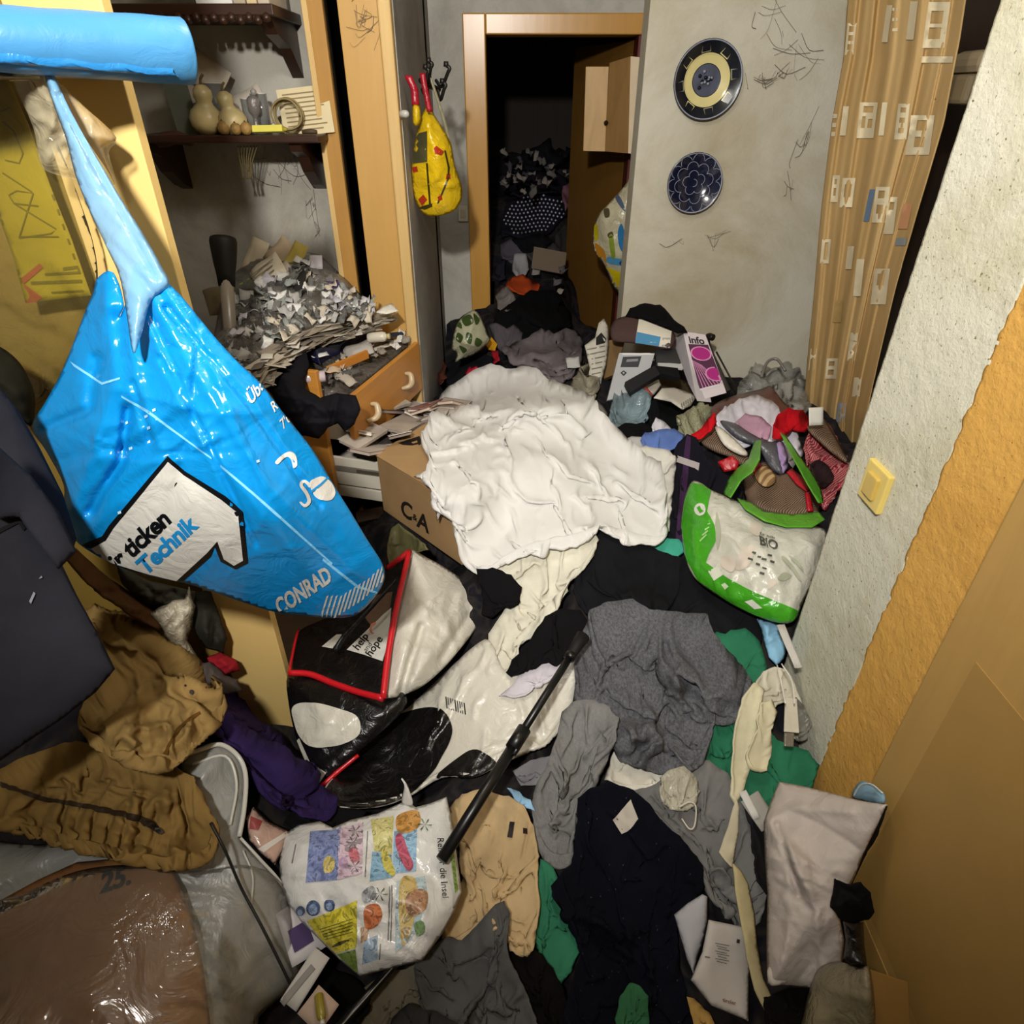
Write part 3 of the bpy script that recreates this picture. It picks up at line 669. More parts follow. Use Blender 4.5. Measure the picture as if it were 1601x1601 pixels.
# ------------------------------------------------------------------ curtain
def curtain():
    t = thing('curtain', (1.34, 2.45, .7), 'beige patterned curtain hanging beside the rough plaster wall', 'curtain')
    cm, nt, b, tc = nodes('curtain_cloth', .85, .15)
    n1 = noise(nt, tc, 3, 4, .6, (3, 3, .6)); r = ramp(nt, n1.outputs['Fac'], [(.3, hexl('#a98a58')), (.7, hexl('#c0a270'))]); nt.links.new(r.outputs[0], b.inputs['Base Color'])
    wv = noise(nt, tc, 320, 2); bump(nt, b, wv.outputs['Fac'], .0006, .5)
    nu, nv = 150, 90; V = []
    L = [(1327, -30), (1318, 90), (1300, 190), (1284, 320), (1272, 460), (1262, 560), (1256, 640), (1262, 720)]
    Rr = [(1512, -30), (1498, 60), (1472, 190), (1430, 330), (1400, 440), (1372, 560), (1352, 650), (1345, 720)]
    def lerp(A, v):
        y = -30+750*v
        for a, b_ in zip(A[:-1], A[1:]):
            if y <= b_[1]: k = (y-a[1])/(b_[1]-a[1]); return a[0]+(b_[0]-a[0])*k, y
        return A[-1]
    for j in range(nv+1):
        v = j/nv; (xl, y), (xr, _) = lerp(L, v), lerp(Rr, v)
        for i in range(nu+1):
            u = i/nu; px = xl+(xr-xl)*u; yy = 2.62-.50*u
            p = at(px, y, y=yy); w = u+.03*math.sin(v*4+u*5)
            k = (.017*math.sin(w*2*math.pi*5.2)+.005*math.sin(w*2*math.pi*11.7+1+v*2.5)+.02*math.sin(w*2*math.pi*2.1+v))*(1-.35*v)
            V.append((p.x-k*.3, p.y-k*.9, p.z))
    V = np.array(V); w = nu+1; T = []
    for j in range(nv):
        for i in range(nu): a = j*w+i; T += [(a, a+w, a+w+1), (a, a+w+1, a+1)]
    T = np.array(T); n = vnormals(V, T); A, Fs = close_back(V, T, V-n*.003)
    body = mk('curtain_cloth', A, Fs, cm, t)
    B = bvh(body); ivory = fabric('#d3c6a6', .10, 300, .9, 0, .001); grey = fabric('#8b8f93', .08, 300, .9, 0, .001); br = fabric('#a08554', .08, 300, .9, 0, .001); bl = fabric('#5d7187', .08, 300, .9, 0, .001); orng = fabric('#c4906a', .08, 300, .9, 0, .001)
    def q(x, y, wd, h, m, sl=-.12, off=.003, holes=()):
        f = lambda X, Y: (x+X+sl*Y, y+Y)
        decal('woven_motif', [f(0, 0), f(wd, 0), f(wd, h), f(0, h)], m, B, t, off, 7, [[f(*p) for p in hh] for hh in holes])
    def sq(a, b_, c, d): return [(a, b_), (c, b_), (c, d), (a, d)]
    # rows of woven ivory squares and ladders
    q(1452, 3, 34, 72, ivory, -.14, .003, [sq(7, 14, 26, 34), sq(7, 40, 26, 58)]); q(1441, 88, 50, 10, ivory); q(1424, 2, 12, 60, ivory); q(1387, 8, 9, 58, ivory, -.14); q(1396, 12, 8, 5, ivory); q(1396, 28, 8, 5, ivory); q(1396, 44, 8, 5, ivory)
    q(1326, 36, 13, 50, ivory, -.1, .003, [sq(3, 5, 10, 14), sq(3, 19, 10, 28), sq(3, 33, 10, 42)])
    q(1424, 180, 38, 62, ivory, -.14, .003, [sq(12, 8, 27, 24), sq(12, 34, 27, 50)]); q(1405, 162, 18, 56, ivory, -.12, .003, [sq(5, 6, 13, 14), sq(5, 22, 13, 30), sq(5, 38, 13, 46)]); q(1380, 160, 8, 52, ivory); q(1345, 160, 28, 56, ivory, -.12, .003, [sq(6, 6, 22, 16), sq(6, 22, 12, 40), sq(16, 26, 23, 40)]); q(1318, 166, 10, 46, ivory)
    for k in range(4): q(1305-k*1.5, 164+k*14, 6, 7, ivory)
    q(1302, 274, 12, 42, ivory, -.1, .003, [sq(4, 6, 8, 14), sq(4, 20, 8, 32)]); q(1318, 278, 20, 46, ivory, -.12, .003, [sq(5, 10, 15, 30)]); q(1370, 292, 22, 56, ivory, -.12, .003, [sq(5, 6, 15, 18), sq(5, 28, 15, 42)]); q(1388, 308, 16, 58, ivory, -.12, .003, [sq(4, 8, 12, 20)]); q(1360, 296, 9, 50, bl, -.2); q(1412, 318, 15, 40, orng, -.2); q(1402, 372, 24, 12, grey, -.2)
    q(1286, 374, 14, 38, ivory, -.1, .003, [sq(4, 5, 10, 32)]); q(1326, 385, 10, 36, ivory); q(1340, 405, 12, 58, ivory, -.1); q(1368, 420, 24, 56, ivory, -.12, .003, [sq(6, 8, 17, 26)]); q(1305, 470, 14, 34, br, -.1); q(1293, 560, 18, 32, ivory, -.1, .003, [sq(4, 5, 13, 12), sq(4, 18, 13, 26)]); q(1330, 520, 12, 44, ivory); q(1268, 545, 9, 34, ivory); q(1310, 630, 14, 30, grey); q(1336, 590, 12, 30, ivory)
    return t
curtain()
# things in the dark space behind the curtain edge
cab = thing('cabinet', (1.45, 2.55, 0), 'dark cabinet in the black gap behind the curtain', 'cabinet')
box('body', (1.55, 2.30, 0), (2.08, 2.85, 2.5), M_DARKW, cab); box('door_panel', (1.57, 2.285, .1), (2.06, 2.30, 2.4), M_DARKW, cab)
ap = thing('appliance', at(1525, 130, y=2.1), 'beige kitchen appliance half hidden behind the curtain edge', 'appliance'); c = at(1525, 130, y=2.1)
box('housing', (c.x-.05, c.y-.05, c.z-.05), (c.x+.12, c.y+.15, c.z+.02), flat('#6d5f47'), ap, .012); box('lid', (c.x-.02, c.y-.03, c.z+.02), (c.x+.10, c.y+.12, c.z+.075), flat('#8a7a60'), ap, .02); box('slot', (c.x-.03, c.y-.052, c.z-.03), (c.x+.03, c.y-.05, c.z-.02), M_BLACKIN, ap, 0)

# ------------------------------------------------------------------ door leaf beyond, with the small wooden cabinet and a hanging bag
h0, h1 = Vector((.585, 3.80, 0)), Vector((.354, 4.46, 0)); dv = (h1-h0).normalized(); nv_ = Vector((dv.y, -dv.x, 0))*.04
if nv_.x > 0: nv_ = -nv_
C = [h0, h1, h1-nv_, h0-nv_]; C = [Vector((p.x, p.y, .02)) for p in C]+[Vector((p.x, p.y, 1.98)) for p in C]
dl = hexa('door_1', C, M_DOORW, kind='structure')
wc = thing('wall_cabinet', at(960, 240, y=3.62), 'small pale wooden cabinet fixed high in the dark doorway', 'cabinet')
pw = wood('#d2ad78', .82, 3, .4, (8, 8, 1.5), .4, .25); pw_shaded = wood('#a98350', .8, 3, .5, (8, 8, 1.5), .3, .2)  # one pale wood; lit and shaded tones are put into the panel colours
def slab(name, q, ys, mat, parent, tdir, th):
    a = [at(x, y, y=yy) for (x, y), yy in zip(q, ys)]; b = [p+Vector(tdir)*th for p in a]; return hexa(name, [a[0], a[1], a[2], a[3], b[0], b[1], b[2], b[3]], mat, parent, .002)
slab('side_panel', [(982, 240), (1004, 242), (1010, 90), (986, 88)], [3.50]*4, wood('#e4cfae', .9, 3, .3, (8, 8, 1.5), .5, .1), wc, (0, 1, 0), .30)
slab('front_panel', [(946, 237), (982, 240), (986, 88), (953, 98)], [3.66, 3.50, 3.50, 3.66], pw_shaded, wc, (0, 1, 0), .02)
slab('door_panel', [(912, 236), (946, 237), (952, 104), (916, 104)], [3.66]*4, pw, wc, (0, 1, 0), .018)
lathe('knob', [(0, 0), (.008, 0), (.011, .012), (0, .018)], M_DARKW, at(947, 192, y=3.655), (0, -1, 0), 10, wc)
cb = bvh(wc.children[2])
for k, (x, y, l) in enumerate([(925, 150, 30), (927, 165, 22), (921, 185, 18), (931, 135, 14), (925, 214, 8)]):
    decal('ink_scribble', [(x, y), (x+3, y+2), (x+6, y+l), (x+2, y+l-3)], flat('#5a3a28'), cb, wc, .001, 6)
# ------------------------------------------------------------------ hanging bags
def hang_bag(name, outline, ctrl, mat, label, back, cat='bag', **k):
    t = thing(name, at(*ctrl[0][:2], **ctrl[0][2]), label, cat)
    b = sheet('bag_body', outline, mat, tps(ctrl), back=back, parent=t, **k); return t, b
# coat hooks on the left wall, beside the door
hk = thing('coat_hook_rail', at(680, 130, x=-.375) if False else Vector((-.35, 2.9, 1.70)), 'black wrought iron coat hooks on the grey side wall', 'coat hook')
M_IRON = flat('#17130f', .45, .5)
tube('rail', [at(658, 126, y=2.80), at(672, 134, y=2.90), at(686, 140, y=2.98)], .010, M_IRON, hk, 8)
for (x, y, e) in ((668, 122, (673, 108)), (682, 126, (700, 114)), (684, 142, (694, 140)), (660, 140, (668, 118))):
    a = at(x, y, y=2.92); b = at(e[0], e[1], y=2.80); m = (a+b)/2+Vector((.0, -.03, -.03))
    tube('hook', curve3([a, m, b, b+Vector((.008, -.005, .014)), b+Vector((-.004, -.004, .022))], 5), .0065, M_IRON, hk, 7)
    V, Fs = tube_geo([b+Vector((-.004, -.004, .018)), b+Vector((-.004, -.004, .034))], [.010, .008], 8); mk('hook_tip', V, Fs, M_IRON, hk)
Yb = 2.74
M_YB = plastic('#d8b412', .22, .6, 1, .12, .006, 26)
t, b = hang_bag('yellow_shopping_bag', [(668, 165), (678, 178), (692, 200), (705, 225), (712, 262), (722, 292), (720, 316), (704, 333), (672, 338), (655, 326), (646, 300), (643, 262), (648, 225), (656, 190)],
   [(680, 250, {'y': Yb}), (660, 170, {'y': Yb+.02}), (700, 330, {'y': Yb+.02}), (650, 300, {'y': Yb+.03}), (720, 300, {'y': Yb+.05})], M_YB, 'yellow plastic shopping bag hanging from the black coat hooks', .08, thick=.06, wrk=(18, .012), amp=.03, freq=11, ang=1.4, edge=22, step=4)
B = bvh(b); dk = plastic('#3b3413', .3, .5, 1, .1, .002); rd = plastic('#a8301a', .3, .5, 1, .1, .002)
decal('dark_panel', [(648, 210), (668, 205), (668, 253), (645, 256)], plastic('#4d4a30', .3, .4, 1, .4, .002), B, t, .002, 6)
for pl in ([(666, 255), (669, 255), (674, 320), (671, 322)], [(655, 326), (660, 322), (676, 318), (676, 323), (664, 328)], [(694, 235), (697, 235), (703, 262), (702, 280), (686, 318), (683, 318), (699, 280), (700, 262)]): decal('printed_line', pl, dk, B, t, .002, 5)
for pl in ([(678, 232), (682, 228), (694, 237), (690, 243), (680, 240)], [(654, 312), (662, 304), (668, 312), (660, 322)], [(698, 272), (704, 272), (704, 280), (697, 280)], [(644, 262), (652, 260), (654, 268), (646, 270)], [(684, 308), (690, 304), (692, 312), (686, 314)]): decal('red_print', pl, rd, B, t, .0025, 5)
rs = plastic('#a5182a', .3, .5, 1, .15, .003)
for pts, w in (([(638, 118), (648, 140), (650, 165)], 12), ([(660, 114), (665, 140), (672, 175)], 9)):
    L = [(x-w/2, y) for x, y in pts]+[(x+w/2, y) for x, y in pts[::-1]]
    sheet('handle_strap', L, rs, tps([(640, 120, {'y': 2.69}), (672, 120, {'y': 2.70}), (655, 175, {'y': 2.69})]), thick=.004, amp=.006, freq=20, edge=4, step=4, parent=t, round_=False, t=.003)
sheet('handle_end', [(645, 166), (656, 166), (658, 185), (654, 196), (646, 194)], M_YB, tps([(640, 120, {'y': 2.69}), (672, 120, {'y': 2.70}), (655, 175, {'y': 2.69})]), thick=.02, amp=.005, freq=20, edge=6, step=3, parent=t, back=.02)
sheet('strap', [(674, 130), (678, 130), (700, 200), (711, 260), (707, 262), (696, 204)], plastic('#8a8468', .3, .5), tps([(674, 130, {'y': 2.78}), (711, 260, {'y': 2.80}), (690, 260, {'y': 2.79})]), thick=.003, amp=0, edge=3, step=4, parent=t)
# switch by the door frame
ds = thing('light_switch', at(724, 345, y=3.69), 'pale light switch beside the door frame', 'light switch')
a = at(717, 346, y=3.695); box('switch_frame', (a.x, 3.685, a.z), (a.x+.052, 3.70, a.z+.08), flat('#c4bda9', .4), ds); box('rocker', (a.x+.012, 3.68, a.z+.018), (a.x+.040, 3.69, a.z+.062), flat('#b3ab95', .4), ds)
# clear bag with coloured print hanging at the wall end
Yc = 3.35
t, b = hang_bag('printed_plastic_bag', [(993, 270), (998, 300), (990, 420), (982, 452), (968, 458), (955, 440), (945, 415), (930, 395), (926, 372), (934, 338), (952, 318), (975, 292), (986, 275)],
   [(965, 380, {'y': Yc}), (995, 280, {'y': Yc+.02}), (930, 380, {'y': Yc+.05}), (975, 450, {'y': Yc+.05})], plastic('#b9b296', .2, .6, 1, .25, .008, 22), 'translucent printed plastic bag hanging at the doorway edge', .1, thick=.05, amp=.035, freq=12, ang=1.3, edge=18, step=4)
B = bvh(b)
for pl, c in (([(944, 418), (968, 425), (985, 432), (980, 452), (966, 456), (954, 438)], '#c9b514'), ([(930, 380), (945, 392), (948, 416), (936, 402)], '#c98a2a'), ([(966, 362), (972, 350), (978, 372), (976, 395), (968, 385)], '#2f6f9f'), ([(950, 402), (966, 404), (984, 408), (982, 416), (952, 412)], '#4e93bb'), ([(962, 300), (972, 312), (978, 330), (972, 326), (963, 312)], '#4d5a70'), ([(952, 372), (958, 368), (962, 400), (956, 402)], '#7f8f30'), ([(929, 354), (934, 352), (936, 372), (930, 376)], '#b8a818'), ([(944, 328), (952, 326), (953, 338), (946, 340)], '#4a452e'), ([(950, 366), (957, 362), (959, 370), (952, 372)], '#4a452e'), ([(968, 410), (978, 406), (980, 414), (972, 416)], '#1d4f7f')):
    decal('printed_patch', pl, plastic(c, .25, .5, 1, .2, .003), B, t, .002, 5, smooth=True)

# ------------------------------------------------------------------ rolled blue film on a bracket, top left
rl = thing('film_roll', (-.72, 1.06, 1.79), 'thick roll of light blue plastic film lying at the top left', 'roll')
M_ROLL = plastic('#4488ba', .42, .4, 1, .06, .0025, 18)
A0, A1 = at(-260, 44, y=.97), at(290, 81, y=1.222); R0 = .0435; ax = (A1-A0)
pts = [A0+ax*k/24 for k in range(25)]; ring_r = [R0*(.78+.22*k/24)*(1+.012*math.sin(k*1.3)) for k in range(25)]
V, Fs = tube_geo(pts+[A1+ax.normalized()*k_ for k_ in (.003, .005, .006)], ring_r+[R0*.95, R0*.8, R0*.3], 40); mk('film', V, Fs, M_ROLL, rl)
fl = [A0+Vector((0, -.006, -R0*.74+.016)), A1+Vector((-.004, -.010, -R0+.016))]
V, Fs = [], []
for k in range(31):
    u = k/30; p = fl[0].lerp(fl[1], u)
    for q, (dy, dz) in enumerate(((.0, .030), (-.026, .020), (-.042, -.002+.003*math.sin(u*40)), (-.030, -.006), (.0, -.004))): V.append(p+Vector((0, dy, dz)))
for k in range(30):
    for q in range(5): a = k*5+q; b2 = k*5+(q+1) % 5; Fs.append((a, b2, b2+5, a+5))
mk('loose_edge', V, Fs, plastic('#2f83c4', .28, .5, 1, .1, .003, 30), rl)
brk = thing('bracket', at(100, 120, y=1.2), 'white metal shelf bracket under the blue film roll', 'bracket')
a, b = at(-260, 128, y=1.15), at(225, 116, y=1.15)
mw = flat('#b8ab8f', .35, .5)
hexa('rail', [a, b, b+Vector((0, .12, 0)), a+Vector((0, .12, 0)), a+Vector((0, 0, .014)), b+Vector((0, 0, .014)), b+Vector((0, .12, .014)), a+Vector((0, .12, .014))], mw, brk)
hp = at(75, 118, y=1.13); tube('hook', curve3([hp+Vector((0, .03, .012)), hp+Vector((0, -.005, .012)), hp+Vector((0, -.014, -.004)), hp+Vector((0, -.004, -.016)), hp+Vector((0, .006, -.012))], 6), .004, flat('#c9b48a', .3, .6), brk, 8)
tube('cable', curve3([at(-40, 96, y=1.13), at(0, 112, y=1.125), at(40, 114, y=1.125), at(72, 112, y=1.13)], 6), .005, flat('#3a3a38', .4), brk, 8)

# ------------------------------------------------------------------ the big blue bag
YB = 1.0
ctrlB = [(70, 115, {'y': 1.0}), (165, 330, {'y': 1.0}), (215, 430, {'y': .985}), (330, 620, {'y': .92}), (250, 760, {'y': .90}), (430, 800, {'y': .90}), (130, 840, {'y': .93}), (420, 950, {'y': .98}), (590, 880, {'y': 1.0}), (60, 650, {'y': 1.0}), (150, 470, {'y': 1.02}), (500, 690, {'y': .98}), (560, 960, {'y': 1.02})]
bb = thing('plastic_bag', at(420, 960, y=.98), 'big bright blue plastic carrier bag with a white printed panel', 'bag')
bag_out = [(152, 435), (175, 425), (192, 470), (186, 498), (200, 462), (212, 412), (245, 412), (262, 440), (288, 468), (330, 520), (368, 562), (408, 600), (448, 652), (488, 702), (520, 755), (548, 800), (575, 845), (597, 880), (601, 905), (585, 935), (555, 962), (520, 966), (470, 962), (430, 957), (390, 945), (340, 928), (290, 912), (240, 902), (190, 888), (150, 868), (118, 845), (104, 815), (95, 800), (100, 760), (72, 705), (50, 668), (70, 630), (92, 590), (110, 548), (130, 495), (145, 458)]
M_BLUE = plastic('#0a86cc', .22, .55, 1, .07, .004, 16)
cr = [([(205, 430), (235, 520), (330, 700), (470, 880)], .012, 10), ([(220, 430), (290, 560), (420, 760), (560, 900)], .010, 8), ([(245, 430), (330, 560), (470, 740)], .010, 7), ([(195, 480), (215, 600), (250, 700)], .014, 10), ([(170, 480), (180, 600), (130, 760), (110, 800)], .020, 14), ([(150, 560), (140, 640), (70, 670)], -.012, 12), ([(200, 640), (190, 720), (140, 800)], -.020, 12), ([(260, 480), (380, 620), (500, 790)], -.010, 7), ([(225, 470), (300, 640), (400, 850)], -.009, 6), ([(250, 560), (330, 700)], -.008, 6), ([(208, 600), (235, 690)], -.010, 7), ([(150, 820), (250, 730), (330, 690)], .008, 10)]
body = sheet('bag_body', bag_out, M_BLUE, tps(ctrlB), thick=.03, amp=.012, freq=8, ang=-1.0, edge=40, step=5, back=.16, creases=cr, parent=bb, wrk=(26, .007))
M_PALE = plastic('#79abce', .25, .5, .72, .06, .003, 20)
sheet('handle', [(70, 120), (82, 112), (108, 170), (145, 235), (192, 315), (222, 362), (252, 415), (264, 445), (236, 470), (222, 520), (208, 552), (196, 480), (186, 430), (168, 390), (140, 330), (118, 275), (104, 220), (86, 170)], M_PALE, tps([(75, 112, {'y': 1.115}), (180, 330, {'y': 1.03}), (210, 430, {'y': .965}), (235, 430, {'y': .965}), (210, 545, {'y': .90})]), thick=.008, amp=.008, freq=16, ang=-1.1, edge=8, step=5, parent=bb, wrk=(16, .006), creases=[([(90, 150), (170, 300), (240, 430)], -.008, 5), ([(100, 190), (150, 300)], .006, 6)])
B = bvh(body)
blk = plastic('#0d0f12', .3, .5, 1, .05, .002, 20); wht = plastic('#cdcbc3', .35, .5, 1, .05, .004, 20); wblue = plastic('#1b87c9', .3, .5, 1, .05, 0)
decal('black_outline', [(120, 855), (160, 838), (170, 822), (262, 713), (290, 737), (352, 775), (380, 800), (384, 840), (388, 880), (368, 890), (345, 878), (336, 855), (330, 870), (280, 914), (230, 900), (170, 882)], blk, B, bb, .0014, 8)
decal('white_panel', [(135, 862), (166, 845), (178, 826), (263, 722), (288, 743), (346, 781), (372, 802), (376, 838), (380, 876), (366, 884), (350, 874), (340, 846), (324, 864), (276, 908), (230, 897), (175, 880)], wht, B, bb, .0024, 8)
lettering('printed_words', 'Wir ticken', (180, 912), (36, -33), (-20, -25), blk, B, bb, .0036, .022, .92) if False else None
ux, uy = np.array([.735, -.678]), np.array([-.62, -.78])
lettering('printed_words', 'ir ticken', (184, 893), ux*37, uy*40, blk, B, bb, .0036, .035, .95)
lettering('printed_words', 'Technik', (228, 899), ux*36, uy*38, wblue, B, bb, .0036, .035, .95)
lettering('printed_name', 'CONRAD', (438, 962), np.array([.83, -.56])*23, np.array([-.42, -.9])*36, wht, B, bb, .0022, .035, 1.0)
for k in range(15):
    x = 500+k*7.2; y = 966-max(0, (k-3))*4.6-max(0, k-9)*2.2
    decal('stripe', [(x, y), (x+3.4, y-1), (x+14, y-36), (x+10.6, y-34)], wht, B, bb, .0018, 8)
u2, n2 = np.array([.62, -.72])*.9, np.array([-.55, -.8])
lettering('printed_words', 'Übe', (392, 633), np.array([.62, -.74])*22, np.array([-.42, -.9])*28, wht, B, bb, .0022, .02)
lettering('printed_words', 'Run', (428, 645), np.array([.62, -.74])*17, np.array([-.42, -.9])*22, wht, B, bb, .0022, .02)
lettering('printed_words', "7'00", (442, 672), np.array([.66, -.70])*18, np.array([-.42, -.9])*22, wht, B, bb, .0022, .01)
# computer mouse drawing: body, split and curly cable
decal('mouse_drawing', [(484, 755), (492, 748), (505, 745), (518, 755), (524, 770), (518, 781), (505, 782), (492, 775)], wht, B, bb, .0022, 6, smooth=True)
decal('mouse_line', [(484, 768), (500, 756), (512, 745), (514, 747), (502, 759), (486, 771)], wblue, B, bb, .003, 6)
decal('mouse_cable', [(486, 757), (478, 750), (470, 752), (468, 760), (476, 772), (480, 782), (476, 788), (470, 784), (468, 786), (476, 793), (484, 788), (485, 780), (480, 768), (473, 759), (476, 755), (484, 762)], wht, B, bb, .0022, 5, smooth=True)
decal('phone_drawing', [(430, 722), (440, 712), (452, 706), (462, 712), (464, 728), (458, 732), (456, 720), (450, 714), (442, 718), (434, 726)], wht, B, bb, .002, 6, smooth=True)
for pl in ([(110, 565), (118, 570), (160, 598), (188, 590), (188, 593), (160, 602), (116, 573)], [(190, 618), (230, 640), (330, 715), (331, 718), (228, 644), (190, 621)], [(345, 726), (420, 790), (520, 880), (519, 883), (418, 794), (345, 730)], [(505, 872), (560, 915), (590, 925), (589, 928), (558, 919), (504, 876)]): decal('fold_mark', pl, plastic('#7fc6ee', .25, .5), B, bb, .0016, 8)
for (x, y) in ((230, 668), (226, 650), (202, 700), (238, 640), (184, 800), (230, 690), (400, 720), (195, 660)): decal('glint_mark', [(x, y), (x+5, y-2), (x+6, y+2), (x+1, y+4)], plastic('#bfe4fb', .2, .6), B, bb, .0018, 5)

# ------------------------------------------------------------------ packaging in clear plastic on the cupboard
pk = thing('packaged_poster', at(70, 460, y=1.27), 'yellow printed sheet in clear plastic hanging on the olive cupboard', 'poster')
M_YC = plastic('#93811e', .25, .5, 1, .12, .002, 12)
pls = tps([(0, 120, {'y': 1.235}), (140, 300, {'y': 1.24}), (60, 470, {'y': 1.24}), (0, 500, {'y': 1.24})])
yc = sheet('yellow_card', [(-60, 120), (10, 118), (46, 200), (78, 290), (112, 375), (142, 462), (40, 474), (20, 400), (-60, 180)], M_YC, pls, thick=.0, amp=.004, freq=6, edge=4, step=10, parent=pk, round_=False, t=.002)
B = bvh(yc); ol = plastic('#5f5412', .3, .5); rdk = plastic('#93432a', .3, .5)
lettering('printed_letters', 'J-PA', (28, 372), np.array([-.36, -.93])*92, np.array([.97, -.2])*90, ol, B, pk, .0018, -.012, 1.05) if False else None
def stroke(name, pts, w, m, B, t, off=.0018):
    pts = np.array(pts, float); n = np.zeros_like(pts); d = np.gradient(pts, axis=0); d = d/np.maximum(np.hypot(d[:, 0], d[:, 1])[:, None], 1e-6); n = np.stack([-d[:, 1], d[:, 0]], 1)*w/2
    return decal(name, list(map(tuple, pts+n))+list(map(tuple, (pts-n)[::-1])), m, B, t, off, 8)
for pts in ([(30, 372), (80, 365), (88, 358), (22, 318), (14, 305), (26, 298), (52, 302), (30, 372)], [(8, 250), (30, 255), (36, 240), (22, 205), (4, 190)], [(30, 370), (92, 370)], [(0, 175), (16, 168)], [(22, 318), (60, 322)], [(4, 270), (50, 300)]): stroke('letter_outline', pts, 2.2, ol, B, pk)
for k in range(13): stroke('chain_mark', [(26+k*8, 143+k*23), (29+k*8, 152+k*23)], 3, ol, B, pk)
for k in range(9): stroke('chain_mark', [(-2+k*4.2, 330+k*13), (0+k*4.2, 338+k*13)], 3, ol, B, pk)
decal('red_corner', [(27, 440), (62, 412), (68, 418), (38, 444), (74, 470), (40, 474)], rdk, B, pk, .0018, 8)
for (x, y, w, h) in ((70, 427, 52, 4), (98, 418, 24, 5), (48, 440, 80, 5), (80, 456, 50, 3)): decal('small_print', [(x, y), (x+w, y-3), (x+w+1, y+h-3), (x+1, y+h)], ol, B, pk, .0018, 10)
sheet('clear_film', [(-60, 118), (40, 116), (80, 200), (120, 300), (150, 400), (148, 480), (110, 560), (80, 620), (-60, 620)], film('#c9b56a', .05, .10, .008, 12), tps([(0, 120, {'y': 1.215}), (150, 400, {'y': 1.22}), (60, 620, {'y': 1.23}), (-60, 620, {'y': 1.22})]), thick=.004, amp=.006, freq=8, ang=.9, edge=10, step=10, parent=pk, t=.0008)
cbag = thing('clear_bag', at(110, 290, y=1.15), 'crumpled yellowish clear plastic bag hanging on the hook', 'bag')
sheet('bag_front', [(20, 118), (60, 116), (85, 122), (130, 165), (182, 215), (170, 238), (180, 288), (140, 284), (85, 272), (62, 255), (52, 200)], plastic('#e8dcb8', .15, .8, .24, .08, .006, 22), tps([(70, 116, {'y': 1.13}), (60, 260, {'y': 1.17}), (180, 220, {'y': 1.19}), (170, 286, {'y': 1.20})]), thick=.012, amp=.022, freq=13, ang=1.1, edge=8, step=5, parent=cbag, t=.001)
sheet('bag_fold', [(84, 122), (130, 165), (182, 215), (160, 236), (178, 284), (165, 262), (120, 195)], plastic('#d8a640', .2, .6, .75, .1, .005, 22), tps([(84, 122, {'y': 1.14}), (180, 220, {'y': 1.20}), (165, 280, {'y': 1.21})]), thick=.004, amp=.006, freq=13, edge=6, step=6, parent=cbag, t=.001)
# ------------------------------------------------------------------ small loose pieces
def chip(name, px, py, d, w, h, rot, tilt, mat, label, cat, th=.0015, bend=.0, group=None, parent=None):
    """a card, sheet or slab: centre at a pixel and depth, lying with a slope; rot turns it in its own plane, tilt = lean (radians) of its normal from up towards the viewer, sideways"""
    c = at(px, py, **d); n = Vector((math.sin(tilt[1]), -math.sin(tilt[0])*math.cos(tilt[1]), math.cos(tilt[0])*math.cos(tilt[1]))).normalized()
    u0 = Vector((1, 0, 0)); u0 = (u0-n*u0.dot(n)).normalized(); v0 = n.cross(u0); u = u0*math.cos(rot)+v0*math.sin(rot); v = n.cross(u)
    nu, nv = (6, 4) if bend else (1, 1); V = []
    s = random.uniform(.5, 2)
    for k in (1, 0):
        for j in range(nv+1):
            for i in range(nu+1):
                a, b = i/nu-.5, j/nv-.5; z = bend*(math.sin((a*2.2+b*s+.3)*3.0)*.5+a*b*1.5)
                V.append(c+u*a*w+v*b*h+n*(z*min(w, h)+(th if k else 0)))
    W_ = nu+1; N = W_*(nv+1); Fs = []
    for j in range(nv):
        for i in range(nu):
            a = j*W_+i; Fs.append((a, a+1, a+W_+1, a+W_)); Fs.append((N+a, N+a+W_, N+a+W_+1, N+a+1))
    ring = list(range(W_))+[j*W_+nu for j in range(1, nv+1)]+[nv*W_+i for i in range(nu-1, -1, -1)]+[j*W_ for j in range(nv-1, 0, -1)]
    for k in range(len(ring)):
        a, b = ring[k], ring[(k+1) % len(ring)]; Fs.append((b, a, a+N, b+N))
    o = mk(name, V, Fs, mat, parent, label, cat, group, smooth=bool(bend)); o['_n'] = 0; del o['_n']
    return o, c, u, v, n
def printed(o, c, u, v, n, w, h, lines, col='#55504a', th=.002, x0=-.4, x1=.4):
    """ruled print on a card: thin dark bars"""
    m = flat(col, .8); 
    for k in range(lines):
        b = .38-.76*k/max(1, lines-1); e = x1-random.uniform(0, .25)*(x1-x0); hh = h*.13/max(3, lines)
        p = [c+u*x0*w+v*(b*h-hh)+n*th, c+u*e*w+v*(b*h-hh)+n*th, c+u*e*w+v*(b*h+hh)+n*th, c+u*x0*w+v*(b*h+hh)+n*th]
        mk('printed_line', p, [(0, 1, 2, 3)], m, o)
def bottle(name, p, axis, R, L, mat, capmat, label, group=None):
    t = thing(name, p, label, 'bottle', group); ax = Vector(axis).normalized()
    lathe('body', [(0, 0), (R*.92, 0), (R, R*.15), (R, L*.68), (R*.85, L*.78), (R*.42, L*.84), (R*.42, L*.88), (0, L*.88)], mat, p, ax, 18, t)
    lathe('cap', [(0, L*.86), (R*.55, L*.86), (R*.55, L*.99), (R*.48, L), (0, L)], capmat, p, ax, 14, t); return t

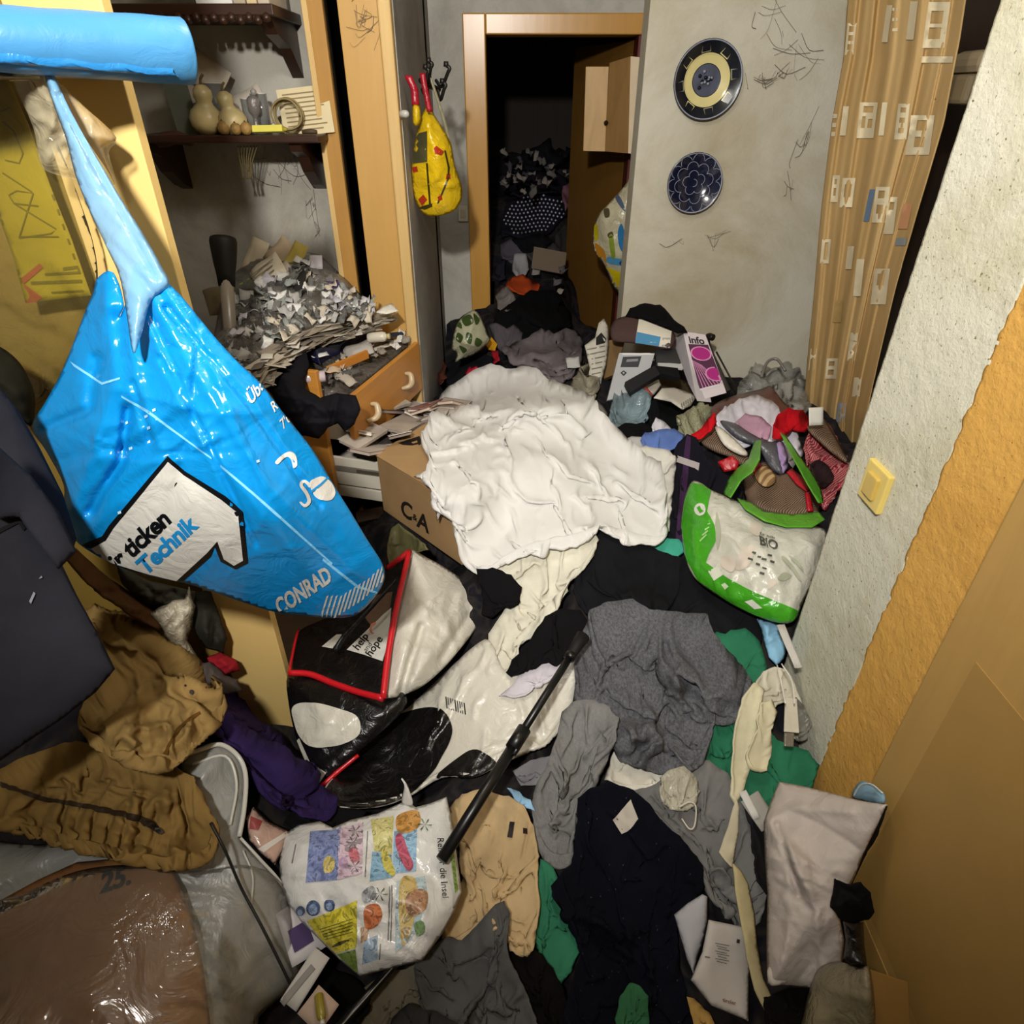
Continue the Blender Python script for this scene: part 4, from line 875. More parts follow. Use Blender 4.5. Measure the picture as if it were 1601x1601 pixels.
# ------------------------------------------------------------------ niche shelves
SZ = 1.642; SY0, SY1 = 2.46, 2.75
sh = thing('wall_shelf', (-.93, 2.6, SZ-.2), 'dark brown wooden shelf with carved bracket in the niche', 'shelf')
M_SH = wood('#3a2114', .7, 3, .4, (1.5, 8, 8), .4, .3)
box('board', (-1.27, SY0, SZ-.022), (-.645, SY1, SZ), M_SH, sh, .004)
for xb in (-.735, -1.25):
    pr = [(SY1, SZ-.022), (SY0+.03, SZ-.022), (SY0+.04, SZ-.05), (SY0+.11, SZ-.07), (SY0+.15, SZ-.12), (SY1-.06, SZ-.17), (SY1, SZ-.19)]
    V = [(xb-.020, y, z) for y, z in pr]+[(xb+.020, y, z) for y, z in pr]; n = len(pr)
    mk('bracket', V, [tuple(range(n)), tuple(range(2*n-1, n-1, -1))]+[(i, i+n, (i+1) % n+n, (i+1) % n) for i in range(n)], M_SH, sh, smooth=False)
ts = thing('wall_shelf', (-.95, 2.6, 1.9), 'dark carved shelf of books at the top of the niche', 'shelf')
zt = 1.985
box('board', (-1.32, 2.44, zt-.03), (-.72, 2.75, zt), M_SH, ts, .004)
for k in range(22):
    x = -1.30+k*.0265; lathe('carved_bead', [(0, 0), (.011, .004), (.013, .012), (.008, .022), (0, .026)], M_SH, (x, 2.44, zt-.052+.006*(k % 2)), (0, 0, 1), 8, ts)
for xb in (-.76, -1.28):
    pr = [(2.75, zt-.03), (2.47, zt-.03), (2.52, zt-.07), (2.64, zt-.10), (2.75, zt-.18)]; n = 5
    V = [(xb-.02, y, z) for y, z in pr]+[(xb+.02, y, z) for y, z in pr]
    mk('bracket', V, [tuple(range(n)), tuple(range(2*n-1, n-1, -1))]+[(i, i+n, (i+1) % n+n, (i+1) % n) for i in range(n)], M_SH, ts, smooth=False)
bx = -.735
for k, (w, h, c, lb) in enumerate([(.034, .24, '#b9ac9a', 'pale book at the right end of the top shelf'), (.030, .25, '#c9b48c', 'second book from the right on the top shelf, beige spine'), (.036, .23, '#a89a86', 'grey beige book third from the right on the top shelf'), (.11, .20, '#d5d4d0', 'wide white folder on the top shelf'), (.05, .22, '#4b4038', 'dark book beside the white folder on the top shelf')]):
    b = thing('book', (bx-w/2, 2.55, zt), lb, 'book', 'books on the top shelf')
    box('pages', (bx-w+.004, 2.475, zt+.006), (bx-.004, 2.64, zt+h-.005), paper('#cfc4a8'), b, 0); box('spine', (bx-w, 2.462, zt+.001), (bx, 2.470, zt+h), paper(c), b, .002); box('cover', (bx-w, 2.470, zt+.001), (bx-w+.003, 2.65, zt+h), paper(c), b, 0); box('cover', (bx-.003, 2.470, zt+.001), (bx, 2.65, zt+h), paper(c), b, 0); bx -= w+.004
def on_shelf(px, y): p = at(px, 195, y=y); return Vector((p.x, y, SZ))
M_GOURD = plastic('#b9a878', .35, .4, 1, .45, .002, 9)
def gourd(px, y, s, lean, label):
    p = on_shelf(px, y); t = thing('gourd', p, label, 'gourd'); a = Vector((lean, -.15, 1)).normalized()
    lathe('body', [(r*s, z*s) for r, z in ((0, 0), (.030, .004), (.046, .022), (.050, .042), (.042, .062), (.026, .076), (.022, .086), (.027, .098), (.026, .114), (.014, .126), (0, .130))], M_GOURD, p, a, 22, t)
    q = p+a*.128*s; tube('stem', curve3([q, q+Vector((.004, -.003, .014))*s, q+Vector((.014, -.004, .024))*s], 4), [.004*s]*9, flat('#5d4b2b', .8), t, 6); return t
gourd(325, 2.53, 1.12, .10, 'large pale bottle gourd left of the other gourd on the shelf'); gourd(368, 2.53, .98, -.12, 'smaller bottle gourd standing right of the large one on the shelf')
for k, (px, y, r, lb) in enumerate([(348, 2.485, .021, 'tan nut ball left of two others at the shelf edge'), (367, 2.48, .018, 'middle brown nut ball at the shelf edge'), (383, 2.485, .019, 'right hand nut ball at the shelf edge')]):
    p = on_shelf(px, y); t = thing('dried_seed_ball', p, lb, 'seed ball', 'dried balls at the shelf edge')
    lathe('shell', [(0, 0), (r*.6, r*.12), (r*.95, r*.6), (r, r*1.0), (r*.9, r*1.5), (r*.5, r*1.9), (0, r*2)], plastic('#9c7b45', .5, .3, 1, .35, .004, 40), p, (0.1, 0, 1), 14, t); lathe('tip', [(0, 0), (r*.2, 0), (r*.1, r*.25), (0, r*.28)], flat('#5b4020'), p+Vector((0, 0, r*1.95)), (0, 0, 1), 6, t)
gl = plastic('#8f8f8b', .08, .8, .55, .1, 0)
def tumbler(px, y, r, h, label, lean=(0, 0, 1)):
    p = on_shelf(px, y); t = thing('drinking_glass', p, label, 'glass'); lathe('wall', [(0, .004), (r*.8, .004), (r, h), (r*.93, h), (r*.72, .010), (0, .010)], gl, p, lean, 20, t); lathe('rim', [(r*.93, h), (r*1.0, h), (r*1.01, h+.003), (r*.94, h+.003)], flat('#c9c9c4', .1, .7), p, lean, 20, t)
tumbler(345, 2.63, .036, .145, 'tall dusty glass standing behind the gourds'); tumbler(395, 2.58, .030, .10, 'upright dark crystal glass on the shelf', (.05, 0, 1)); tumbler(412, 2.62, .028, .115, 'narrow crystal glass behind the yellow marker')
p = on_shelf(400, 2.56); t = thing('silver_ornament', p, 'small dark silver ornament right of the gourds', 'ornament')
lathe('base', [(0, 0), (.03, 0), (.026, .008), (.008, .014), (.008, .05), (.02, .065), (.022, .10), (.012, .11), (0, .112)], plastic('#6f6a66', .2, .8, 1, .4, .004, 60), p, (.06, 0, 1), 16, t); lathe('finial', [(0, 0), (.009, .004), (.011, .014), (0, .024)], plastic('#8a8580', .2, .8), p+Vector((.012, 0, .11)), (0, 0, 1), 10, t)
o, c, u, v, n = chip('marker_pen', 420, 203, {'y': 2.50}, .10, .020, .02, (1.2, 0), plastic('#d9cf5a', .4, .5, 1, .05, 0), 'flat yellow marker lying at the front of the shelf', 'marker', .014)
V, Fs = tube_geo([c+u*.05, c+u*.062], [.007, .004], 8); mk('nib', V, Fs, flat('#a89a30'), o)
t = thing('cable_coil', on_shelf(452, 2.55), 'loosely coiled beige cable on the right end of the shelf', 'cable')
c = on_shelf(452, 2.55)+Vector((0, 0, .055)); tube('cable', [c+Vector((.045*math.cos(a)*(1+.12*math.sin(a*.37)), -.02+.006*a*.3, .045*math.sin(a)*(1+.1*math.cos(a*.6)))) for a in np.linspace(0, 6.28*4.3, 110)], .0034, flat('#8b7a52', .5), t, 6)
pp = on_shelf(480, 2.5); tube('plug', [pp+Vector((-.02, 0, .008)), pp+Vector((.01, 0, .010)), pp+Vector((.03, .0, .008))], [.006, .009, .006], flat('#4a3d2a'), t, 8)
o, c, u, v, n = chip('index_card', 478, 174, {'y': 2.60}, .178, .142, .09, (1.40, -.05), paper('#d8c9a2'), 'beige printed index card leaning at the right end of the shelf', 'card', .001, .0)
printed(o, c, u, v, n, .178, .142, 9, '#8f7d5d')
o, *_ = chip('green_glass_strip', 284, 165, {'y': 2.56}, .075, .20, .16, (1.35, .2), plastic('#5b6156', .15, .6, .85, .15, 0), 'dark green glass strip leaning at the left end of the shelf', 'glass', .005)
for px, py, w, h, r, c, lb in ((322, 115, .14, .10, -.6, '#c9bfae', 'folded pale paper propped behind the gourds, just right of the film roll'), (300, 135, .12, .10, .3, '#b5a694', 'creased beige paper behind the green glass strip'), (395, 172, .12, .13, .5, '#bdb3a5', 'grey white card leaning behind the crystal glasses'), (310, 160, .13, .12, -.35, '#cdb9b0', 'pinkish crumpled paper left of the large gourd'), (432, 195, .09, .05, .2, '#c6c2ba', 'small white slip behind the yellow marker')):
    chip('paper', px, py, {'y': 2.66}, w, h, r, (1.2, .1), paper(c), lb, 'paper', .0012, .10, 'papers on the niche shelf')
tube('root_bundle', curve3([at(245, 222, y=2.5), at(275, 215, y=2.5), at(300, 222, y=2.48)], 5), [.018, .02, .022, .022, .02, .021, .02, .019, .018, .016, .013], flat('#4a2c20', .8), None, 8, label='dark brown dried root at the left end of the shelf', cat='dried root')
t = thing('dried_plant', at(385, 240, y=2.47), 'dried olive plant stems dangling under the shelf', 'dried plant')
for k in range(7): tube('stem', curve3([at(372+k*5, 228, y=2.52), at(376+k*3, 255, y=2.5), at(380+k*2.2+random.uniform(-4, 4), 280, y=2.49)], 5), .0022, flat('#5c5030', .9), t, 5)
# crutch standing at the niche wall
t = thing('crutch', at(372, 640, y=2.05), 'grey metal crutch with a black rubber foot pointing up', 'crutch'); a, b = at(351, 405, y=2.22), at(370, 640, y=2.05)
tube('tube', [a, b], .0215, plastic('#8f8577', .35, .7, 1, .1, 0), t, 16); d_ = (a-b).normalized(); lathe('rubber_foot', [(.026, -.04), (.030, .0), (.036, .035), (.041, .075), (.043, .10), (.040, .112), (.030, .116), (0, .116)], flat('#17130f', .6), at(353, 428, y=2.21), d_, 22, t)

# ------------------------------------------------------------------ chest of drawers
N0, F0 = Vector((-.54, 2.0, 0)), Vector((-.383, 2.585, 0)); al = (F0-N0).normalized(); ou = Vector((al.y, -al.x, 0)); LD = (F0-N0).length
def dq(name, s0, s1, o0, o1, z0, z1, mat, parent, bev=.003, **k):   # s along the front, o outwards
    P = [N0+al*s0+ou*o0, N0+al*s0+ou*o1, N0+al*s1+ou*o1, N0+al*s1+ou*o0]
    return hexa(name, [p+Vector((0, 0, z0)) for p in P]+[p+Vector((0, 0, z1)) for p in P], mat, parent, bev, **k)
dsr = thing('chest_of_drawers', N0+al*.3-ou*.3, 'tan wooden chest of drawers with two drawers pulled out, heaped with rubbish', 'chest of drawers')
M_WHT = flat('#cfc8b8', .5)
IN = -.115
dq('side_panel', .0, .022, IN-.40, IN, 0, .985, M_DRAWER, dsr); dq('side_panel', LD-.03, LD-.008, IN-.30, IN, 0, .985, M_DRAWER, dsr); dq('top_panel', 0, LD-.008, IN-.40, IN-.17, .965, .99, M_DRAWER, dsr); dq('back_panel', .022, LD-.03, IN-.30, IN-.29, 0, .965, M_DARKW, dsr); dq('plinth', .022, LD-.03, IN-.05, IN-.03, 0, .30, M_DRAWER, dsr)
d1 = dq('drawer', -.004, LD, -.020, 0, .70, .905, M_DRAWER, dsr, .004)
for s in (.026, LD-.045): dq('drawer_side', s, s+.012, IN-.25, -.020, .725, .870, M_WHT, d1)
dq('drawer_base', .03, LD-.045, IN-.25, -.020, .735, .742, M_WHT, d1)
for s in (.135, .445):
    p = N0+al*s+Vector((0, 0, .80)); V, Fs = tube_geo(curve3([p+Vector((0, 0, .028)), p+ou*.022+Vector((0, 0, .026)), p+ou*.030+al*-.01+Vector((0, 0, 0)), p+ou*.026-al*.03+Vector((0, 0, -.012)), p-al*.045+Vector((0, 0, -.018))], 5), [.006+.006*math.sin(min(1, k/20)*math.pi) for k in range(21)], 10); mk('handle', V, Fs, plastic('#b9a685', .3, .5, 1, .15, 0), d1, label='beige curved drawer handle')
d2 = dq('drawer', -.004, LD, .235, .255, .46, .66, M_DRAWER, dsr, .004)
for s in (.026, LD-.045): dq('drawer_side', s, s+.012, IN-.1, .235, .54, .655, M_WHT, d2)
dq('slide_rail', .0255, .020, IN, .20, .600, .622, plastic('#7d776c', .3, .7, 1, .2, 0), d2, .002); dq('slide_slot', .019, .0205, -.03, .12, .604, .617, flat('#4a453c', .4, .6), d2, 0); dq('drawer_side_lower', .024, .034, IN-.1, .235, .49, .535, M_WHT, d2); dq('drawer_base', .03, LD-.045, IN-.1, .235, .545, .552, M_WHT, d2)
# newspapers stuffed into the lower drawer
cols = ['#b7aca0', '#a89c90', '#c4bbb0', '#8f857c', '#bfae9f', '#9d8b82', '#d0c7bb', '#84776e']
tone = {'#b7aca0': 'grey', '#a89c90': 'taupe', '#c4bbb0': 'pale', '#8f857c': 'dark grey', '#bfae9f': 'pinkish', '#9d8b82': 'brownish', '#d0c7bb': 'whitish', '#84776e': 'dull brown'}
for k in range(34):
    s = random.uniform(.03, LD-.10); oo = random.uniform(-.06, .20); z = .60+k*.0040+random.uniform(0, .01); p = N0+al*s+ou*oo; c = cols[k % 8]
    w, h = random.uniform(.16, .24), random.uniform(.07, .13); rz = math.atan2(al.y, al.x)+random.gauss(0, .22); tl = (random.gauss(-.05, .25), random.gauss(.25, .22))
    t = thing('magazine', (p.x, p.y, z), '%s folded newspaper stuffed in the open lower drawer' % tone[c], 'newspaper', 'newspapers in the lower drawer')
    box('pages', (p.x-w/2, p.y-h/2, z), (p.x+w/2, p.y+h/2, z+random.uniform(.006, .014)), paper(c, .25), t, .002, rz, tl); box('cover', (p.x-w/2-.002, p.y-h/2-.002, z+.012), (p.x+w/2+.002, p.y+h/2+.001, z+.0135), paper(random.choice(['#c9c1b8', '#6d625a', '#8d6a62', '#b8ac9e', '#3f3a37', '#a59a8e']), .3), t, 0, rz, tl)
# mound of crumpled film and rubbish on top of the chest
surfT = tps([(365, 430, {'y': 2.62}), (490, 400, {'y': 2.68}), (600, 488, {'y': 2.50}), (520, 460, {'y': 2.50}), (450, 520, {'z': 1.06}), (340, 590, {'z': 1.02}), (400, 590, {'z': 1.0}), (430, 450, {'y': 2.45}), (650, 520, {'z': .93})])
sheet('crumpled_film', [(345, 470), (362, 430), (400, 400), (440, 408), (470, 392), (500, 398), (545, 440), (580, 478), (560, 498), (500, 512), (450, 530), (410, 565), (380, 610), (330, 600), (335, 520)], plastic('#5d5a55', .15, .8, 1, .8, .012, 30), surfT, thick=.05, amp=.06, freq=22, edge=10, step=4, micro=.02, back=.12, label='mound of crumpled silvery clear film on top of the chest', cat='plastic film', round_=False)
surfD = tps([(430, 590, {'z': .93}), (560, 510, {'z': .96}), (640, 520, {'z': .92}), (540, 620, {'z': .88}), (480, 560, {'z': .95})])
sheet('crumpled_film', [(430, 575), (480, 540), (560, 505), (648, 522), (620, 555), (560, 605), (545, 625), (500, 622), (450, 620)], plastic('#4d4843', .2, .7, 1, .8, .012, 30), surfD, lift=-.05, thick=.01, amp=.03, freq=22, edge=10, step=4, micro=.012, back=.06, label='grey crumpled wrappers filling the open upper drawer', cat='plastic film')
def scrap(px, py, w, h, rot, col, label, surf, up=.05, name='paper_scrap', cat='paper', th=.0012, bend=.12, group='scraps on the chest', tilt=None):
    d = float(surf(np.array([[px, py]], float))[0])-up
    return chip(name, px, py, {'d': d}, w, h, rot, tilt or (random.uniform(.1, .8), random.uniform(-.4, .4)), paper(col), label, cat, th, bend, group)
o, c, u, v, n = scrap(418, 425, .13, .095, .55, '#d8cdb6', 'cream torn envelope at the back of the chest', surfT, .10, tilt=(.9, -.2)); printed(o, c, u, v, n, .13, .05, 3, '#8a7f6c', .012)
scrap(440, 400, .12, .10, .75, '#b39f82', 'brown paper bag leaning at the niche wall', surfT, .06, tilt=(1.1, -.1)); scrap(400, 400, .07, .13, -.4, '#bcae93', 'upright beige carton flap left of the brown paper bag', surfT, .05, tilt=(1.2, .1)); scrap(462, 402, .06, .11, -.5, '#b9a552', 'yellowish paper edge beside the brown paper bag', surfT, .07, tilt=(1.1, 0))
scrap(385, 440, .012, .12, -.7, '#8a9a52', 'thin green paper strip near the crutch', surfT, .06); scrap(494, 410, .048, .050, .0, '#cfcad0', 'small white tag sticking up at the back of the chest', surfT, .10, tilt=(1.2, 0))
scrap(342, 470, .09, .10, .3, '#8f836c', 'dull folded card behind the crutch', surfT, .02, tilt=(1.0, .2)); scrap(380, 493, .060, .055, -.3, '#cfcac2', 'white label right of the crutch', surfT, .07); scrap(458, 482, .055, .040, .1, '#dcdad6', 'white square paper in the middle of the chest mound', surfT, .09); scrap(420, 495, .060, .05, .5, '#c9c7ca', 'pale tissue under the black strap', surfT, .07); scrap(520, 445, .05, .04, .4, '#4e3d6b', 'violet foil wrapper near the niche post', surfT, .09)
for k in range(150):
    x = random.uniform(352, 580); y = random.uniform(max(405, 470-(x-352)*.55) if x < 470 else 405+(x-470)*.62, 500+max(0, 480-x)*.62)
    c, nm = random.choice([('#d2d0cb', 'white'), ('#a9a7a2', 'grey'), ('#6b6965', 'dark grey'), ('#c2b7a5', 'beige'), ('#8d908c', 'silver grey'), ('#b9b6bd', 'pale lilac')])
    scrap(x, y, random.uniform(.022, .07), random.uniform(.015, .05), random.uniform(0, 3), c, 'tiny %s wrapper scrap in the mound on the chest' % nm, surfT, random.uniform(.06, .11), 'wrapper_scrap', 'wrapper', .001, .5, '%s wrapper scraps on the chest' % nm, (random.uniform(-.3, 1.1), random.uniform(-.8, .8)))
# paper layers hanging over the chest edge
edge_pts = curve3([at(x, y, z=1.055) for x, y in ((378, 612), (405, 575), (445, 538), (500, 515), (560, 500), (604, 488))], 5)
for k in range(len(edge_pts)-1):
    p, q = edge_pts[k], edge_pts[k+1]; a = math.atan2(q.y-p.y, q.x-p.x)
    for j in range(2):
        c, nm = random.choice([('#b0a594', 'grey brown'), ('#8f8474', 'dull brown'), ('#cbc4b8', 'pale'), ('#6f675c', 'dark')]); w_, h_ = random.uniform(.10, .17), random.uniform(.03, .07)
        t = thing('paper_layer', p, '%s sheet in the paper layers along the chest edge' % nm, 'paper', '%s paper layers at the chest edge' % nm); zz = p.z-.03*j+random.uniform(-.012, .012)
        box('sheet', (p.x-w_/2, p.y-h_/2, zz), (p.x+w_/2, p.y+h_/2, zz+.003), paper(c, .2), t, 0, a+random.gauss(0, .25), (random.gauss(.1, .2), random.gauss(0, .1))); box('under_sheet', (p.x-w_*.45, p.y-h_*.6, zz-.006), (p.x+w_*.45, p.y+h_*.4, zz-.004), paper(c, .3), t, 0, a+random.gauss(0, .3), (random.gauss(.1, .2), random.gauss(0, .1)))
sheet('paper_tip', [(588, 488), (600, 478), (613, 474), (623, 486), (604, 491)], paper('#d6d0c4', .1), tps([(590, 486, {'z': 1.09}), (620, 486, {'z': 1.085}), (612, 475, {'z': 1.10})]), thick=.002, amp=.006, freq=20, edge=4, step=4, label='white paper tip sticking out over the drawer', cat='paper', t=.001, round_=False)
sheet('strap', [(470, 425), (478, 432), (462, 470), (448, 498), (420, 525), (385, 552), (372, 560), (368, 550), (400, 525), (432, 500), (448, 470)], fabric('#2a2826', .1), tps([(475, 430, {'y': 2.42}), (450, 490, {'y': 2.25}), (370, 555, {'y': 2.15}), (400, 520, {'y': 2.2})]), thick=.006, amp=.004, edge=8, step=4, t=.004, label='dark strap lying across the rubbish on the chest', cat='strap')
nb = thing('storage_box', at(525, 545, z=.95), 'open dark navy box standing in the upper drawer', 'box'); M_NAVY = plastic('#17193a', .35, .5, 1, .3, .003)
def quad_slab(name, q, d, mat, parent, th=.006):
    a = [at(x, y, **dd) for (x, y), dd in zip(q, d)]; pn = (a[1]-a[0]).cross(a[3]-a[0]); r2 = ray(*q[2]); a[2] = Vector((0, 0, CH))+r2*((a[0]-Vector((0, 0, CH))).dot(pn)/r2.dot(pn)); nn = (a[1]-a[0]).cross(a[3]-a[0]).normalized()
    if nn.dot(ray(*q[0])) < 0: nn = -nn
    b = [p+nn*th for p in a]; return hexa(name, [a[0], a[1], a[2], a[3], b[0], b[1], b[2], b[3]], mat, parent, .0015)
quad_slab('front', [(492, 548), (580, 500), (576, 530), (500, 570)], [{'z': .99}, {'z': 1.0}, {'z': .94}, {'z': .93}], M_NAVY, nb); quad_slab('side', [(445, 520), (492, 548), (500, 570), (450, 545)], [{'z': 1.0}, {'z': .99}, {'z': .93}, {'z': .95}], M_NAVY, nb); quad_slab('inner', [(450, 545), (495, 512), (580, 502), (530, 540)], [{'z': .985}, {'z': 1.0}, {'z': 1.0}, {'z': .985}], flat('#0c0d18'), nb)
o, c, u, v, n = chip('white_box', 525, 507, {'z': 1.015}, .185, .05, .24, (.9, 0), paper('#d9cfbb'), 'long cream carton lying on the navy box', 'box', .03); printed(o, c, u, v, n, .18, .045, 2, '#b3a68d', .0305)
for k, (x, y) in enumerate([(505, 533), (515, 528), (525, 524), (535, 520), (545, 518)]):
    scrap(x, y, .018, .022, .4, '#cfcfd2', 'small white chip in a row inside the navy box', surfD, .06, 'small_chip', 'chip', .004, 0, 'white chips in the navy box', (.5, 0))
scrap(475, 535, .04, .03, 0, '#7d1f26', 'dark red scrap at the left of the navy box', surfD, .07); scrap(455, 548, .07, .035, .3, '#d4d4cf', 'white card on the black holster', surfD, .08); scrap(500, 555, .06, .03, .55, '#d9d8d3', 'folded white receipt in the upper drawer', surfD, .06); scrap(560, 548, .11, .07, .35, '#b3aca2', 'grey newspaper sheet behind the drawer front', surfD, .045); scrap(540, 590, .06, .09, .5, '#a39a8d', 'crumpled grey cellophane near the drawer front', surfD, .04, bend=.4); scrap(590, 545, .10, .018, .62, '#c5bdb0', 'paper strip along the top of the drawer front', surfD, .035); scrap(615, 525, .08, .02, .5, '#2d3440', 'dark pen case at the far end of the drawer', surfD, .04, 'pen_case', 'case', .01, 0)
scrap(470, 600, .10, .04, .5, '#c59a5c', 'tan wooden slat in the near end of the drawer', surfD, .01, 'wood_slat', 'wood', .008, 0, tilt=(.2, 0)); scrap(545, 572, .17, .012, .75, '#b9772e', 'orange wooden divider inside the upper drawer', surfD, .03, 'drawer_divider', 'wood', .03, 0, tilt=(.2, 0)); scrap(405, 588, .11, .07, -.8, '#c2a57c', 'curved cardboard strip between bag and holster', surfD, .06, 'cardboard_strip', 'cardboard', .002, .2)
for k in range(26):
    x, y = random.uniform(470, 640), 0; y = 640-(x-470)*.62+random.uniform(-42, -6); c, nm = random.choice([('#cfcac2', 'white'), ('#8d857a', 'grey brown'), ('#55514d', 'charcoal'), ('#b59f86', 'tan')])
    scrap(x, y, random.uniform(.02, .06), random.uniform(.012, .035), random.uniform(0, 3), c, 'tiny %s paper bit in the open upper drawer' % nm, surfD, random.uniform(.03, .06), 'paper_bit', 'paper', .001, .4, '%s paper bits in the upper drawer' % nm, (random.uniform(-.2, .9), random.uniform(-.6, .6)))
bottle('small_bottle', at(576, 528, z=.985), (.95, -.1, .1), .019, .085, plastic('#c9c2b0', .3, .5, 1, .1, 0), plastic('#b9ad7c', .4, .4, 1, .1, 0), 'cream plastic bottle lying at the far end of the drawer')
bottle('small_bottle', at(508, 588, z=.955), (-.9, -.35, .05), .019, .085, plastic('#b7a9ac', .3, .5, 1, .2, 0), plastic('#dcdcd9', .4, .4, 1, .05, 0), 'white capped bottle lying in the middle of the drawer')
# black cloth and pouch hanging from the drawer
sheet('black_garment', [(424, 562), (450, 552), (478, 548), (484, 570), (476, 592), (478, 608), (500, 622), (528, 614), (556, 618), (563, 640), (556, 664), (540, 676), (528, 662), (512, 668), (498, 684), (470, 680), (448, 650), (428, 622), (410, 600), (428, 600)], fabric('#141318', .2, 380, .85), tps([(450, 560, {'z': .99}), (430, 610, {'z': .95}), (500, 630, {'z': .925}), (550, 630, {'x': -.50}), (545, 670, {'x': -.515}), (490, 680, {'y': 1.90})]), thick=.02, amp=.025, freq=11, ang=.4, edge=9, step=3, back=.03, fine=.02, rag=2, wrk=(24, .012), round_=False, label='black garment draped over the near end of the open drawer', cat='garment', creases=[([(440, 590), (500, 640), (530, 640)], .015, 8), ([(530, 618), (520, 660)], -.015, 6)])
# ------------------------------------------------------------------ the heap: its core first, then every layer from the bottom up
def heap_core():
    m, nt, b, tc = nodes('heap_rags', .95, .1); n1 = noise(nt, tc, 7, 3, .5, None, 1.0)
    r = ramp(nt, n1.outputs['Fac'], [(.3, hexl('#0e0d0f')), (.45, hexl('#1c1a1d')), (.52, hexl('#2d2927')), (.6, hexl('#15161d')), (.7, hexl('#242021'))]); nt.links.new(r.outputs[0], b.inputs['Base Color'])
    s = 2; X, Y = GXX[::s, ::s], GYY[::s, ::s]; Z = H[::s, ::s]-.02+.05*(folds(X, Y, .5, 7, 3)-.45)
    Z = np.where((X > .74) & (Y < 1.26), .02, Z); Z = np.where((Y > 2.88) & (X > .48) & (Y < 3.66), .02, Z); Z = np.where((Y > 2.58) & (Y < 3.72) & (X < -.38), .02, Z); Z = np.where((Y > 1.26) & (X < -.635) & (Y < 2.6), .02, Z); Z = np.where((Y > 3.66) & (Y < 3.85) & ((X < -.12) | (X > .58)), .02, Z)
    ny, nx = X.shape; V = np.stack([X.ravel(), Y.ravel(), Z.ravel()], 1); i = np.arange(ny-1)[:, None]*nx+np.arange(nx-1)[None, :]; i = i.ravel()
    Q = np.stack([i, i+1, i+nx+1, i+nx], 1); Q = Q[(V[Q, 2] > .03).all(1)]; u = np.unique(Q); mp = np.zeros(len(V), int); mp[u] = np.arange(len(u)); V = V[u]; Q = mp[Q]
    mk('rubbish_heap', V, Q, m, label='dark jumbled rags at the bottom of the heap on the floor', cat='rag heap', kind='stuff')
heap_core()
def cloth(name, outline, col, label, cat='garment', **k):
    fk = {q: k.pop(q) for q in ('var', 'weave', 'rough', 'heather', 'crease') if q in k}
    k['thick'] = k.get('thick', .012)*.45; k['amp'] = k.get('amp', .012)*.8; k.setdefault('round_', False); k.setdefault('rag', 2.2); k['edge'] = k.get('edge', 14)*.6; k['step'] = max(3, k.get('step', 6)-1); k.setdefault('soft', 2); k.setdefault('edge_amp', .5)
    q_ = np.array(outline, float); s_ = math.sqrt(max(1, np.ptp(q_[:, 0])*np.ptp(q_[:, 1]))); k.setdefault('wrk', (int(10+s_/7), .007+.00008*s_)); k.setdefault('fine', min(.030, .004+.0001*s_)); k['amp'] *= min(1, .35+s_/180); k['step'] = k.pop('res', 4 if s_ > 90 else 3); k.setdefault('crum', (1.17, 110) if s_ > 60 else (1.15, 70))
    return sheet(name, outline, fabric(col, **fk), label=label, cat=cat, **k)

# --- the room beyond the door
cloth('checked_cloth', [(782, 345), (792, 322), (815, 305), (850, 302), (880, 310), (888, 335), (870, 352), (850, 365), (825, 372), (800, 368), (785, 372)], '#15141f', 'black cloth with white lattice pattern in the dark room', 'cloth', thick=.05, amp=.06, freq=5, step=4, soft=6)
ck = bpy.data.objects[-1] if False else [o for o in bpy.data.objects if o.name == 'checked_cloth'][0]
B = bvh(ck); wl = fabric('#b9b8c4', .1)
for i in range(16):
    for j in range(10):
        x, y = 788+i*6.2+(j % 2)*3, 308+j*6+2.5*math.sin(i*.5)
        if inside(np.array([[x, y]]), np.array([(786, 345), (795, 324), (817, 308), (850, 305), (878, 313), (884, 335), (868, 350), (850, 362), (825, 368), (800, 364)])): decal('lattice_dot', [(x-1.6, y), (x, y-1.8), (x+1.6, y), (x, y+1.8)], wl, B, ck, .004, 9)
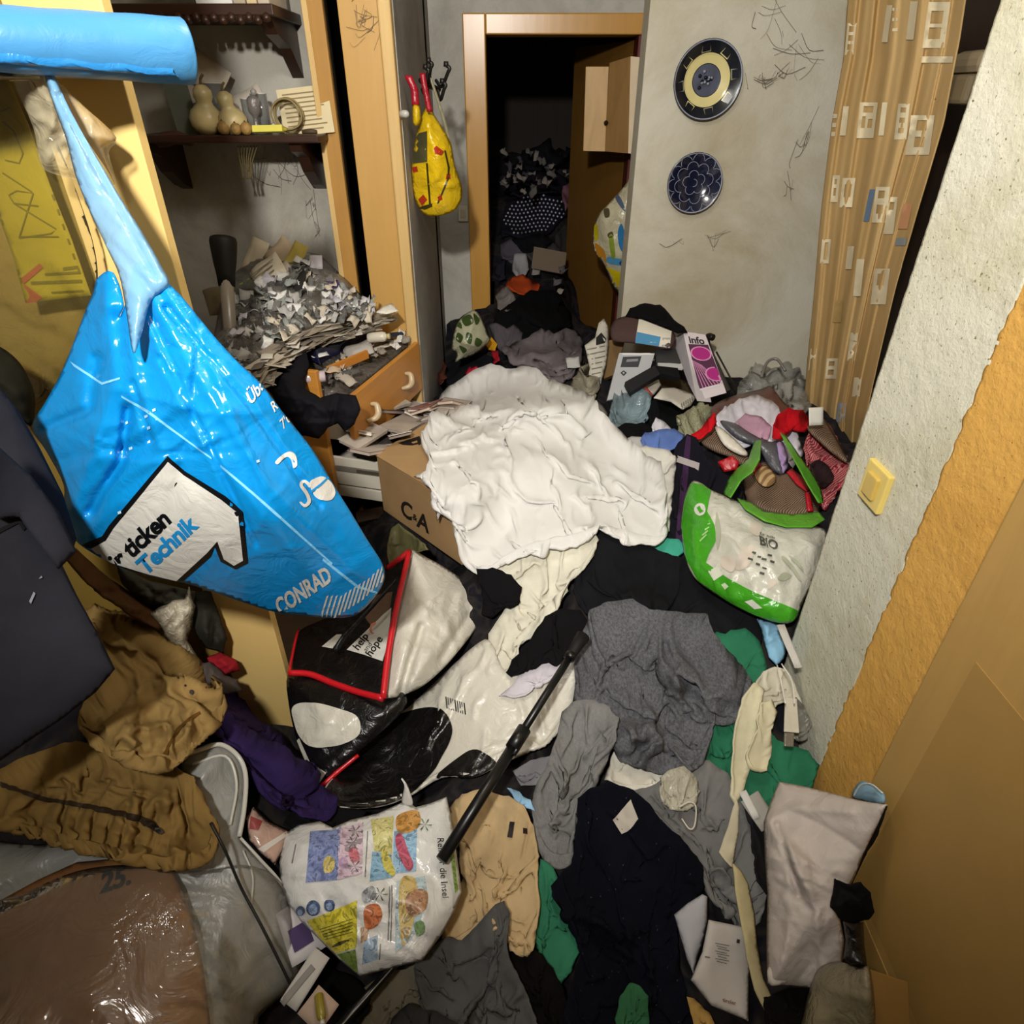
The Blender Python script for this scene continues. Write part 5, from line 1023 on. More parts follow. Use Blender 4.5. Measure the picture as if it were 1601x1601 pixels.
for pts, c, lb, nm in (
    ([(790, 300), (800, 272), (830, 262), (870, 268), (890, 285), (885, 302), (850, 298), (815, 302)], '#1d1820', 'dark bundle above the lattice cloth in the dark room', 'dark_bundle'),
    ([(800, 262), (820, 235), (860, 226), (892, 235), (892, 262), (850, 262)], '#15151b', 'blackish bundle at the top of the far heap', 'dark_bundle'),
    ([(880, 290), (892, 286), (893, 325), (884, 328), (878, 305)], '#6d4a55', 'dull pink cloth strip against the open door leaf', 'cloth'),
    ([(780, 380), (800, 372), (825, 378), (820, 400), (800, 412), (782, 405)], '#4a4750', 'grey crumpled cloth below the lattice cloth', 'cloth'),
    ([(778, 410), (790, 405), (792, 435), (780, 440), (774, 425)], '#23222c', 'small dark checked cloth at the door frame', 'cloth'),
    ([(775, 450), (785, 440), (800, 448), (805, 462), (790, 468), (776, 465)], '#3b2f33', 'brown grey plastic wad in the doorway', 'cloth'),
    ([(868, 365), (886, 352), (890, 382), (884, 398), (870, 392)], '#33312f', 'charcoal rag beside the open door leaf', 'cloth'),
    ([(820, 398), (845, 385), (870, 380), (880, 395), (850, 402), (830, 412)], '#3c3a3d', 'slate rag above the dim carton', 'cloth'),
    ([(800, 375), (828, 368), (850, 366), (868, 380), (846, 392), (820, 392)], '#0f0f12', 'black rag under the lattice cloth', 'cloth'),
    ([(805, 398), (822, 396), (828, 420), (815, 430), (802, 420)], '#8f8d8f', 'small pale crumpled tissue in the dark room', 'tissue')):
    cloth(nm, pts, c, lb, 'cloth', thick=.05, amp=.05, freq=8, step=4, edge=6, soft=5)
chip('carton', 858, 408, {'y': 4.02}, .20, .13, -.12, (1.0, .15), paper('#6f6152'), 'dim brown carton lid leaning in the doorway', 'box', .01)
cloth('orange_bag', [(788, 448), (800, 432), (818, 428), (832, 436), (845, 448), (838, 456), (815, 458), (800, 455)], '#a9431d', 'orange red plastic bag in the doorway rubbish', 'bag', thick=.03, amp=.03, freq=12, step=3, edge=6)
cloth('plastic_wad', [(775, 462), (790, 448), (806, 458), (812, 478), (796, 490), (776, 482)], '#6f6a68', 'grey plastic wad left of the black doorway cloth', 'plastic', thick=.03, amp=.04, freq=16, step=3, edge=6, rough=.3)
for k, (x, y) in enumerate([(838, 425), (872, 440), (850, 470), (870, 478), (800, 480), (786, 470), (880, 420), (876, 455)]):
    chip('wrapper_scrap', x, y, {'y': 3.86 - .03*(k % 3)}, random.uniform(.03, .06), random.uniform(.03, .05), random.uniform(0, 3), (random.uniform(.4, 1.1), random.uniform(-.5, .5)), paper(random.choice(['#7d7a76', '#59555a', '#8b857c'])), 'small grey wrapper among the doorway rags', 'wrapper', .001, .5, 'grey wrappers in the doorway')
for k in range(26):
    x, y = random.uniform(785, 888), random.uniform(235, 300); chip('wrapper_scrap', x, y, {'y': 4.25+(300-y)*.008}, random.uniform(.03, .07), random.uniform(.02, .05), random.uniform(0, 3), (random.uniform(.3, 1.2), random.uniform(-.7, .7)), paper(random.choice(['#5a5652', '#3f3d44', '#77706a'])), 'dim wrapper on the far heap in the dark room', 'wrapper', .001, .5, 'dim wrappers on the far heap')
cloth('black_cloth', [(806, 470), (830, 455), (862, 452), (880, 462), (890, 488), (896, 512), (860, 520), (835, 528), (805, 530), (775, 510), (772, 492)], '#08080a', 'large black cloth spilling through the doorway', 'cloth', thick=.05, amp=.05, freq=7, step=4)

# --- behind the white sheet
cloth('navy_cloth', [(692, 592), (700, 566), (722, 553), (748, 548), (768, 560), (772, 576), (735, 590), (700, 604)], '#16171d', 'dark navy cloth left behind the white sheet', 'cloth', thick=.05, amp=.03, step=4)
cloth('striped_shirt', [(766, 508), (776, 504), (792, 512), (804, 506), (816, 520), (812, 540), (806, 560), (790, 552), (775, 540)], '#4d474c', 'grey striped shirt at the doorway threshold', 'shirt', thick=.03, amp=.03, step=3, freq=12)
cloth('grey_shirt', [(782, 548), (800, 536), (815, 534), (830, 524), (846, 510), (858, 516), (866, 524), (886, 514), (902, 514), (912, 535), (910, 560), (896, 582), (868, 590), (838, 588), (806, 572), (796, 560)], '#6a6366', 'mauve grey shirt lying behind the white sheet', 'shirt', thick=.05, amp=.035, freq=8, step=4, creases=[([(800, 552), (850, 545), (900, 540)], .012, 6)])
lb_ = sheet('leaf_print_bag', [(706, 545), (712, 512), (724, 494), (742, 485), (754, 500), (762, 522), (766, 532), (752, 548), (738, 556), (722, 562), (712, 566), (714, 552)], plastic('#b3b296', .18, .7, 1, .15, .006, 26), tps([(735, 525, {'y': 2.95}), (712, 560, {'y': 2.95}), (762, 545, {'y': 2.98}), (740, 485, {'y': 3.05})]), thick=.06, amp=.03, freq=14, step=3, back=.12, edge=12, label='clear bag printed with green leaves beside the door frame', cat='bag')
B = bvh(lb_)
for pl in ([(722, 498), (735, 492), (740, 504), (728, 510)], [(740, 490), (750, 500), (744, 508)], [(716, 520), (724, 526), (720, 536), (713, 530)], [(730, 520), (738, 524), (736, 538), (728, 532)], [(745, 528), (754, 534), (748, 542), (742, 538)], [(718, 540), (730, 546), (724, 552)], [(712, 508), (720, 504), (722, 514)]): decal('leaf_print', pl, plastic('#3f5226', .3, .5, 1, .3, 0), B, lb_, .002, 4, smooth=True)
for pts, c, lb in (([(757, 536), (768, 524), (778, 538), (774, 552), (762, 548)], '#c08a1c', 'orange yellow wrapper beside the leaf print bag'), ([(766, 546), (778, 548), (783, 566), (772, 570)], '#8e1722', 'red wrapper under the orange yellow wrapper'), ([(728, 584), (738, 574), (747, 572), (747, 578), (733, 588)], '#b5203a', 'bright red cloth tip at the sheet edge'), ([(681, 590), (690, 560), (700, 570), (698, 592), (688, 604)], '#4d2a1e', 'rusty brown rag at the foot of the side wall')):
    cloth('wrapper', pts, c, lb, 'wrapper', thick=.02, amp=.02, freq=14, step=3, edge=5)
sheet('net_bag', [(893, 598), (905, 575), (925, 566), (936, 590), (930, 618), (915, 640), (902, 622)], plastic('#8d8674', .2, .7, 1, .35, .012, 45), thick=.05, amp=.05, freq=18, step=3, edge=8, label='olive grey net wad right of the grey shirt', cat='bag')
chip('paper', 896, 567, {'y': 2.62}, .055, .05, .1, (.7, 0), paper('#a9a9a6'), 'small white square of paper on the grey shirt', 'paper', .001, .1)

# --- cardboard box under the sheet
z1, z0 = .715, .49
A_, B_ = at(588, 712, z=z1), at(735, 800, z=z1); A_ = Vector((A_.x, A_.y, 0)); b2 = at(723, 885, z=z0); B_ = Vector((b2.x, b2.y, 0)); dpt = Vector((.18, .26, 0))
bxs = thing('cardboard_box', (A_+B_)/2+Vector((0, 0, z0)), 'brown cardboard box with black lettering half covered by the white sheet', 'box')
M_CARD = paper('#a3835b', .1, .001)
def uz(p, z): return Vector((p.x, p.y, z))
bo = hexa('box_body', [uz(A_, z0), uz(B_, z0), uz(B_+dpt, z0), uz(A_+dpt, z0), uz(A_, z1), uz(B_, z1), uz(B_+dpt, z1), uz(A_+dpt, z1)], M_CARD, bxs, .004)
ft = hexa('top_flap', [uz(A_, z1+.002)-Vector((.004, .004, 0)), uz(A_.lerp(B_, .96), z1+.002), uz(A_.lerp(B_, .96)+dpt*.8, z1+.03), uz(A_+dpt*1.02, z1+.02), uz(A_, z1+.006)-Vector((.004, .004, 0)), uz(A_.lerp(B_, .96), z1+.006), uz(A_.lerp(B_, .96)+dpt*.8, z1+.034), uz(A_+dpt*1.02, z1+.024)], M_CARD, bxs, .001)
B = bvh(bo); ink = flat('#1c120c', .8)
lettering('printed_letter', 'C', (626, 803), (26, 16.8), (1.5, -34), ink, B, bxs, .0012, .03); lettering('printed_letter', '&', (645, 811), (11, 7), (.6, -13), ink, B, bxs, .0012, .03); lettering('printed_letter', 'A', (652, 822), (27, 17.5), (1.5, -34), ink, B, bxs, .0012, .03); lettering('small_print', 'fashion and more', (636, 831), (4.6, 3), (.3, -6), flat('#6b5238'), B, bxs, .0012)
B = bvh(ft); lettering('printed_letters', 'A', (668, 686), (-14, -10), (2, 26), ink, B, bxs, .0012, .03) if False else None
decal('printed_letter', [(622, 693), (656, 682), (664, 702), (657, 702), (654, 695), (644, 697), (630, 696)], ink, B, bxs, .004, 6, [[(643, 692), (652, 689), (653, 692), (646, 694)]])
decal('small_print', [(610, 680), (654, 664), (655, 667), (611, 683)], flat('#6b5238'), B, bxs, .004, 8)

fp = np.array([[tuple(uz(A_.lerp(B_, u)+dpt*v, z1+.03)) for u in np.linspace(-.0, 1.0, 60)] for v in np.linspace(0, 1, 50)]).reshape(-1, 3); raise_heap(fp)
# --- right pile behind: boxes, hat, umbrella
cloth('dark_cloth', [(940, 640), (960, 600), (1000, 575), (1060, 565), (1090, 600), (1100, 640), (1060, 680), (1000, 690), (960, 670)], '#151316', 'black rags under the boxes by the plate wall', 'cloth', thick=.02, amp=.04, step=5)
quad_slab('cardboard_sheet', [(951, 532), (978, 528), (962, 585), (944, 592)], [{'y': 2.72}, {'y': 2.72}, {'y': 2.6}, {'y': 2.6}], paper('#6f5636'), None, .03); props([o for o in bpy.data.objects if o.name == 'cardboard_sheet'][0], 'brown cardboard piece behind the white appliance box', 'cardboard')
nw = sheet('newspaper', [(914, 540), (930, 528), (936, 505), (944, 498), (951, 510), (952, 540), (948, 570), (940, 600), (925, 618), (918, 600), (922, 575)], paper('#bdb8ab', .1, .006), tps([(914, 540, {'y': 2.66}), (944, 500, {'y': 2.78}), (952, 560, {'y': 2.64}), (925, 616, {'y': 2.5})]), thick=.01, amp=.025, freq=15, step=4, edge=5, back=.02, label='crumpled newspaper sheet standing left of the appliance box', cat='newspaper', round_=False)
B = bvh(nw); decal('print_block', [(932, 528), (940, 520), (948, 530), (946, 536), (932, 540)], flat('#1f1d1c'), B, nw, .002, 5)
for k in range(7): decal('print_line', [(918, 546+k*8), (946, 540+k*8), (946, 541.6+k*8), (918, 547.6+k*8)], flat('#6a665f'), B, nw, .002, 7)
tb = thing('hosiery_pack', at(1000, 535, y=2.6), 'brown packed hosiery with a white and blue paper sleeve', 'package')
pb = sheet('brown_roll', [(955, 512), (962, 500), (980, 494), (998, 497), (1052, 517), (1050, 545), (1020, 542), (992, 537), (962, 534), (955, 526)], fabric('#4d3b38', .15), tps([(955, 515, {'y': 2.64}), (1050, 530, {'y': 2.60}), (990, 495, {'y': 2.70}), (1000, 540, {'y': 2.58})]), thick=.03, amp=.004, step=4, back=.09, edge=9, parent=tb)
B = bvh(pb); decal('paper_sleeve', [(999, 498), (1050, 518), (1047, 544), (993, 536)], paper('#d6d0c0'), B, tb, .0015, 7); decal('blue_band', [(996, 519), (1033, 527), (1030, 541), (993, 536)], paper('#4b87ad'), B, tb, .003, 7)
for k in range(6): decal('barcode_bar', [(1036+k*2, 528), (1037+k*2, 528.3), (1036+k*2, 542), (1035+k*2, 541.7)], flat('#6d6a66'), B, tb, .003, 8)
cloth('woollen_hat', [(977, 496), (985, 482), (1002, 477), (1016, 473), (1032, 477), (1046, 490), (1054, 500), (1068, 510), (1076, 520), (1060, 522), (1042, 514), (1018, 504), (998, 499)], '#0a090b', 'black woollen cap crumpled on top of the hosiery pack', 'cap', surf=tps([(980, 495, {'y': 2.70}), (1070, 518, {'y': 2.64}), (1015, 476, {'y': 2.76})]), thick=.04, amp=.02, step=4, back=.08, edge=10)
wb = thing('appliance_box', at(980, 620, y=2.4), 'white and silver appliance box standing in front of the cardboard piece', 'box')
wf = quad_slab('front', [(968, 552), (1024, 552), (1006, 612), (949, 626)], [{'y': 2.52}, {'y': 2.52}, {'y': 2.36}, {'y': 2.36}], paper('#a9aaac', .05), wb, .08)
B = bvh(wf); decal('printed_display', [(974, 558), (1003, 557), (998, 574), (970, 574)], flat('#3a3b3e'), B, wb, .0012, 7); decal('display_text', [(980, 562), (998, 561), (997, 565), (979, 566)], flat('#7f8286'), B, wb, .002, 6); decal('logo_mark', [(970, 583), (975, 579), (980, 583), (975, 588)], flat('#2d2d30'), B, wb, .0014, 5, [[(973, 583), (975, 581), (977, 583), (975, 585)]]); decal('edge_print', [(968, 552), (1024, 552), (1023, 555), (967, 555)], paper('#d3d3d2'), B, wb, .0012, 8)
gb = thing('gadget_case', at(1045, 570, y=2.5), 'dark grey electronic gadget lying between the two boxes', 'gadget')
quad_slab('shell', [(1024, 546), (1056, 545), (1064, 567), (1026, 566)], [{'y': 2.58}, {'y': 2.58}, {'y': 2.48}, {'y': 2.48}], plastic('#2e2e31', .4, .5, 1, .1, 0), gb, .03); quad_slab('screen', [(1030, 549), (1052, 549), (1054, 555), (1031, 555)], [{'y': 2.565}]*2+[{'y': 2.54}]*2, plastic('#55565a', .2, .6, 1, .1, 0), gb, .004); quad_slab('white_edge', [(1028, 567), (1066, 568), (1068, 576), (1030, 573)], [{'y': 2.475}]*2+[{'y': 2.45}]*2, paper('#b6b6b4'), gb, .01)
bk = thing('flat_black_box', at(1000, 600, y=2.3), 'flat black box lying slanted in front of the appliance box', 'box')
quad_slab('lid', [(977, 597), (1023, 571), (1034, 584), (986, 613)], [{'y': 2.34}, {'y': 2.40}, {'y': 2.36}, {'y': 2.30}], plastic('#19191b', .5, .3, 1, .1, 0), bk, .03); quad_slab('tab', [(1023, 571), (1060, 575), (1064, 590), (1034, 584)], [{'y': 2.40}, {'y': 2.42}, {'y': 2.38}, {'y': 2.36}], fabric('#141416'), bk, .02)
ib = thing('insole_box', at(1110, 620, y=2.35), 'tall magenta and white printed box leaning at the plate wall', 'box')
q = [(1068, 518), (1103, 523), (1136, 614), (1090, 627)]; dd = [{'y': 2.66}, {'y': 2.64}, {'y': 2.36}, {'y': 2.34}]
fi = quad_slab('front', q, dd, paper('#d2c8cc', .04, .0005), ib, .002); quad_slab('side', [(1051, 530), (1068, 518), (1090, 627), (1076, 600)], [{'y': 2.76}, {'y': 2.665}, {'y': 2.345}, {'y': 2.46}], paper('#b8b2b4', .08), ib, .06)
B = bvh(fi); mg = flat('#a82c7c', .5); pu = flat('#553049', .5); pl2 = flat('#cf8fb5', .5)
decal('purple_field', [(1076, 538), (1107, 539), (1131, 600), (1094, 611)], pu, B, ib, .001, 7); decal('white_line', [(1094, 608), (1132, 598), (1133, 601), (1095, 611)], paper('#d8d0d2'), B, ib, .002, 7)
for cx, cy, a, b in ((1096, 553, 15, 10), (1118, 585, 14, 10)):
    el = lambda k: [(cx+a*k*math.cos(t_)*1.0, cy+b*k*math.sin(t_)+.12*a*k*math.cos(t_)) for t_ in np.linspace(0, 6.28, 20)[:-1]]
    decal('foot_outline', el(1.12), pl2, B, ib, .0022, 5); decal('foot_print', el(.95), mg, B, ib, .003, 5)
for k in range(7): decal('pale_stripe', [(1082+k*2.2, 563+k*1.2), (1083+k*2.2, 563+k*1.2), (1100+k*5, 607-k*1.2), (1098.8+k*5, 607.4-k*1.2)], pl2, B, ib, .002, 9)
lettering('printed_word', 'info', (1078, 536), (16, 1.5), (-4, -15), flat('#2b2528'), B, ib, .0022, .03)
um = thing('umbrella', at(1140, 605, y=2.5), 'dark folded umbrella leaning at the plate wall beside the magenta box', 'umbrella')
tube('canopy', [at(1108, 545, y=2.62), at(1122, 580, y=2.55), at(1138, 612, y=2.48)], [.012, .016, .014], flat('#3a352f', .7), um, 10); tube('handle', curve3([at(1110, 550, y=2.62), at(1105, 535, y=2.64), at(1108, 526, y=2.64), at(1115, 528, y=2.62)], 5), .014, flat('#191512', .4), um, 10); tube('rib', [at(1120, 550, y=2.64), at(1150, 606, y=2.52)], .004, flat('#24201c', .5), um, 6)
# lower right pile
cloth('olive_rag', [(1010, 600), (1030, 588), (1055, 585), (1078, 600), (1085, 618), (1050, 620), (1020, 618)], '#4a3f2a', 'olive brown crumpled rag in front of the gadget', 'rag', thick=.04, amp=.03, step=3, freq=14)
sheet('red_white_pack', [(1000, 607), (1012, 600), (1030, 593), (1034, 602), (1024, 616), (1018, 622)], plastic('#c9c0b4', .3, .5, 1, .1, .003), lift=.05, thick=.01, amp=.01, step=3, edge=4, label='white packet with a red end near the flat black box', cat='packet', round_=False)
sheet('red_packet', [(998, 608), (1010, 604), (1022, 618), (1014, 622)], plastic('#b8402c', .3, .5, 1, .1, .003), lift=.02, thick=.01, amp=.005, step=3, edge=4, label='orange red packet tip near the flat black box', cat='packet', round_=False)
sheet('zip_pouch', [(956, 632), (962, 612), (980, 602), (1000, 606), (1020, 618), (1018, 640), (1008, 660), (990, 664), (966, 664), (952, 650)], plastic('#6f8288', .15, .7, 1, .35, .008, 30), thick=.04, amp=.03, freq=13, step=4, edge=8, label='translucent blue grey pouch right of the white sheet', cat='pouch')
cloth('black_sock', [(1012, 645), (1022, 622), (1040, 618), (1058, 625), (1066, 650), (1068, 672), (1050, 675), (1035, 662), (1020, 668)], '#0d0d10', 'black cloth bundle beside the translucent pouch', 'cloth', thick=.05, amp=.03, step=4, freq=11)
cloth('black_sock', [(957, 672), (980, 662), (1005, 660), (1022, 668), (1018, 682), (990, 686), (965, 684)], '#0c0b0d', 'flat black cloth strip below the translucent pouch', 'cloth', thick=.02, amp=.02, step=4)
nbk = sheet('notebook_page', [(1022, 622), (1035, 607), (1055, 606), (1090, 618), (1080, 634), (1068, 640), (1050, 628)], paper('#cbc6ba', .06), lift=.04, thick=.004, amp=.006, step=4, edge=4, label='white spiral notebook page below the magenta box', cat='notebook', round_=False)
for k in range(7): tube('spiral_ring', [at(1066+k*3.2, 634-k*2.0+2.5*math.sin(a)-1, z=.795-.0015*k+.004*math.cos(a)) for a in np.linspace(0, 6.28, 9)], .0016, flat('#2b2a29', .3, .6), nbk, 5)
sheet('clear_bag', [(1060, 650), (1075, 640), (1100, 630), (1118, 645), (1110, 668), (1085, 682), (1065, 678)], plastic('#8b8a6e', .15, .7, 1, .3, .012, 40), thick=.03, amp=.04, freq=18, step=3, edge=6, label='olive clear plastic wad under the notebook page', cat='bag')
cloth('white_tissue', [(1018, 668), (1026, 652), (1036, 656), (1048, 668), (1052, 678), (1030, 682)], '#cfcdd6', 'white tissue above the blue cloth', 'tissue', thick=.03, amp=.02, step=3, freq=14, edge=6)
cloth('white_rag', [(970, 690), (985, 682), (1010, 684), (1022, 676), (1030, 690), (1010, 700), (985, 702)], '#b3b0ac', 'greyish white rag left of the blue cloth', 'rag', thick=.02, amp=.02, step=3, edge=6)
sheet('grey_sleeve', [(895, 625), (915, 618), (938, 630), (950, 648), (935, 652), (912, 645)], fabric('#77736f'), thick=.02, amp=.015, step=3, edge=6, label='small grey sleeve at the right edge of the white sheet', cat='garment')
cloth('blue_cloth', [(1000, 690), (1008, 675), (1030, 670), (1055, 670), (1070, 680), (1064, 694), (1040, 700), (1012, 702)], '#5f79b8', 'light blue cloth bundle right of the white sheet', 'cloth', thick=.045, amp=.02, freq=12, step=3, edge=7)
sheet('clear_bag', [(1148, 640), (1155, 600), (1180, 572), (1205, 560), (1222, 572), (1250, 578), (1262, 600), (1262, 630), (1235, 650), (1190, 640)], plastic('#a9a7a0', .12, .9, .5, .25, .010, 26), thick=.04, amp=.08, freq=12, step=4, edge=10, label='large grey clear plastic bag at the foot of the plate wall', cat='bag')
tube('wire_handle', curve3([at(1190, 590, y=2.55), at(1200, 566, y=2.6), at(1215, 562, y=2.6), at(1228, 580, y=2.55)], 6), .006, flat('#6b6660', .3, .7), None, 8, label='grey wire loop sticking out of the clear plastic bag', cat='wire')

# --- patchwork shopping bag full of laundry
pt = thing('patchwork_bag', at(1215, 800, z=.6), 'brown and red patterned shopping bag full of laundry by the curtain', 'bag')
def patm(name, c1, c2, sc, c3=None):
    m, nt, b, tc = nodes(name, .6, .3); w = nt.nodes.new('ShaderNodeTexWave'); w.inputs['Scale'].default_value = sc; w.inputs['Distortion'].default_value = 1.5; mp = nt.nodes.new('ShaderNodeMapping'); mp.inputs['Rotation'].default_value = (0, .5, .9); nt.links.new(tc.outputs['Object'], mp.inputs[0]); nt.links.new(mp.outputs[0], w.inputs['Vector'])
    r = ramp(nt, w.outputs['Fac'], [(.35, hexl(c1)), (.55, hexl(c2))]+([(.8, hexl(c3))] if c3 else [])); nt.links.new(r.outputs[0], b.inputs['Base Color']); n = noise(nt, tc, 30, 4); bump(nt, b, n.outputs['Fac'], .003, .7); return m
M_PB = patm('brown_pattern', '#4a372b', '#75604e', 60, '#8c745e'); M_PR = patm('red_pattern', '#8e2433', '#a84450', 50, '#bd8580')
sheet('bag_back', [(1112, 652), (1118, 632), (1150, 618), (1190, 608), (1205, 604), (1222, 625), (1240, 650), (1200, 680), (1140, 690)], plastic('#5e3a33', .3, .5, 1, .2, .004), lift=.03, thick=.02, amp=.015, step=4, edge=6, parent=pt)
cloth('white_laundry', [(1120, 650), (1140, 632), (1185, 615), (1212, 630), (1230, 652), (1250, 680), (1258, 706), (1240, 730), (1205, 700), (1150, 690), (1130, 680)], '#cfcbd3', 'white laundry filling the patterned shopping bag', 'laundry', thick=.05, amp=.04, freq=9, step=4)
cloth('pink_laundry', [(1150, 660), (1165, 646), (1190, 652), (1205, 668), (1200, 688), (1180, 684), (1160, 676)], '#bd96ab', 'pink garment on the white laundry in the patterned bag', 'garment', thick=.03, amp=.02, step=3, edge=7)
sheet('grey_film', [(1126, 658), (1150, 662), (1172, 676), (1200, 690), (1222, 690), (1232, 712), (1228, 742), (1205, 735), (1185, 700), (1160, 690), (1140, 676)], plastic('#55555a', .3, .6, 1, .15, .006), thick=.02, amp=.02, freq=10, step=4, edge=7, label='dark grey plastic film across the patterned bag', cat='plastic film')
cloth('lilac_sleeve', [(1214, 694), (1224, 690), (1232, 712), (1232, 735), (1224, 742), (1218, 720)], '#a98fba', 'narrow lilac sleeve in the patterned bag', 'garment', thick=.015, amp=.01, step=3, edge=5)
sheet('bag_side', [(1096, 690), (1112, 672), (1118, 668), (1130, 690), (1150, 705), (1168, 712), (1172, 724), (1160, 728), (1140, 715), (1115, 705)], M_PB, lift=.03, thick=.015, amp=.01, step=4, edge=5, parent=pt)
sheet('bag_side_light', [(1118, 668), (1132, 672), (1168, 706), (1160, 712), (1132, 696)], plastic('#cfc7b8', .4, .4), lift=.05, thick=.01, amp=.006, step=4, edge=5, parent=pt)
cloth('red_scarf', [(1070, 684), (1090, 672), (1108, 652), (1116, 646), (1121, 658), (1112, 672), (1095, 686), (1080, 688)], '#c3161f', 'bright red scarf end pointing up beside the dark trousers', 'scarf', lift=.04, thick=.02, amp=.01, step=3, edge=6)
cloth('red_knit', [(1209, 664), (1218, 645), (1234, 636), (1255, 640), (1266, 655), (1262, 670), (1246, 660), (1232, 672), (1220, 674)], '#b8131e', 'bright red knitted cloth on the white laundry', 'knitwear', lift=.03, thick=.04, amp=.015, freq=13, step=3, edge=7)
chip('white_card', 1276, 651, {'y': 2.05}, .050, .062, .05, (1.1, 0), paper('#d6d2c6'), 'small white card standing by the curtain', 'card', .001, .05)
sheet('bag_front_red', [(1258, 700), (1266, 676), (1282, 656), (1296, 658), (1312, 690), (1326, 722), (1322, 752), (1305, 770), (1292, 790), (1276, 778), (1268, 740)], M_PR, lift=.02, thick=.03, amp=.03, freq=9, step=4, edge=7, parent=pt)
sheet('bag_front_top', [(1262, 668), (1285, 654), (1298, 668), (1318, 702), (1326, 724), (1305, 712), (1280, 690)], M_PB, lift=.02, thick=.015, amp=.01, step=4, edge=5, parent=pt)
sheet('bag_front', [(1165, 742), (1180, 732), (1196, 722), (1215, 742), (1235, 740), (1258, 752), (1280, 790), (1276, 808), (1240, 812), (1200, 806), (1170, 790), (1163, 768)], M_PB, lift=.02, thick=.035, amp=.02, freq=9, step=4, edge=8, parent=pt)
for pts, c in (([(1122, 722), (1145, 712), (1156, 722), (1152, 734), (1132, 738)], '#b01a24'), ([(1174, 736), (1186, 720), (1194, 730), (1180, 742)], '#b5192a'), ([(1230, 738), (1238, 732), (1262, 752), (1274, 764), (1262, 770), (1244, 756)], '#b01826'), ([(1258, 770), (1268, 768), (1272, 800), (1262, 800)], '#a81422')):
    sheet('red_patch', pts, plastic(c, .35, .5, 1, .1, .003), lift=.015, thick=.008, amp=.006, step=4, edge=5, parent=pt, round_=False)
sheet('tan_patch', [(1180, 742), (1196, 728), (1214, 746), (1204, 760), (1190, 758)], patm('tan_pattern', '#8c6a44', '#c3a273', 20), lift=.012, thick=.006, amp=.004, step=4, edge=5, parent=pt)
cloth('dark_purse', [(1268, 724), (1280, 715), (1296, 728), (1304, 742), (1296, 756), (1280, 752)], '#2c1f22', 'dark leather purse strap on the red side of the patterned bag', 'purse', lift=.02, thick=.03, amp=.015, step=3, edge=6, rough=.4)
# dark trousers with the purple seam
dt = cloth('dark_trousers', [(1050, 716), (1060, 690), (1074, 676), (1088, 684), (1098, 700), (1112, 722), (1132, 738), (1160, 760), (1158, 782), (1128, 784), (1110, 766), (1090, 756), (1078, 790), (1072, 830), (1076, 862), (1056, 872), (1040, 858), (1044, 812), (1048, 770)], '#14131a', 'dark navy trousers with a purple seam hanging beside the green bag', 'trousers', thick=.03, amp=.02, freq=7, ang=1.2, step=5)
B = bvh(dt); decal('purple_seam', [(1074, 680), (1080, 684), (1078, 720), (1072, 780), (1066, 850), (1056, 858), (1060, 800), (1066, 740)], fabric('#3a2440', .1), B, dt, .003, 7, smooth=True); decal('printed_label', [(1052, 710), (1094, 724), (1092, 736), (1086, 732), (1050, 720)], paper('#a39a98'), B, dt, .004, 7)

# --- black cloth under the green bag, teal edge
cloth('teal_cloth', [(1000, 852), (1025, 842), (1062, 845), (1072, 858), (1060, 872), (1025, 868)], '#3f9b84', 'teal cloth edge showing between black cloth and green bag', 'cloth', thick=.02, amp=.01, step=4, edge=6)
cloth('black_trousers', [(904, 862), (920, 840), (945, 826), (985, 834), (1030, 860), (1066, 868), (1100, 885), (1135, 905), (1168, 940), (1190, 975), (1192, 1000), (1160, 1010), (1120, 992), (1070, 968), (1010, 952), (960, 942), (915, 948), (900, 915)], '#141417', 'large black trousers lying below the white sheet', 'trousers', thick=.08, amp=.04, freq=6, ang=-.5, step=6, var=.3, creases=[([(930, 870), (1020, 900), (1140, 960)], .02, 12), ([(920, 920), (1000, 930), (1090, 960)], .015, 9)])
# --- green and white tote
ctG = [(1082, 753, {'z': .70}), (1112, 766, {'z': .71}), (1190, 798, {'z': .70}), (1288, 830, {'z': .70}), (1066, 815, {'z': .62}), (1088, 905, {'z': .575}), (1150, 948, {'z': .57}), (1240, 970, {'z': .575}), (1180, 870, {'z': .68})]
tg = thing('tote_bag', at(1170, 950, z=.57), 'crumpled green and white plastic tote bag by the plaster wall end', 'bag')
gbody = sheet('bag_body', [(1082, 753), (1098, 756), (1112, 766), (1150, 782), (1190, 798), (1240, 815), (1290, 828), (1288, 860), (1272, 905), (1256, 940), (1242, 970), (1218, 974), (1180, 962), (1140, 942), (1090, 908), (1072, 875), (1064, 820), (1070, 780)], plastic('#c4c2b4', .3, .5, 1, .06, .006, 20), tps(ctG), thick=.035, amp=.03, freq=8, ang=.8, edge=14, step=4, back=.10, parent=tg, micro=.006, wrk=(40, .010))
B = bvh(gbody); M_GR = plastic('#3f9a1e', .25, .6, 1, .12, .005, 22); prt = flat('#4b4c44', .6)
decal('green_border', [(1082, 755), (1098, 758), (1112, 767), (1108, 785), (1106, 800), (1118, 822), (1120, 845), (1108, 868), (1104, 880), (1140, 905), (1180, 926), (1225, 945), (1248, 955), (1240, 970), (1218, 973), (1180, 961), (1140, 941), (1091, 907), (1073, 874), (1066, 820), (1071, 781)], M_GR, B, tg, .004, 4)
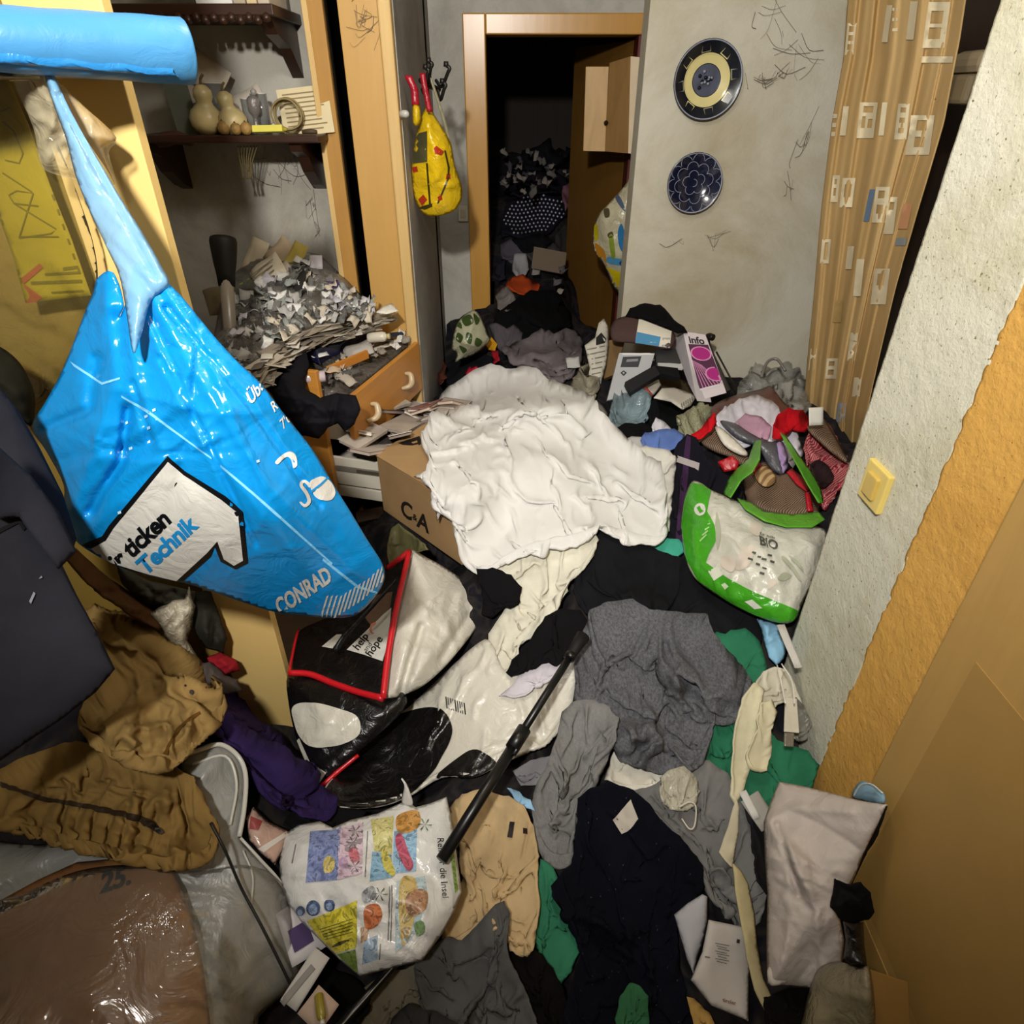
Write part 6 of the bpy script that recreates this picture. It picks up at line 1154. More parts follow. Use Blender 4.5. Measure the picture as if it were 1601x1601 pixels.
cx, cy = 1095, 797; decal('white_emblem', [(cx+9*math.cos(a), cy+10*math.sin(a)) for a in np.linspace(0, 6.28, 16)[:-1]], wht, B, tg, .0065, 4); decal('emblem_leaf', [(cx-5, cy-3), (cx, cy-6), (cx+2, cy), (cx+6, cy+3), (cx, cy+6), (cx-3, cy+1)], M_GR, B, tg, .009, 4)
decal('small_label', [(1108, 893), (1122, 886), (1131, 899), (1117, 908)], paper('#c9cbb8'), B, tg, .006, 6); decal('small_label', [(1165, 940), (1176, 937), (1192, 950), (1180, 952)], paper('#d0d2c4'), B, tg, .006, 6); decal('small_emblem', [(1128, 914), (1134, 911), (1140, 917), (1134, 922)], paper('#bfcfa8'), B, tg, .006, 5)
for k in range(9): decal('script_line', [(1092+k*2.0, 850-k*4.5), (1110+k*1.0-6, 838-k*3), (1111+k*1.0-6, 840-k*3), (1093+k*2.0, 852-k*4.5)], paper('#a9cf8a'), B, tg, .006, 8) if k % 2 else None
lettering('printed_word', 'BIO', (1187, 852), (18, 5.5), (-2, -19), prt, B, tg, .011, .03, 1.0, None, 5); lettering('small_print', 'für mehr', (1188, 838), (7, 2), (-1, -7), prt, B, tg, .011)
for k, (x, y) in enumerate([(1176, 862), (1184, 868), (1192, 872), (1170, 872), (1182, 880), (1192, 886), (1188, 894), (1200, 866), (1204, 876)]): decal('print_mark', [(x, y), (x+7, y+2), (x+6, y+5), (x-1, y+3)], prt, B, tg, .006, 6)
for pts in ([(1225, 870), (1240, 885), (1252, 905), (1250, 908), (1236, 890), (1222, 874)], [(1232, 868), (1250, 880), (1256, 895), (1248, 886)], [(1120, 800), (1128, 830), (1122, 860), (1119, 830)], [(1215, 905), (1225, 895), (1238, 900), (1226, 908)]): decal('plant_drawing', pts, flat('#a3a690', .7), B, tg, .006, 6, smooth=True)
for pts in ([(1175, 815), (1192, 822), (1186, 838), (1174, 832)], [(1160, 860), (1180, 855), (1170, 885), (1150, 890)], [(1130, 870), (1150, 872), (1146, 895), (1128, 885)], [(1205, 905), (1216, 910), (1200, 922)]): decal('faded_print', pts, flat('#c7bcad', .7), B, tg, .004, 5, smooth=True)
M_GS = plastic('#58a02c', .3, .5, 1, .15, .004)
for pts, c in (([(1130, 772), (1138, 750), (1152, 732), (1170, 718), (1180, 688), (1190, 688), (1188, 718), (1176, 738), (1158, 752), (1142, 778)], [(1135, 772, {'z': .72}), (1165, 730, {'z': .80}), (1186, 690, {'z': .80}), (1150, 760, {'z': .76})]), ([(1220, 676), (1228, 680), (1250, 712), (1272, 742), (1284, 765), (1288, 786), (1280, 786), (1262, 756), (1240, 716)], [(1224, 678, {'z': .80}), (1260, 730, {'z': .77}), (1286, 785, {'z': .72}), (1245, 725, {'z': .79})]), ([(1152, 778), (1172, 784), (1196, 800), (1240, 804), (1280, 800), (1290, 812), (1270, 824), (1230, 824), (1195, 814), (1165, 796)], [(1155, 780, {'z': .725}), (1230, 812, {'z': .725}), (1288, 806, {'z': .72}), (1195, 806, {'z': .74})])):
    sheet('handle_strap', pts, M_GS, tps(c), thick=.001, amp=.004, freq=16, edge=4, step=3, parent=tg, t=.002, wrk=(6, .004), round_=False)

# --- the white sheet and its neighbours
cloth('white_trousers', [(985, 702), (1010, 696), (1046, 704), (1058, 716), (1056, 745), (1050, 790), (1046, 830), (1010, 834), (980, 800), (975, 740)], '#c6c3ba', 'white trousers lying at the right edge of the white sheet', 'trousers', thick=.025, amp=.015, step=5)
cloth('cream_shirt', [(742, 888), (770, 870), (820, 850), (880, 828), (925, 825), (938, 842), (925, 860), (904, 892), (882, 915), (862, 940), (832, 975), (812, 1010), (796, 1040), (786, 1056), (772, 1042), (760, 1022), (763, 990), (785, 958), (800, 934), (780, 915)], '#cfcbba', 'cream white shirt trailing below the white sheet', 'shirt', crum=(1.2, 200, .5, -.6), thick=.04, amp=.045, freq=8, ang=1.0, step=5, wrk=(44, .016), creases=[([(860, 850), (830, 900), (800, 940)], .02, 8), ([(900, 850), (860, 910), (810, 980)], .02, 8), ([(820, 870), (810, 920)], -.02, 7), ([(825, 888), (869, 838)], -.03, 5), ([(838, 897), (888, 841)], .028, 6), ([(800, 900), (834, 872)], -.028, 5), ([(754, 885), (784, 853)], -.03, 5), ([(812, 938), (853, 912), (900, 888)], -.022, 5), ([(790, 1010), (820, 960), (870, 920)], .02, 7), ([(775, 1030), (790, 980), (830, 940)], -.02, 5)])
ws_out = [(668, 658), (682, 634), (690, 616), (702, 602), (722, 590), (745, 574), (768, 571), (790, 575), (815, 571), (838, 578), (856, 590), (880, 600), (905, 606), (925, 618), (938, 642), (955, 664), (985, 690), (1012, 712), (1034, 722), (1040, 760), (1044, 800), (1046, 828), (1034, 840), (1000, 834), (968, 826), (944, 820), (920, 824), (890, 836), (860, 842), (830, 850), (800, 862), (770, 884), (744, 892), (722, 866), (710, 836), (708, 808), (692, 796), (684, 812), (676, 770), (672, 750), (648, 744), (664, 734), (672, 714), (668, 695), (660, 675)]
cloth('white_sheet', ws_out, '#d5d3cf', 'big crumpled white bed sheet covering the middle of the heap', 'sheet', crum=(1.21, 240, .5, .5, 1), res=4, wrk=(30, .009), thick=.07, amp=.045, freq=7.5, ang=1.25, step=6, soft=4, var=.03, edge=10, crease=.004, fine=.020, creases=[
    ([(756, 606), (787, 619), (784, 675)], .020, 7), ([(725, 625), (744, 656), (769, 666)], .018, 7), ([(790, 676), (800, 720), (830, 748)], .022, 8), ([(845, 595), (848, 630), (870, 655)], .018, 6),
    ([(890, 640), (894, 680)], .02, 6), ([(924, 695), (950, 735)], .022, 6), ([(955, 740), (975, 760), (992, 812)], .025, 6), ([(1003, 719), (1028, 762), (1042, 797)], .02, 7), ([(825, 750), (900, 744), (950, 747)], .020, 6), 
    ([(769, 781), (806, 819), (850, 837)], .022, 7), ([(690, 662), (725, 640), (780, 606)], .018, 7), ([(850, 669), (869, 694), (916, 716)], .020, 7), ([(720, 800), (770, 830), (790, 856)], .02, 7), ([(690, 720), (720, 780), (730, 850)], .022, 8), ([(850, 790), (900, 790), (960, 800)], .015, 8), ([(850, 836), (900, 826), (940, 818)], .02, 5), ([(740, 690), (745, 740), (770, 770)], .018, 8), ([(860, 700), (880, 760), (870, 800)], .012, 9)])

# --- black and white plastic bags in the middle
bw = sheet('striped_bag', [(505, 1236), (560, 1175), (610, 1125), (645, 1100), (690, 1055), (735, 1015), (765, 1000), (792, 1050), (835, 1015), (880, 1012), (900, 1030), (898, 1080), (885, 1130), (850, 1165), (790, 1192), (740, 1215), (690, 1215), (640, 1245), (590, 1262), (530, 1262)], plastic('#cac6b9', .3, .5, 1, .06, .005, 20), thick=.02, amp=.03, freq=6, ang=.5, step=5, crum=(1.06, 80, .8), wrk=(40, .012), label='large white and black plastic bag lying under the walking stick', cat='bag')
B = bvh(bw); M_BLK = plastic('#0e0d0e', .28, .55, 1, .2, .006, 22)
decal('black_panel', [(506, 1238), (560, 1178), (612, 1126), (640, 1112), (672, 1106), (694, 1112), (707, 1136), (704, 1158), (690, 1185), (676, 1208), (640, 1242), (590, 1260), (530, 1260)], M_BLK, B, bw, .005, 5, smooth=True)
decal('black_panel', [(682, 1214), (715, 1186), (740, 1172), (762, 1180), (775, 1196), (740, 1214), (700, 1216)], M_BLK, B, bw, .005, 5, smooth=True)
for k in range(9): decal('barcode_bar', [(696+k*3.6, 1089+k*1.2), (698+k*3.6-(k % 2)*.6, 1089.5+k*1.2), (700+k*3.6-(k % 2)*.6, 1108+k*1.2), (698+k*3.6, 1107.5+k*1.2)], flat('#3a3a38'), B, bw, .002, 10)
cloth('lace_cloth', [(778, 1088), (800, 1072), (815, 1050), (840, 1028), (868, 1018), (890, 1022), (880, 1050), (850, 1062), (830, 1080), (805, 1090)], '#c4bfc6', 'pale lilac lace cloth above the walking stick', 'cloth', thick=.015, amp=.02, freq=12, step=4, edge=7)
ctrlH = [(640, 862, {'z': .55}), (606, 888, {'z': .50}), (598, 1092, {'z': .46}), (612, 1000, {'z': .52}), (452, 1052, {'z': .44}), (470, 985, {'z': .42}), (752, 945, {'z': .44}), (700, 890, {'z': .50}), (690, 1050, {'z': .46}), (560, 960, {'z': .42})]
hb = thing('carrier_bag', at(560, 1150, z=.25), 'black and white carrier bag with red piping lying open', 'bag')
M_WP = plastic('#c8c4b7', .3, .5, 1, .06, .006, 18); M_RED = plastic('#c01822', .3, .5, 1, .1, .002)
sheet('side_panel', [(640, 860), (668, 872), (700, 890), (735, 915), (752, 935), (754, 955), (742, 985), (715, 1020), (692, 1046), (662, 1072), (632, 1086), (608, 1092), (600, 1086), (606, 1030), (616, 960), (630, 895)], M_WP, tps(ctrlH), thick=.02, amp=.03, freq=7, ang=1.1, edge=14, step=4, back=.05, parent=hb, wrk=(22, .009), creases=[([(720, 930), (690, 1000), (640, 1070)], .025, 10), ([(660, 980), (640, 1040), (628, 1085)], -.03, 9), ([(735, 960), (690, 1030)], -.015, 8)])
ip = sheet('front_panel', [(470, 985), (510, 966), (560, 938), (604, 890), (638, 866), (628, 910), (616, 960), (606, 1030), (600, 1086), (560, 1078), (520, 1066), (484, 1052), (455, 1050), (462, 1010)], M_BLK, tps([(470, 985, {'z': .36}), (604, 890, {'z': .48}), (638, 866, {'z': .545}), (600, 1086, {'z': .45}), (455, 1050, {'z': .43}), (540, 1010, {'z': .40})]), thick=.006, amp=.012, freq=9, edge=8, step=4, parent=hb, wrk=(18, .007))
B = bvh(ip); decal('white_label', [(542, 1016), (600, 960), (612, 950), (610, 972), (604, 1014), (598, 1034), (570, 1024)], wht, B, hb, .0016, 7); decal('white_label', [(503, 1011), (526, 992), (535, 992), (520, 1014)], wht, B, hb, .0016, 7)
decal('brown_patch', [(568, 962), (590, 930), (614, 925), (610, 950), (580, 978)], plastic('#6b5545', .3, .4), B, hb, .0012, 7)
lettering('printed_words', 'help', (560, 1018), np.array([.60, -.80])*17, np.array([-.80, -.60])*17, ink, B, hb, .0028, .02); lettering('printed_words', 'and', (573, 1020), np.array([.62, -.78])*11, np.array([-.8, -.6])*11, ink, B, hb, .0028, .0); lettering('printed_words', 'hope', (580, 1028), np.array([.56, -.83])*17, np.array([-.83, -.56])*17, ink, B, hb, .0028, .02)
decal('heart_mark', [(577, 985), (580, 976), (588, 972), (588, 976), (582, 980), (581, 988), (586, 990), (582, 992)], plastic('#d08a70', .4, .4), B, hb, .0028, 4)
lp_ = sheet('lower_panel', [(450, 1056), (484, 1058), (520, 1070), (560, 1084), (600, 1094), (626, 1082), (636, 1092), (630, 1112), (590, 1150), (545, 1190), (505, 1228), (492, 1222), (476, 1190), (462, 1150), (452, 1105)], M_BLK, tps([(450, 1056, {'z': .43}), (600, 1094, {'z': .455}), (632, 1100, {'z': .44}), (500, 1225, {'z': .33}), (462, 1150, {'z': .36}), (550, 1150, {'z': .40})]), thick=.02, amp=.012, freq=8, edge=12, step=4, back=.05, parent=hb, wrk=(14, .007))
B = bvh(lp_); decal('white_oval', [(457, 1108), (470, 1099), (500, 1100), (530, 1108), (556, 1118), (564, 1134), (560, 1150), (540, 1162), (510, 1168), (484, 1166), (468, 1150), (460, 1128)], M_WP, B, hb, .004, 5, smooth=True); decal('white_edge', [(462, 1152), (468, 1154), (485, 1192), (510, 1208), (500, 1224), (488, 1216)], M_WP, B, hb, .002, 6)
def piping(pts, zs, r=.0085): tube('red_piping', curve3([at(x, y, z=z) for (x, y), z in zip(pts, zs)], 5), r, M_RED, hb, 8)
piping([(640, 862), (630, 905), (617, 965), (606, 1030), (599, 1092)], [.585, .575, .565, .535, .49]); piping([(599, 1092), (560, 1082), (520, 1068), (484, 1054), (452, 1052)], [.49, .465, .455, .455, .455]); piping([(640, 862), (622, 876), (606, 888)], [.585, .56, .53]); piping([(452, 1052), (460, 1010), (466, 985)], [.455, .42, .39], .004); piping([(502, 1230), (530, 1205), (560, 1180)], [.345, .355, .37], .006)
hd = sheet('handle_loop', [(522, 1018), (530, 1000), (560, 968), (610, 915), (618, 906), (616, 914), (570, 966), (538, 1002), (530, 1020)], plastic('#121112', .4, .4), tps([(525, 1015, {'z': .47}), (620, 905, {'z': .58}), (575, 955, {'z': .53})]), thick=.004, amp=0, edge=5, step=5, parent=hb)
cloth('black_sock', [(745, 890), (770, 888), (800, 898), (815, 918), (812, 940), (790, 952), (768, 966), (752, 960), (756, 935), (748, 912)], '#0e0d0f', 'black sock between the carrier bag and the cream shirt', 'sock', thick=.04, amp=.02, step=4)
cloth('black_scarf', [(792, 1050), (800, 1030), (820, 1012), (836, 985), (852, 962), (880, 950), (908, 952), (922, 975), (918, 1000), (895, 1010), (870, 1015), (840, 1025), (815, 1045), (800, 1056)], '#0f0e10', 'black scarf bunched beside the grey sweater', 'scarf', thick=.04, amp=.03, freq=9, step=4)

# --- right of the middle: sweaters, green cloth, straps
cloth('green_cloth', [(1112, 1005), (1120, 985), (1135, 990), (1165, 982), (1188, 1000), (1200, 1040), (1192, 1080), (1195, 1130), (1215, 1155), (1262, 1172), (1282, 1195), (1268, 1225), (1230, 1242), (1198, 1252), (1168, 1250), (1150, 1222), (1120, 1195), (1100, 1175), (1102, 1140), (1120, 1100), (1135, 1060)], '#2a6b4e', 'dark green cloth between the grey sweater and the plaster wall', 'cloth', thick=.045, amp=.04, freq=7, ang=1.2, step=5, var=.2)
cloth('grey_trousers', [(800, 1205), (830, 1190), (870, 1180), (900, 1195), (890, 1220), (850, 1225), (815, 1228)], '#77767a', 'grey cloth edge under the black walking stick', 'cloth', thick=.02, amp=.015, step=5)
cloth('white_cloth', [(945, 1218), (958, 1180), (975, 1150), (1010, 1165), (1050, 1185), (1080, 1196), (1070, 1222), (1035, 1228), (1000, 1226), (970, 1224)], '#cdc8ba', 'cream ruched cloth below the grey heather sweater', 'cloth', thick=.04, amp=.035, freq=11, ang=1.3, step=4)
cloth('grey_hoodie', [(985, 1238), (1010, 1230), (1040, 1215), (1075, 1192), (1110, 1188), (1138, 1208), (1158, 1245), (1172, 1290), (1180, 1330), (1200, 1345), (1198, 1400), (1190, 1440), (1165, 1450), (1135, 1425), (1108, 1380), (1085, 1335), (1060, 1300), (1025, 1268)], '#6f6e6c', 'mid grey zip hoodie below the green cloth', 'hoodie', thick=.04, amp=.03, freq=6, ang=-.9, step=6, creases=[([(1000, 1245), (1070, 1310), (1150, 1430)], .02, 8), ([(1020, 1240), (1090, 1310), (1165, 1430)], -.012, 5)])
cloth('grey_sweater', [(902, 1008), (915, 975), (925, 952), (950, 938), (990, 936), (1015, 952), (1050, 952), (1080, 958), (1106, 958), (1114, 985), (1135, 1012), (1160, 1038), (1176, 1065), (1166, 1090), (1146, 1108), (1118, 1098), (1116, 1130), (1104, 1168), (1078, 1188), (1040, 1178), (1000, 1162), (972, 1148), (962, 1112), (930, 1098), (905, 1092), (898, 1050)], '#66676b', 'dark grey heather sweater bunched in the middle right', 'sweater', heather=.5, thick=.11, amp=.05, freq=5.5, ang=-.7, step=6, var=.1, creases=[([(945, 1010), (1000, 980), (1030, 955)], .03, 10), ([(940, 1030), (1010, 1060), (1100, 1120)], .025, 12), ([(950, 1090), (1020, 1100), (1090, 1150)], .02, 10), ([(1050, 980), (1090, 1030), (1150, 1080)], -.03, 9), ([(960, 1000), (945, 1060), (950, 1100)], -.025, 8), ([(1080, 1000), (1130, 1060)], .02, 8), ([(925, 960), (950, 1000), (935, 1080)], .03, 9), ([(985, 1000), (1060, 1050), (1110, 1120)], -.03, 8), ([(960, 1060), (1030, 1085), (1100, 1145)], -.025, 7), ([(1010, 960), (990, 990), (950, 1010)], -.03, 8), ([(1000, 1110), (1060, 1130), (1080, 1180)], .022, 9), ([(1040, 960), (1100, 1000), (1150, 1070)], .03, 9), ([(970, 1130), (1030, 1150), (1070, 1180)], -.02, 7)])
cloth('grey_sweatpants', [(878, 1110), (900, 1092), (930, 1092), (952, 1106), (966, 1122), (962, 1160), (945, 1200), (920, 1232), (906, 1245), (900, 1290), (896, 1340), (868, 1335), (848, 1315), (835, 1280), (828, 1262), (838, 1225), (862, 1180), (872, 1150)], '#7b7a78', 'light grey sweatpants hanging down below the heather sweater', 'trousers', heather=.2, thick=.08, amp=.03, freq=7, ang=1.2, step=5, creases=[([(925, 1100), (905, 1170), (880, 1260)], .03, 12), ([(945, 1130), (915, 1210)], -.03, 8), ([(905, 1105), (885, 1160), (850, 1230)], -.025, 8), ([(955, 1120), (935, 1180)], .025, 7), ([(880, 1180), (868, 1260), (862, 1320)], .02, 8)])
cloth('blue_sheet_tip', [(792, 1232), (812, 1236), (830, 1252), (836, 1268), (820, 1262)], '#8fb8d8', 'pale blue cloth tip between beige trousers and grey sweatpants', 'cloth', thick=.01, amp=.005, step=4, edge=5)
clb = sheet('clear_bag', [(1035, 1215), (1050, 1200), (1070, 1196), (1088, 1212), (1092, 1235), (1075, 1250), (1050, 1250), (1038, 1235)], plastic('#b9b5a2', .12, .8, .8, .2, .010, 40), thick=.03, amp=.03, freq=18, step=3, edge=6, label='small clear bag of white bits on the grey hoodie', cat='bag')
tube('cord_loop', curve3([at(1062, 1262, z=.435), at(1078, 1254, z=.44), at(1088, 1262, z=.435), at(1086, 1290, z=.425), at(1078, 1296, z=.425), at(1066, 1280, z=.43)], 6), .0018, flat('#c4c0b4', .6), None, 6, label='thin white drawstring on the grey hoodie', cat='drawstring')
mk_ = sheet('face_mask', [(1184, 968), (1205, 972), (1228, 980), (1231, 1004), (1226, 1030), (1214, 1040), (1202, 1028), (1194, 1000)], fabric('#86b5d3', .1), lift=.01, thick=.01, amp=.015, freq=14, step=3, edge=5, round_=False, rag=1.5, wrk=(14, .008), label='light blue disposable face mask below the green tote', cat='face mask')
for pts in ([(1215, 1040), (1222, 1070), (1228, 1100)], [(1222, 1038), (1238, 1065), (1242, 1100)]): tube('ear_loop', curve3([at(x, y, z=.60) for x, y in pts], 5), .0018, flat('#cfccc0'), mk_, 6)
chip('white_strip', 1234, 1010, {'z': .60}, .02, .12, .1, (.3, 0), paper('#b9b5ae'), 'grey white strip beside the face mask', 'strip', .002, .1)
cloth('cream_bra', [(1180, 1068), (1195, 1048), (1212, 1040), (1230, 1045), (1242, 1068), (1254, 1098), (1252, 1120), (1236, 1118), (1228, 1096), (1214, 1100), (1204, 1112), (1192, 1104)], '#c6c0ae', 'cream underwear with straps on the green cloth', 'underwear', lift=.01, thick=.02, amp=.02, freq=12, step=3, edge=6)
cloth('white_belt', [(1162, 1090), (1180, 1066), (1196, 1076), (1190, 1110), (1184, 1150), (1178, 1180), (1172, 1202), (1164, 1232), (1150, 1262), (1142, 1240), (1146, 1190), (1152, 1130)], '#cbc4a6', 'broad cream elastic strap on the green cloth', 'strap', fine=.004, wrk=(5, .004), lift=.01, thick=.02, amp=.008, step=4, edge=6)
cloth('cream_pouch', [(1190, 1100), (1208, 1090), (1216, 1112), (1206, 1140), (1206, 1180), (1198, 1202), (1178, 1198), (1170, 1180), (1182, 1150)], '#c5bd9e', 'folded cream fabric end beside the elastic strap', 'strap', fine=.004, wrk=(5, .004), lift=.015, thick=.03, amp=.008, step=4, edge=6)
bkl = thing('buckle', at(1235, 1140, z=.5), 'brown grey buckle on a cream strap near the plaster wall', 'buckle')
quad_slab('strap_end', [(1228, 1090), (1246, 1092), (1250, 1146), (1226, 1144)], [{'z': .56}, {'z': .56}, {'z': .52}, {'z': .52}], fabric('#bdb7a5'), bkl, .006); quad_slab('clasp', [(1228, 1146), (1242, 1147), (1241, 1168), (1227, 1167)], [{'z': .53}, {'z': .53}, {'z': .51}, {'z': .51}], plastic('#6b6355', .3, .6), bkl, .010)
sheet('clear_wrapper', [(1246, 1090), (1258, 1100), (1268, 1130), (1262, 1150), (1250, 1156), (1246, 1120)], plastic('#7a7870', .12, .8, .8, .3, .008, 30), lift=.02, thick=.02, amp=.03, freq=18, step=3, edge=5, label='grey clear wrapper at the foot of the plaster wall', cat='wrapper')
# --- front: trousers, navy jumper, papers
cloth('green_cloth', [(836, 1400), (845, 1342), (862, 1350), (880, 1385), (888, 1425), (908, 1462), (910, 1482), (894, 1515), (876, 1540), (856, 1510), (838, 1480)], '#2f6e52', 'green folded cloth between beige trousers and navy jumper', 'cloth', thick=.02, amp=.012, step=5)
cloth('olive_trousers', [(545, 1560), (590, 1530), (640, 1510), (690, 1500), (760, 1520), (815, 1545), (850, 1610), (700, 1640), (545, 1640)], '#6a6454', 'olive grey trousers at the lower edge of the picture', 'trousers', thick=.03, amp=.03, freq=7, step=6)
cloth('black_trousers', [(784, 1498), (800, 1484), (825, 1478), (848, 1490), (868, 1520), (886, 1560), (905, 1640), (850, 1640), (826, 1580), (806, 1540)], '#0c0909', 'black cloth fold right of the dark grey trousers', 'trousers', thick=.04, amp=.02, step=5)
cloth('yellow_shirt', [(1035, 1590), (1045, 1548), (1062, 1552), (1085, 1560), (1110, 1580), (1130, 1640), (1030, 1640)], '#b08d4e', 'ochre cloth at the lower edge beside the letters', 'cloth', thick=.03, amp=.02, step=5)
nj = cloth('navy_jumper', [(905, 1248), (925, 1232), (955, 1222), (990, 1232), (1015, 1255), (1045, 1292), (1075, 1318), (1098, 1352), (1102, 1386), (1088, 1412), (1062, 1426), (1056, 1460), (1062, 1510), (1080, 1580), (1090, 1640), (870, 1640), (884, 1580), (912, 1484), (890, 1430), (866, 1400), (862, 1382), (895, 1350), (902, 1300)], '#090a13', 'almost black navy jumper spread in the foreground', 'jumper', thick=.05, amp=.035, freq=5, step=6, var=.4, rough=1.0)
B = bvh(nj); decal('care_label', [(958, 1282), (976, 1262), (986, 1250), (998, 1280), (982, 1300), (972, 1304)], fabric('#b5ada0', .05), B, nj, .004, 6)
for k in range(60):
    x, y = random.uniform(905, 1090), random.uniform(1245, 1600)
    if inside(np.array([[x, y]]), np.array([(910, 1255), (960, 1230), (1040, 1300), (1090, 1370), (1050, 1430), (1070, 1600), (900, 1600), (900, 1420)])): decal('lint', [(x, y), (x+random.uniform(1, 3), y+random.uniform(-2, 2)), (x+1, y+2.5)], flat('#34343a', .9), B, nj, .004, 9)
cloth('green_sock', [(964, 1590), (970, 1558), (984, 1538), (1000, 1540), (1014, 1556), (1016, 1590), (1012, 1640), (962, 1640)], '#2f5f3d', 'small green cloth at the lower edge on the navy jumper', 'cloth', thick=.03, amp=.01, step=4)
cloth('beige_trousers', [(703, 1262), (722, 1240), (755, 1232), (795, 1244), (818, 1262), (834, 1290), (840, 1330), (842, 1400), (838, 1470), (826, 1492), (795, 1488), (780, 1450), (750, 1440), (715, 1462), (692, 1490), (690, 1440), (712, 1400), (722, 1370), (716, 1310)], '#b59c74', 'beige corduroy trousers right of the picture printed bag', 'trousers', thick=.045, amp=.03, freq=6, ang=1.4, step=6, creases=[([(800, 1290), (780, 1360), (770, 1440)], .02, 9), ([(760, 1280), (745, 1360)], -.015, 7), ([(725, 1300), (740, 1370), (735, 1430)], -.02, 6)])
bt = [o for o in bpy.data.objects if o.name == 'beige_trousers'][0]; B = bvh(bt)
decal('brand_tag', [(797, 1284), (805, 1285), (801, 1310), (793, 1309)], flat('#221c1e'), B, bt, .004, 6); decal('small_badge', [(818, 1294), (825, 1295), (825, 1304), (818, 1303)], flat('#2a1a18'), B, bt, .004, 6)
cloth('grey_trousers', [(644, 1512), (668, 1482), (700, 1462), (722, 1470), (750, 1440), (775, 1412), (788, 1408), (797, 1428), (790, 1470), (796, 1500), (820, 1545), (836, 1590), (845, 1640), (700, 1640), (668, 1600), (655, 1555)], '#4f4e4d', 'dark grey trousers in the lower middle foreground', 'trousers', thick=.05, amp=.03, freq=6, ang=-.8, step=6, creases=[([(775, 1420), (780, 1500), (770, 1580)], -.02, 6), ([(720, 1560), (780, 1530)], .02, 9), ([(700, 1470), (720, 1520)], -.015, 5)])
cloth('charcoal_rag', [(600, 1640), (612, 1592), (640, 1570), (680, 1580), (715, 1601), (730, 1640)], '#2e2d2c', 'charcoal rag at the very bottom left of the grey trousers', 'rag', thick=.03, amp=.02, step=6)
cloth('black_rags', [(440, 1290), (460, 1262), (500, 1262), (545, 1262), (575, 1268), (560, 1285), (520, 1296), (470, 1306)], '#101012', 'black rags above the picture printed bag', 'rag', thick=.03, amp=.02, step=5)
cloth('black_rags', [(485, 1590), (500, 1540), (520, 1515), (560, 1530), (580, 1560), (540, 1640), (480, 1640)], '#0d0c0c', 'black rags under the lower corner of the picture printed bag', 'rag', thick=.02, amp=.02, step=6)
# picture printed white plastic bag
ctK = [(440, 1300, {'z': .44}), (560, 1290, {'z': .45}), (690, 1250, {'z': .45}), (720, 1390, {'z': .42}), (660, 1500, {'z': .41}), (565, 1522, {'z': .40}), (480, 1440, {'z': .42}), (580, 1400, {'z': .455})]
kb = thing('picture_bag', at(580, 1500, z=.38), 'white plastic bag printed with small colourful beach pictures', 'bag')
kbody = sheet('bag_body', [(436, 1350), (442, 1306), (466, 1290), (500, 1284), (520, 1294), (548, 1282), (590, 1272), (634, 1252), (650, 1262), (672, 1256), (698, 1246), (704, 1270), (712, 1320), (722, 1395), (708, 1432), (690, 1462), (660, 1502), (610, 1514), (563, 1527), (530, 1500), (498, 1468), (470, 1440), (450, 1412), (438, 1380)], plastic('#d4d3cf', .22, .55, 1, .05, .006, 20), tps(ctK), thick=.02, amp=.02, freq=8, ang=.3, edge=14, step=5, back=.03, parent=kb, round_=False, wrk=(30, .007))
B = bvh(kbody)
def pm(c):
    v = [int(c[i:i+2], 16) for i in (1, 3, 5)]; g = sum(v)/3
    f = lambda k, w: '#%02x%02x%02x' % tuple(int(max(0, min(255, (x*.8+g*.2)*k+w))) for x in v)
    return mottled([f(.8, 0), f(1, 0), f(.95, 26), f(.72, 10), f(.85, 50)], 45)
def pd(pts, c, off=.002, sm=False): return decal('printed_picture', pts, pm(c), B, kb, off, 7, smooth=sm)
pd([(485, 1300), (528, 1297), (533, 1292), (528, 1376), (478, 1380)], '#6f7fb8'); pd([(530, 1296), (568, 1286), (566, 1366), (527, 1376)], '#c9a9bb'); pd([(580, 1282), (616, 1276), (612, 1335), (585, 1330)], '#c3bb62'); pd([(582, 1332), (612, 1336), (614, 1372), (578, 1378)], '#6fa3c4'); pd([(616, 1300), (652, 1296), (650, 1362), (614, 1366)], '#79a9cc')
pd([(620, 1278), (640, 1268), (655, 1270), (656, 1290), (640, 1302), (622, 1300)], '#c98a34', .003, True); pd([(618, 1310), (628, 1304), (638, 1330), (646, 1352), (638, 1362), (624, 1340)], '#b8405a', .003, True); pd([(596, 1334), (604, 1330), (618, 1362), (612, 1370), (600, 1356)], '#c6b83e', .003, True); pd([(586, 1286), (600, 1282), (610, 1300), (600, 1326), (588, 1316)], '#d2c878', .003, True)
for x, y in ((556, 1300), (552, 1318), (555, 1355), (664, 1290), (594, 1398)):
    for a in np.linspace(0, 6.28, 7)[:-1]: pd([(x, y), (x+10*math.cos(a)-2*math.sin(a), y+9*math.sin(a)+2*math.cos(a)), (x+12*math.cos(a), y+11*math.sin(a))], '#4d7048', .004)
pd([(506, 1348), (514, 1338), (524, 1346), (520, 1362), (508, 1364)], '#cdb65a', .0035, True); pd([(545, 1330), (556, 1326), (562, 1344), (550, 1348)], '#c9606f', .0035, True); pd([(530, 1346), (540, 1340), (544, 1352), (534, 1358)], '#b58fb0', .0035, True)
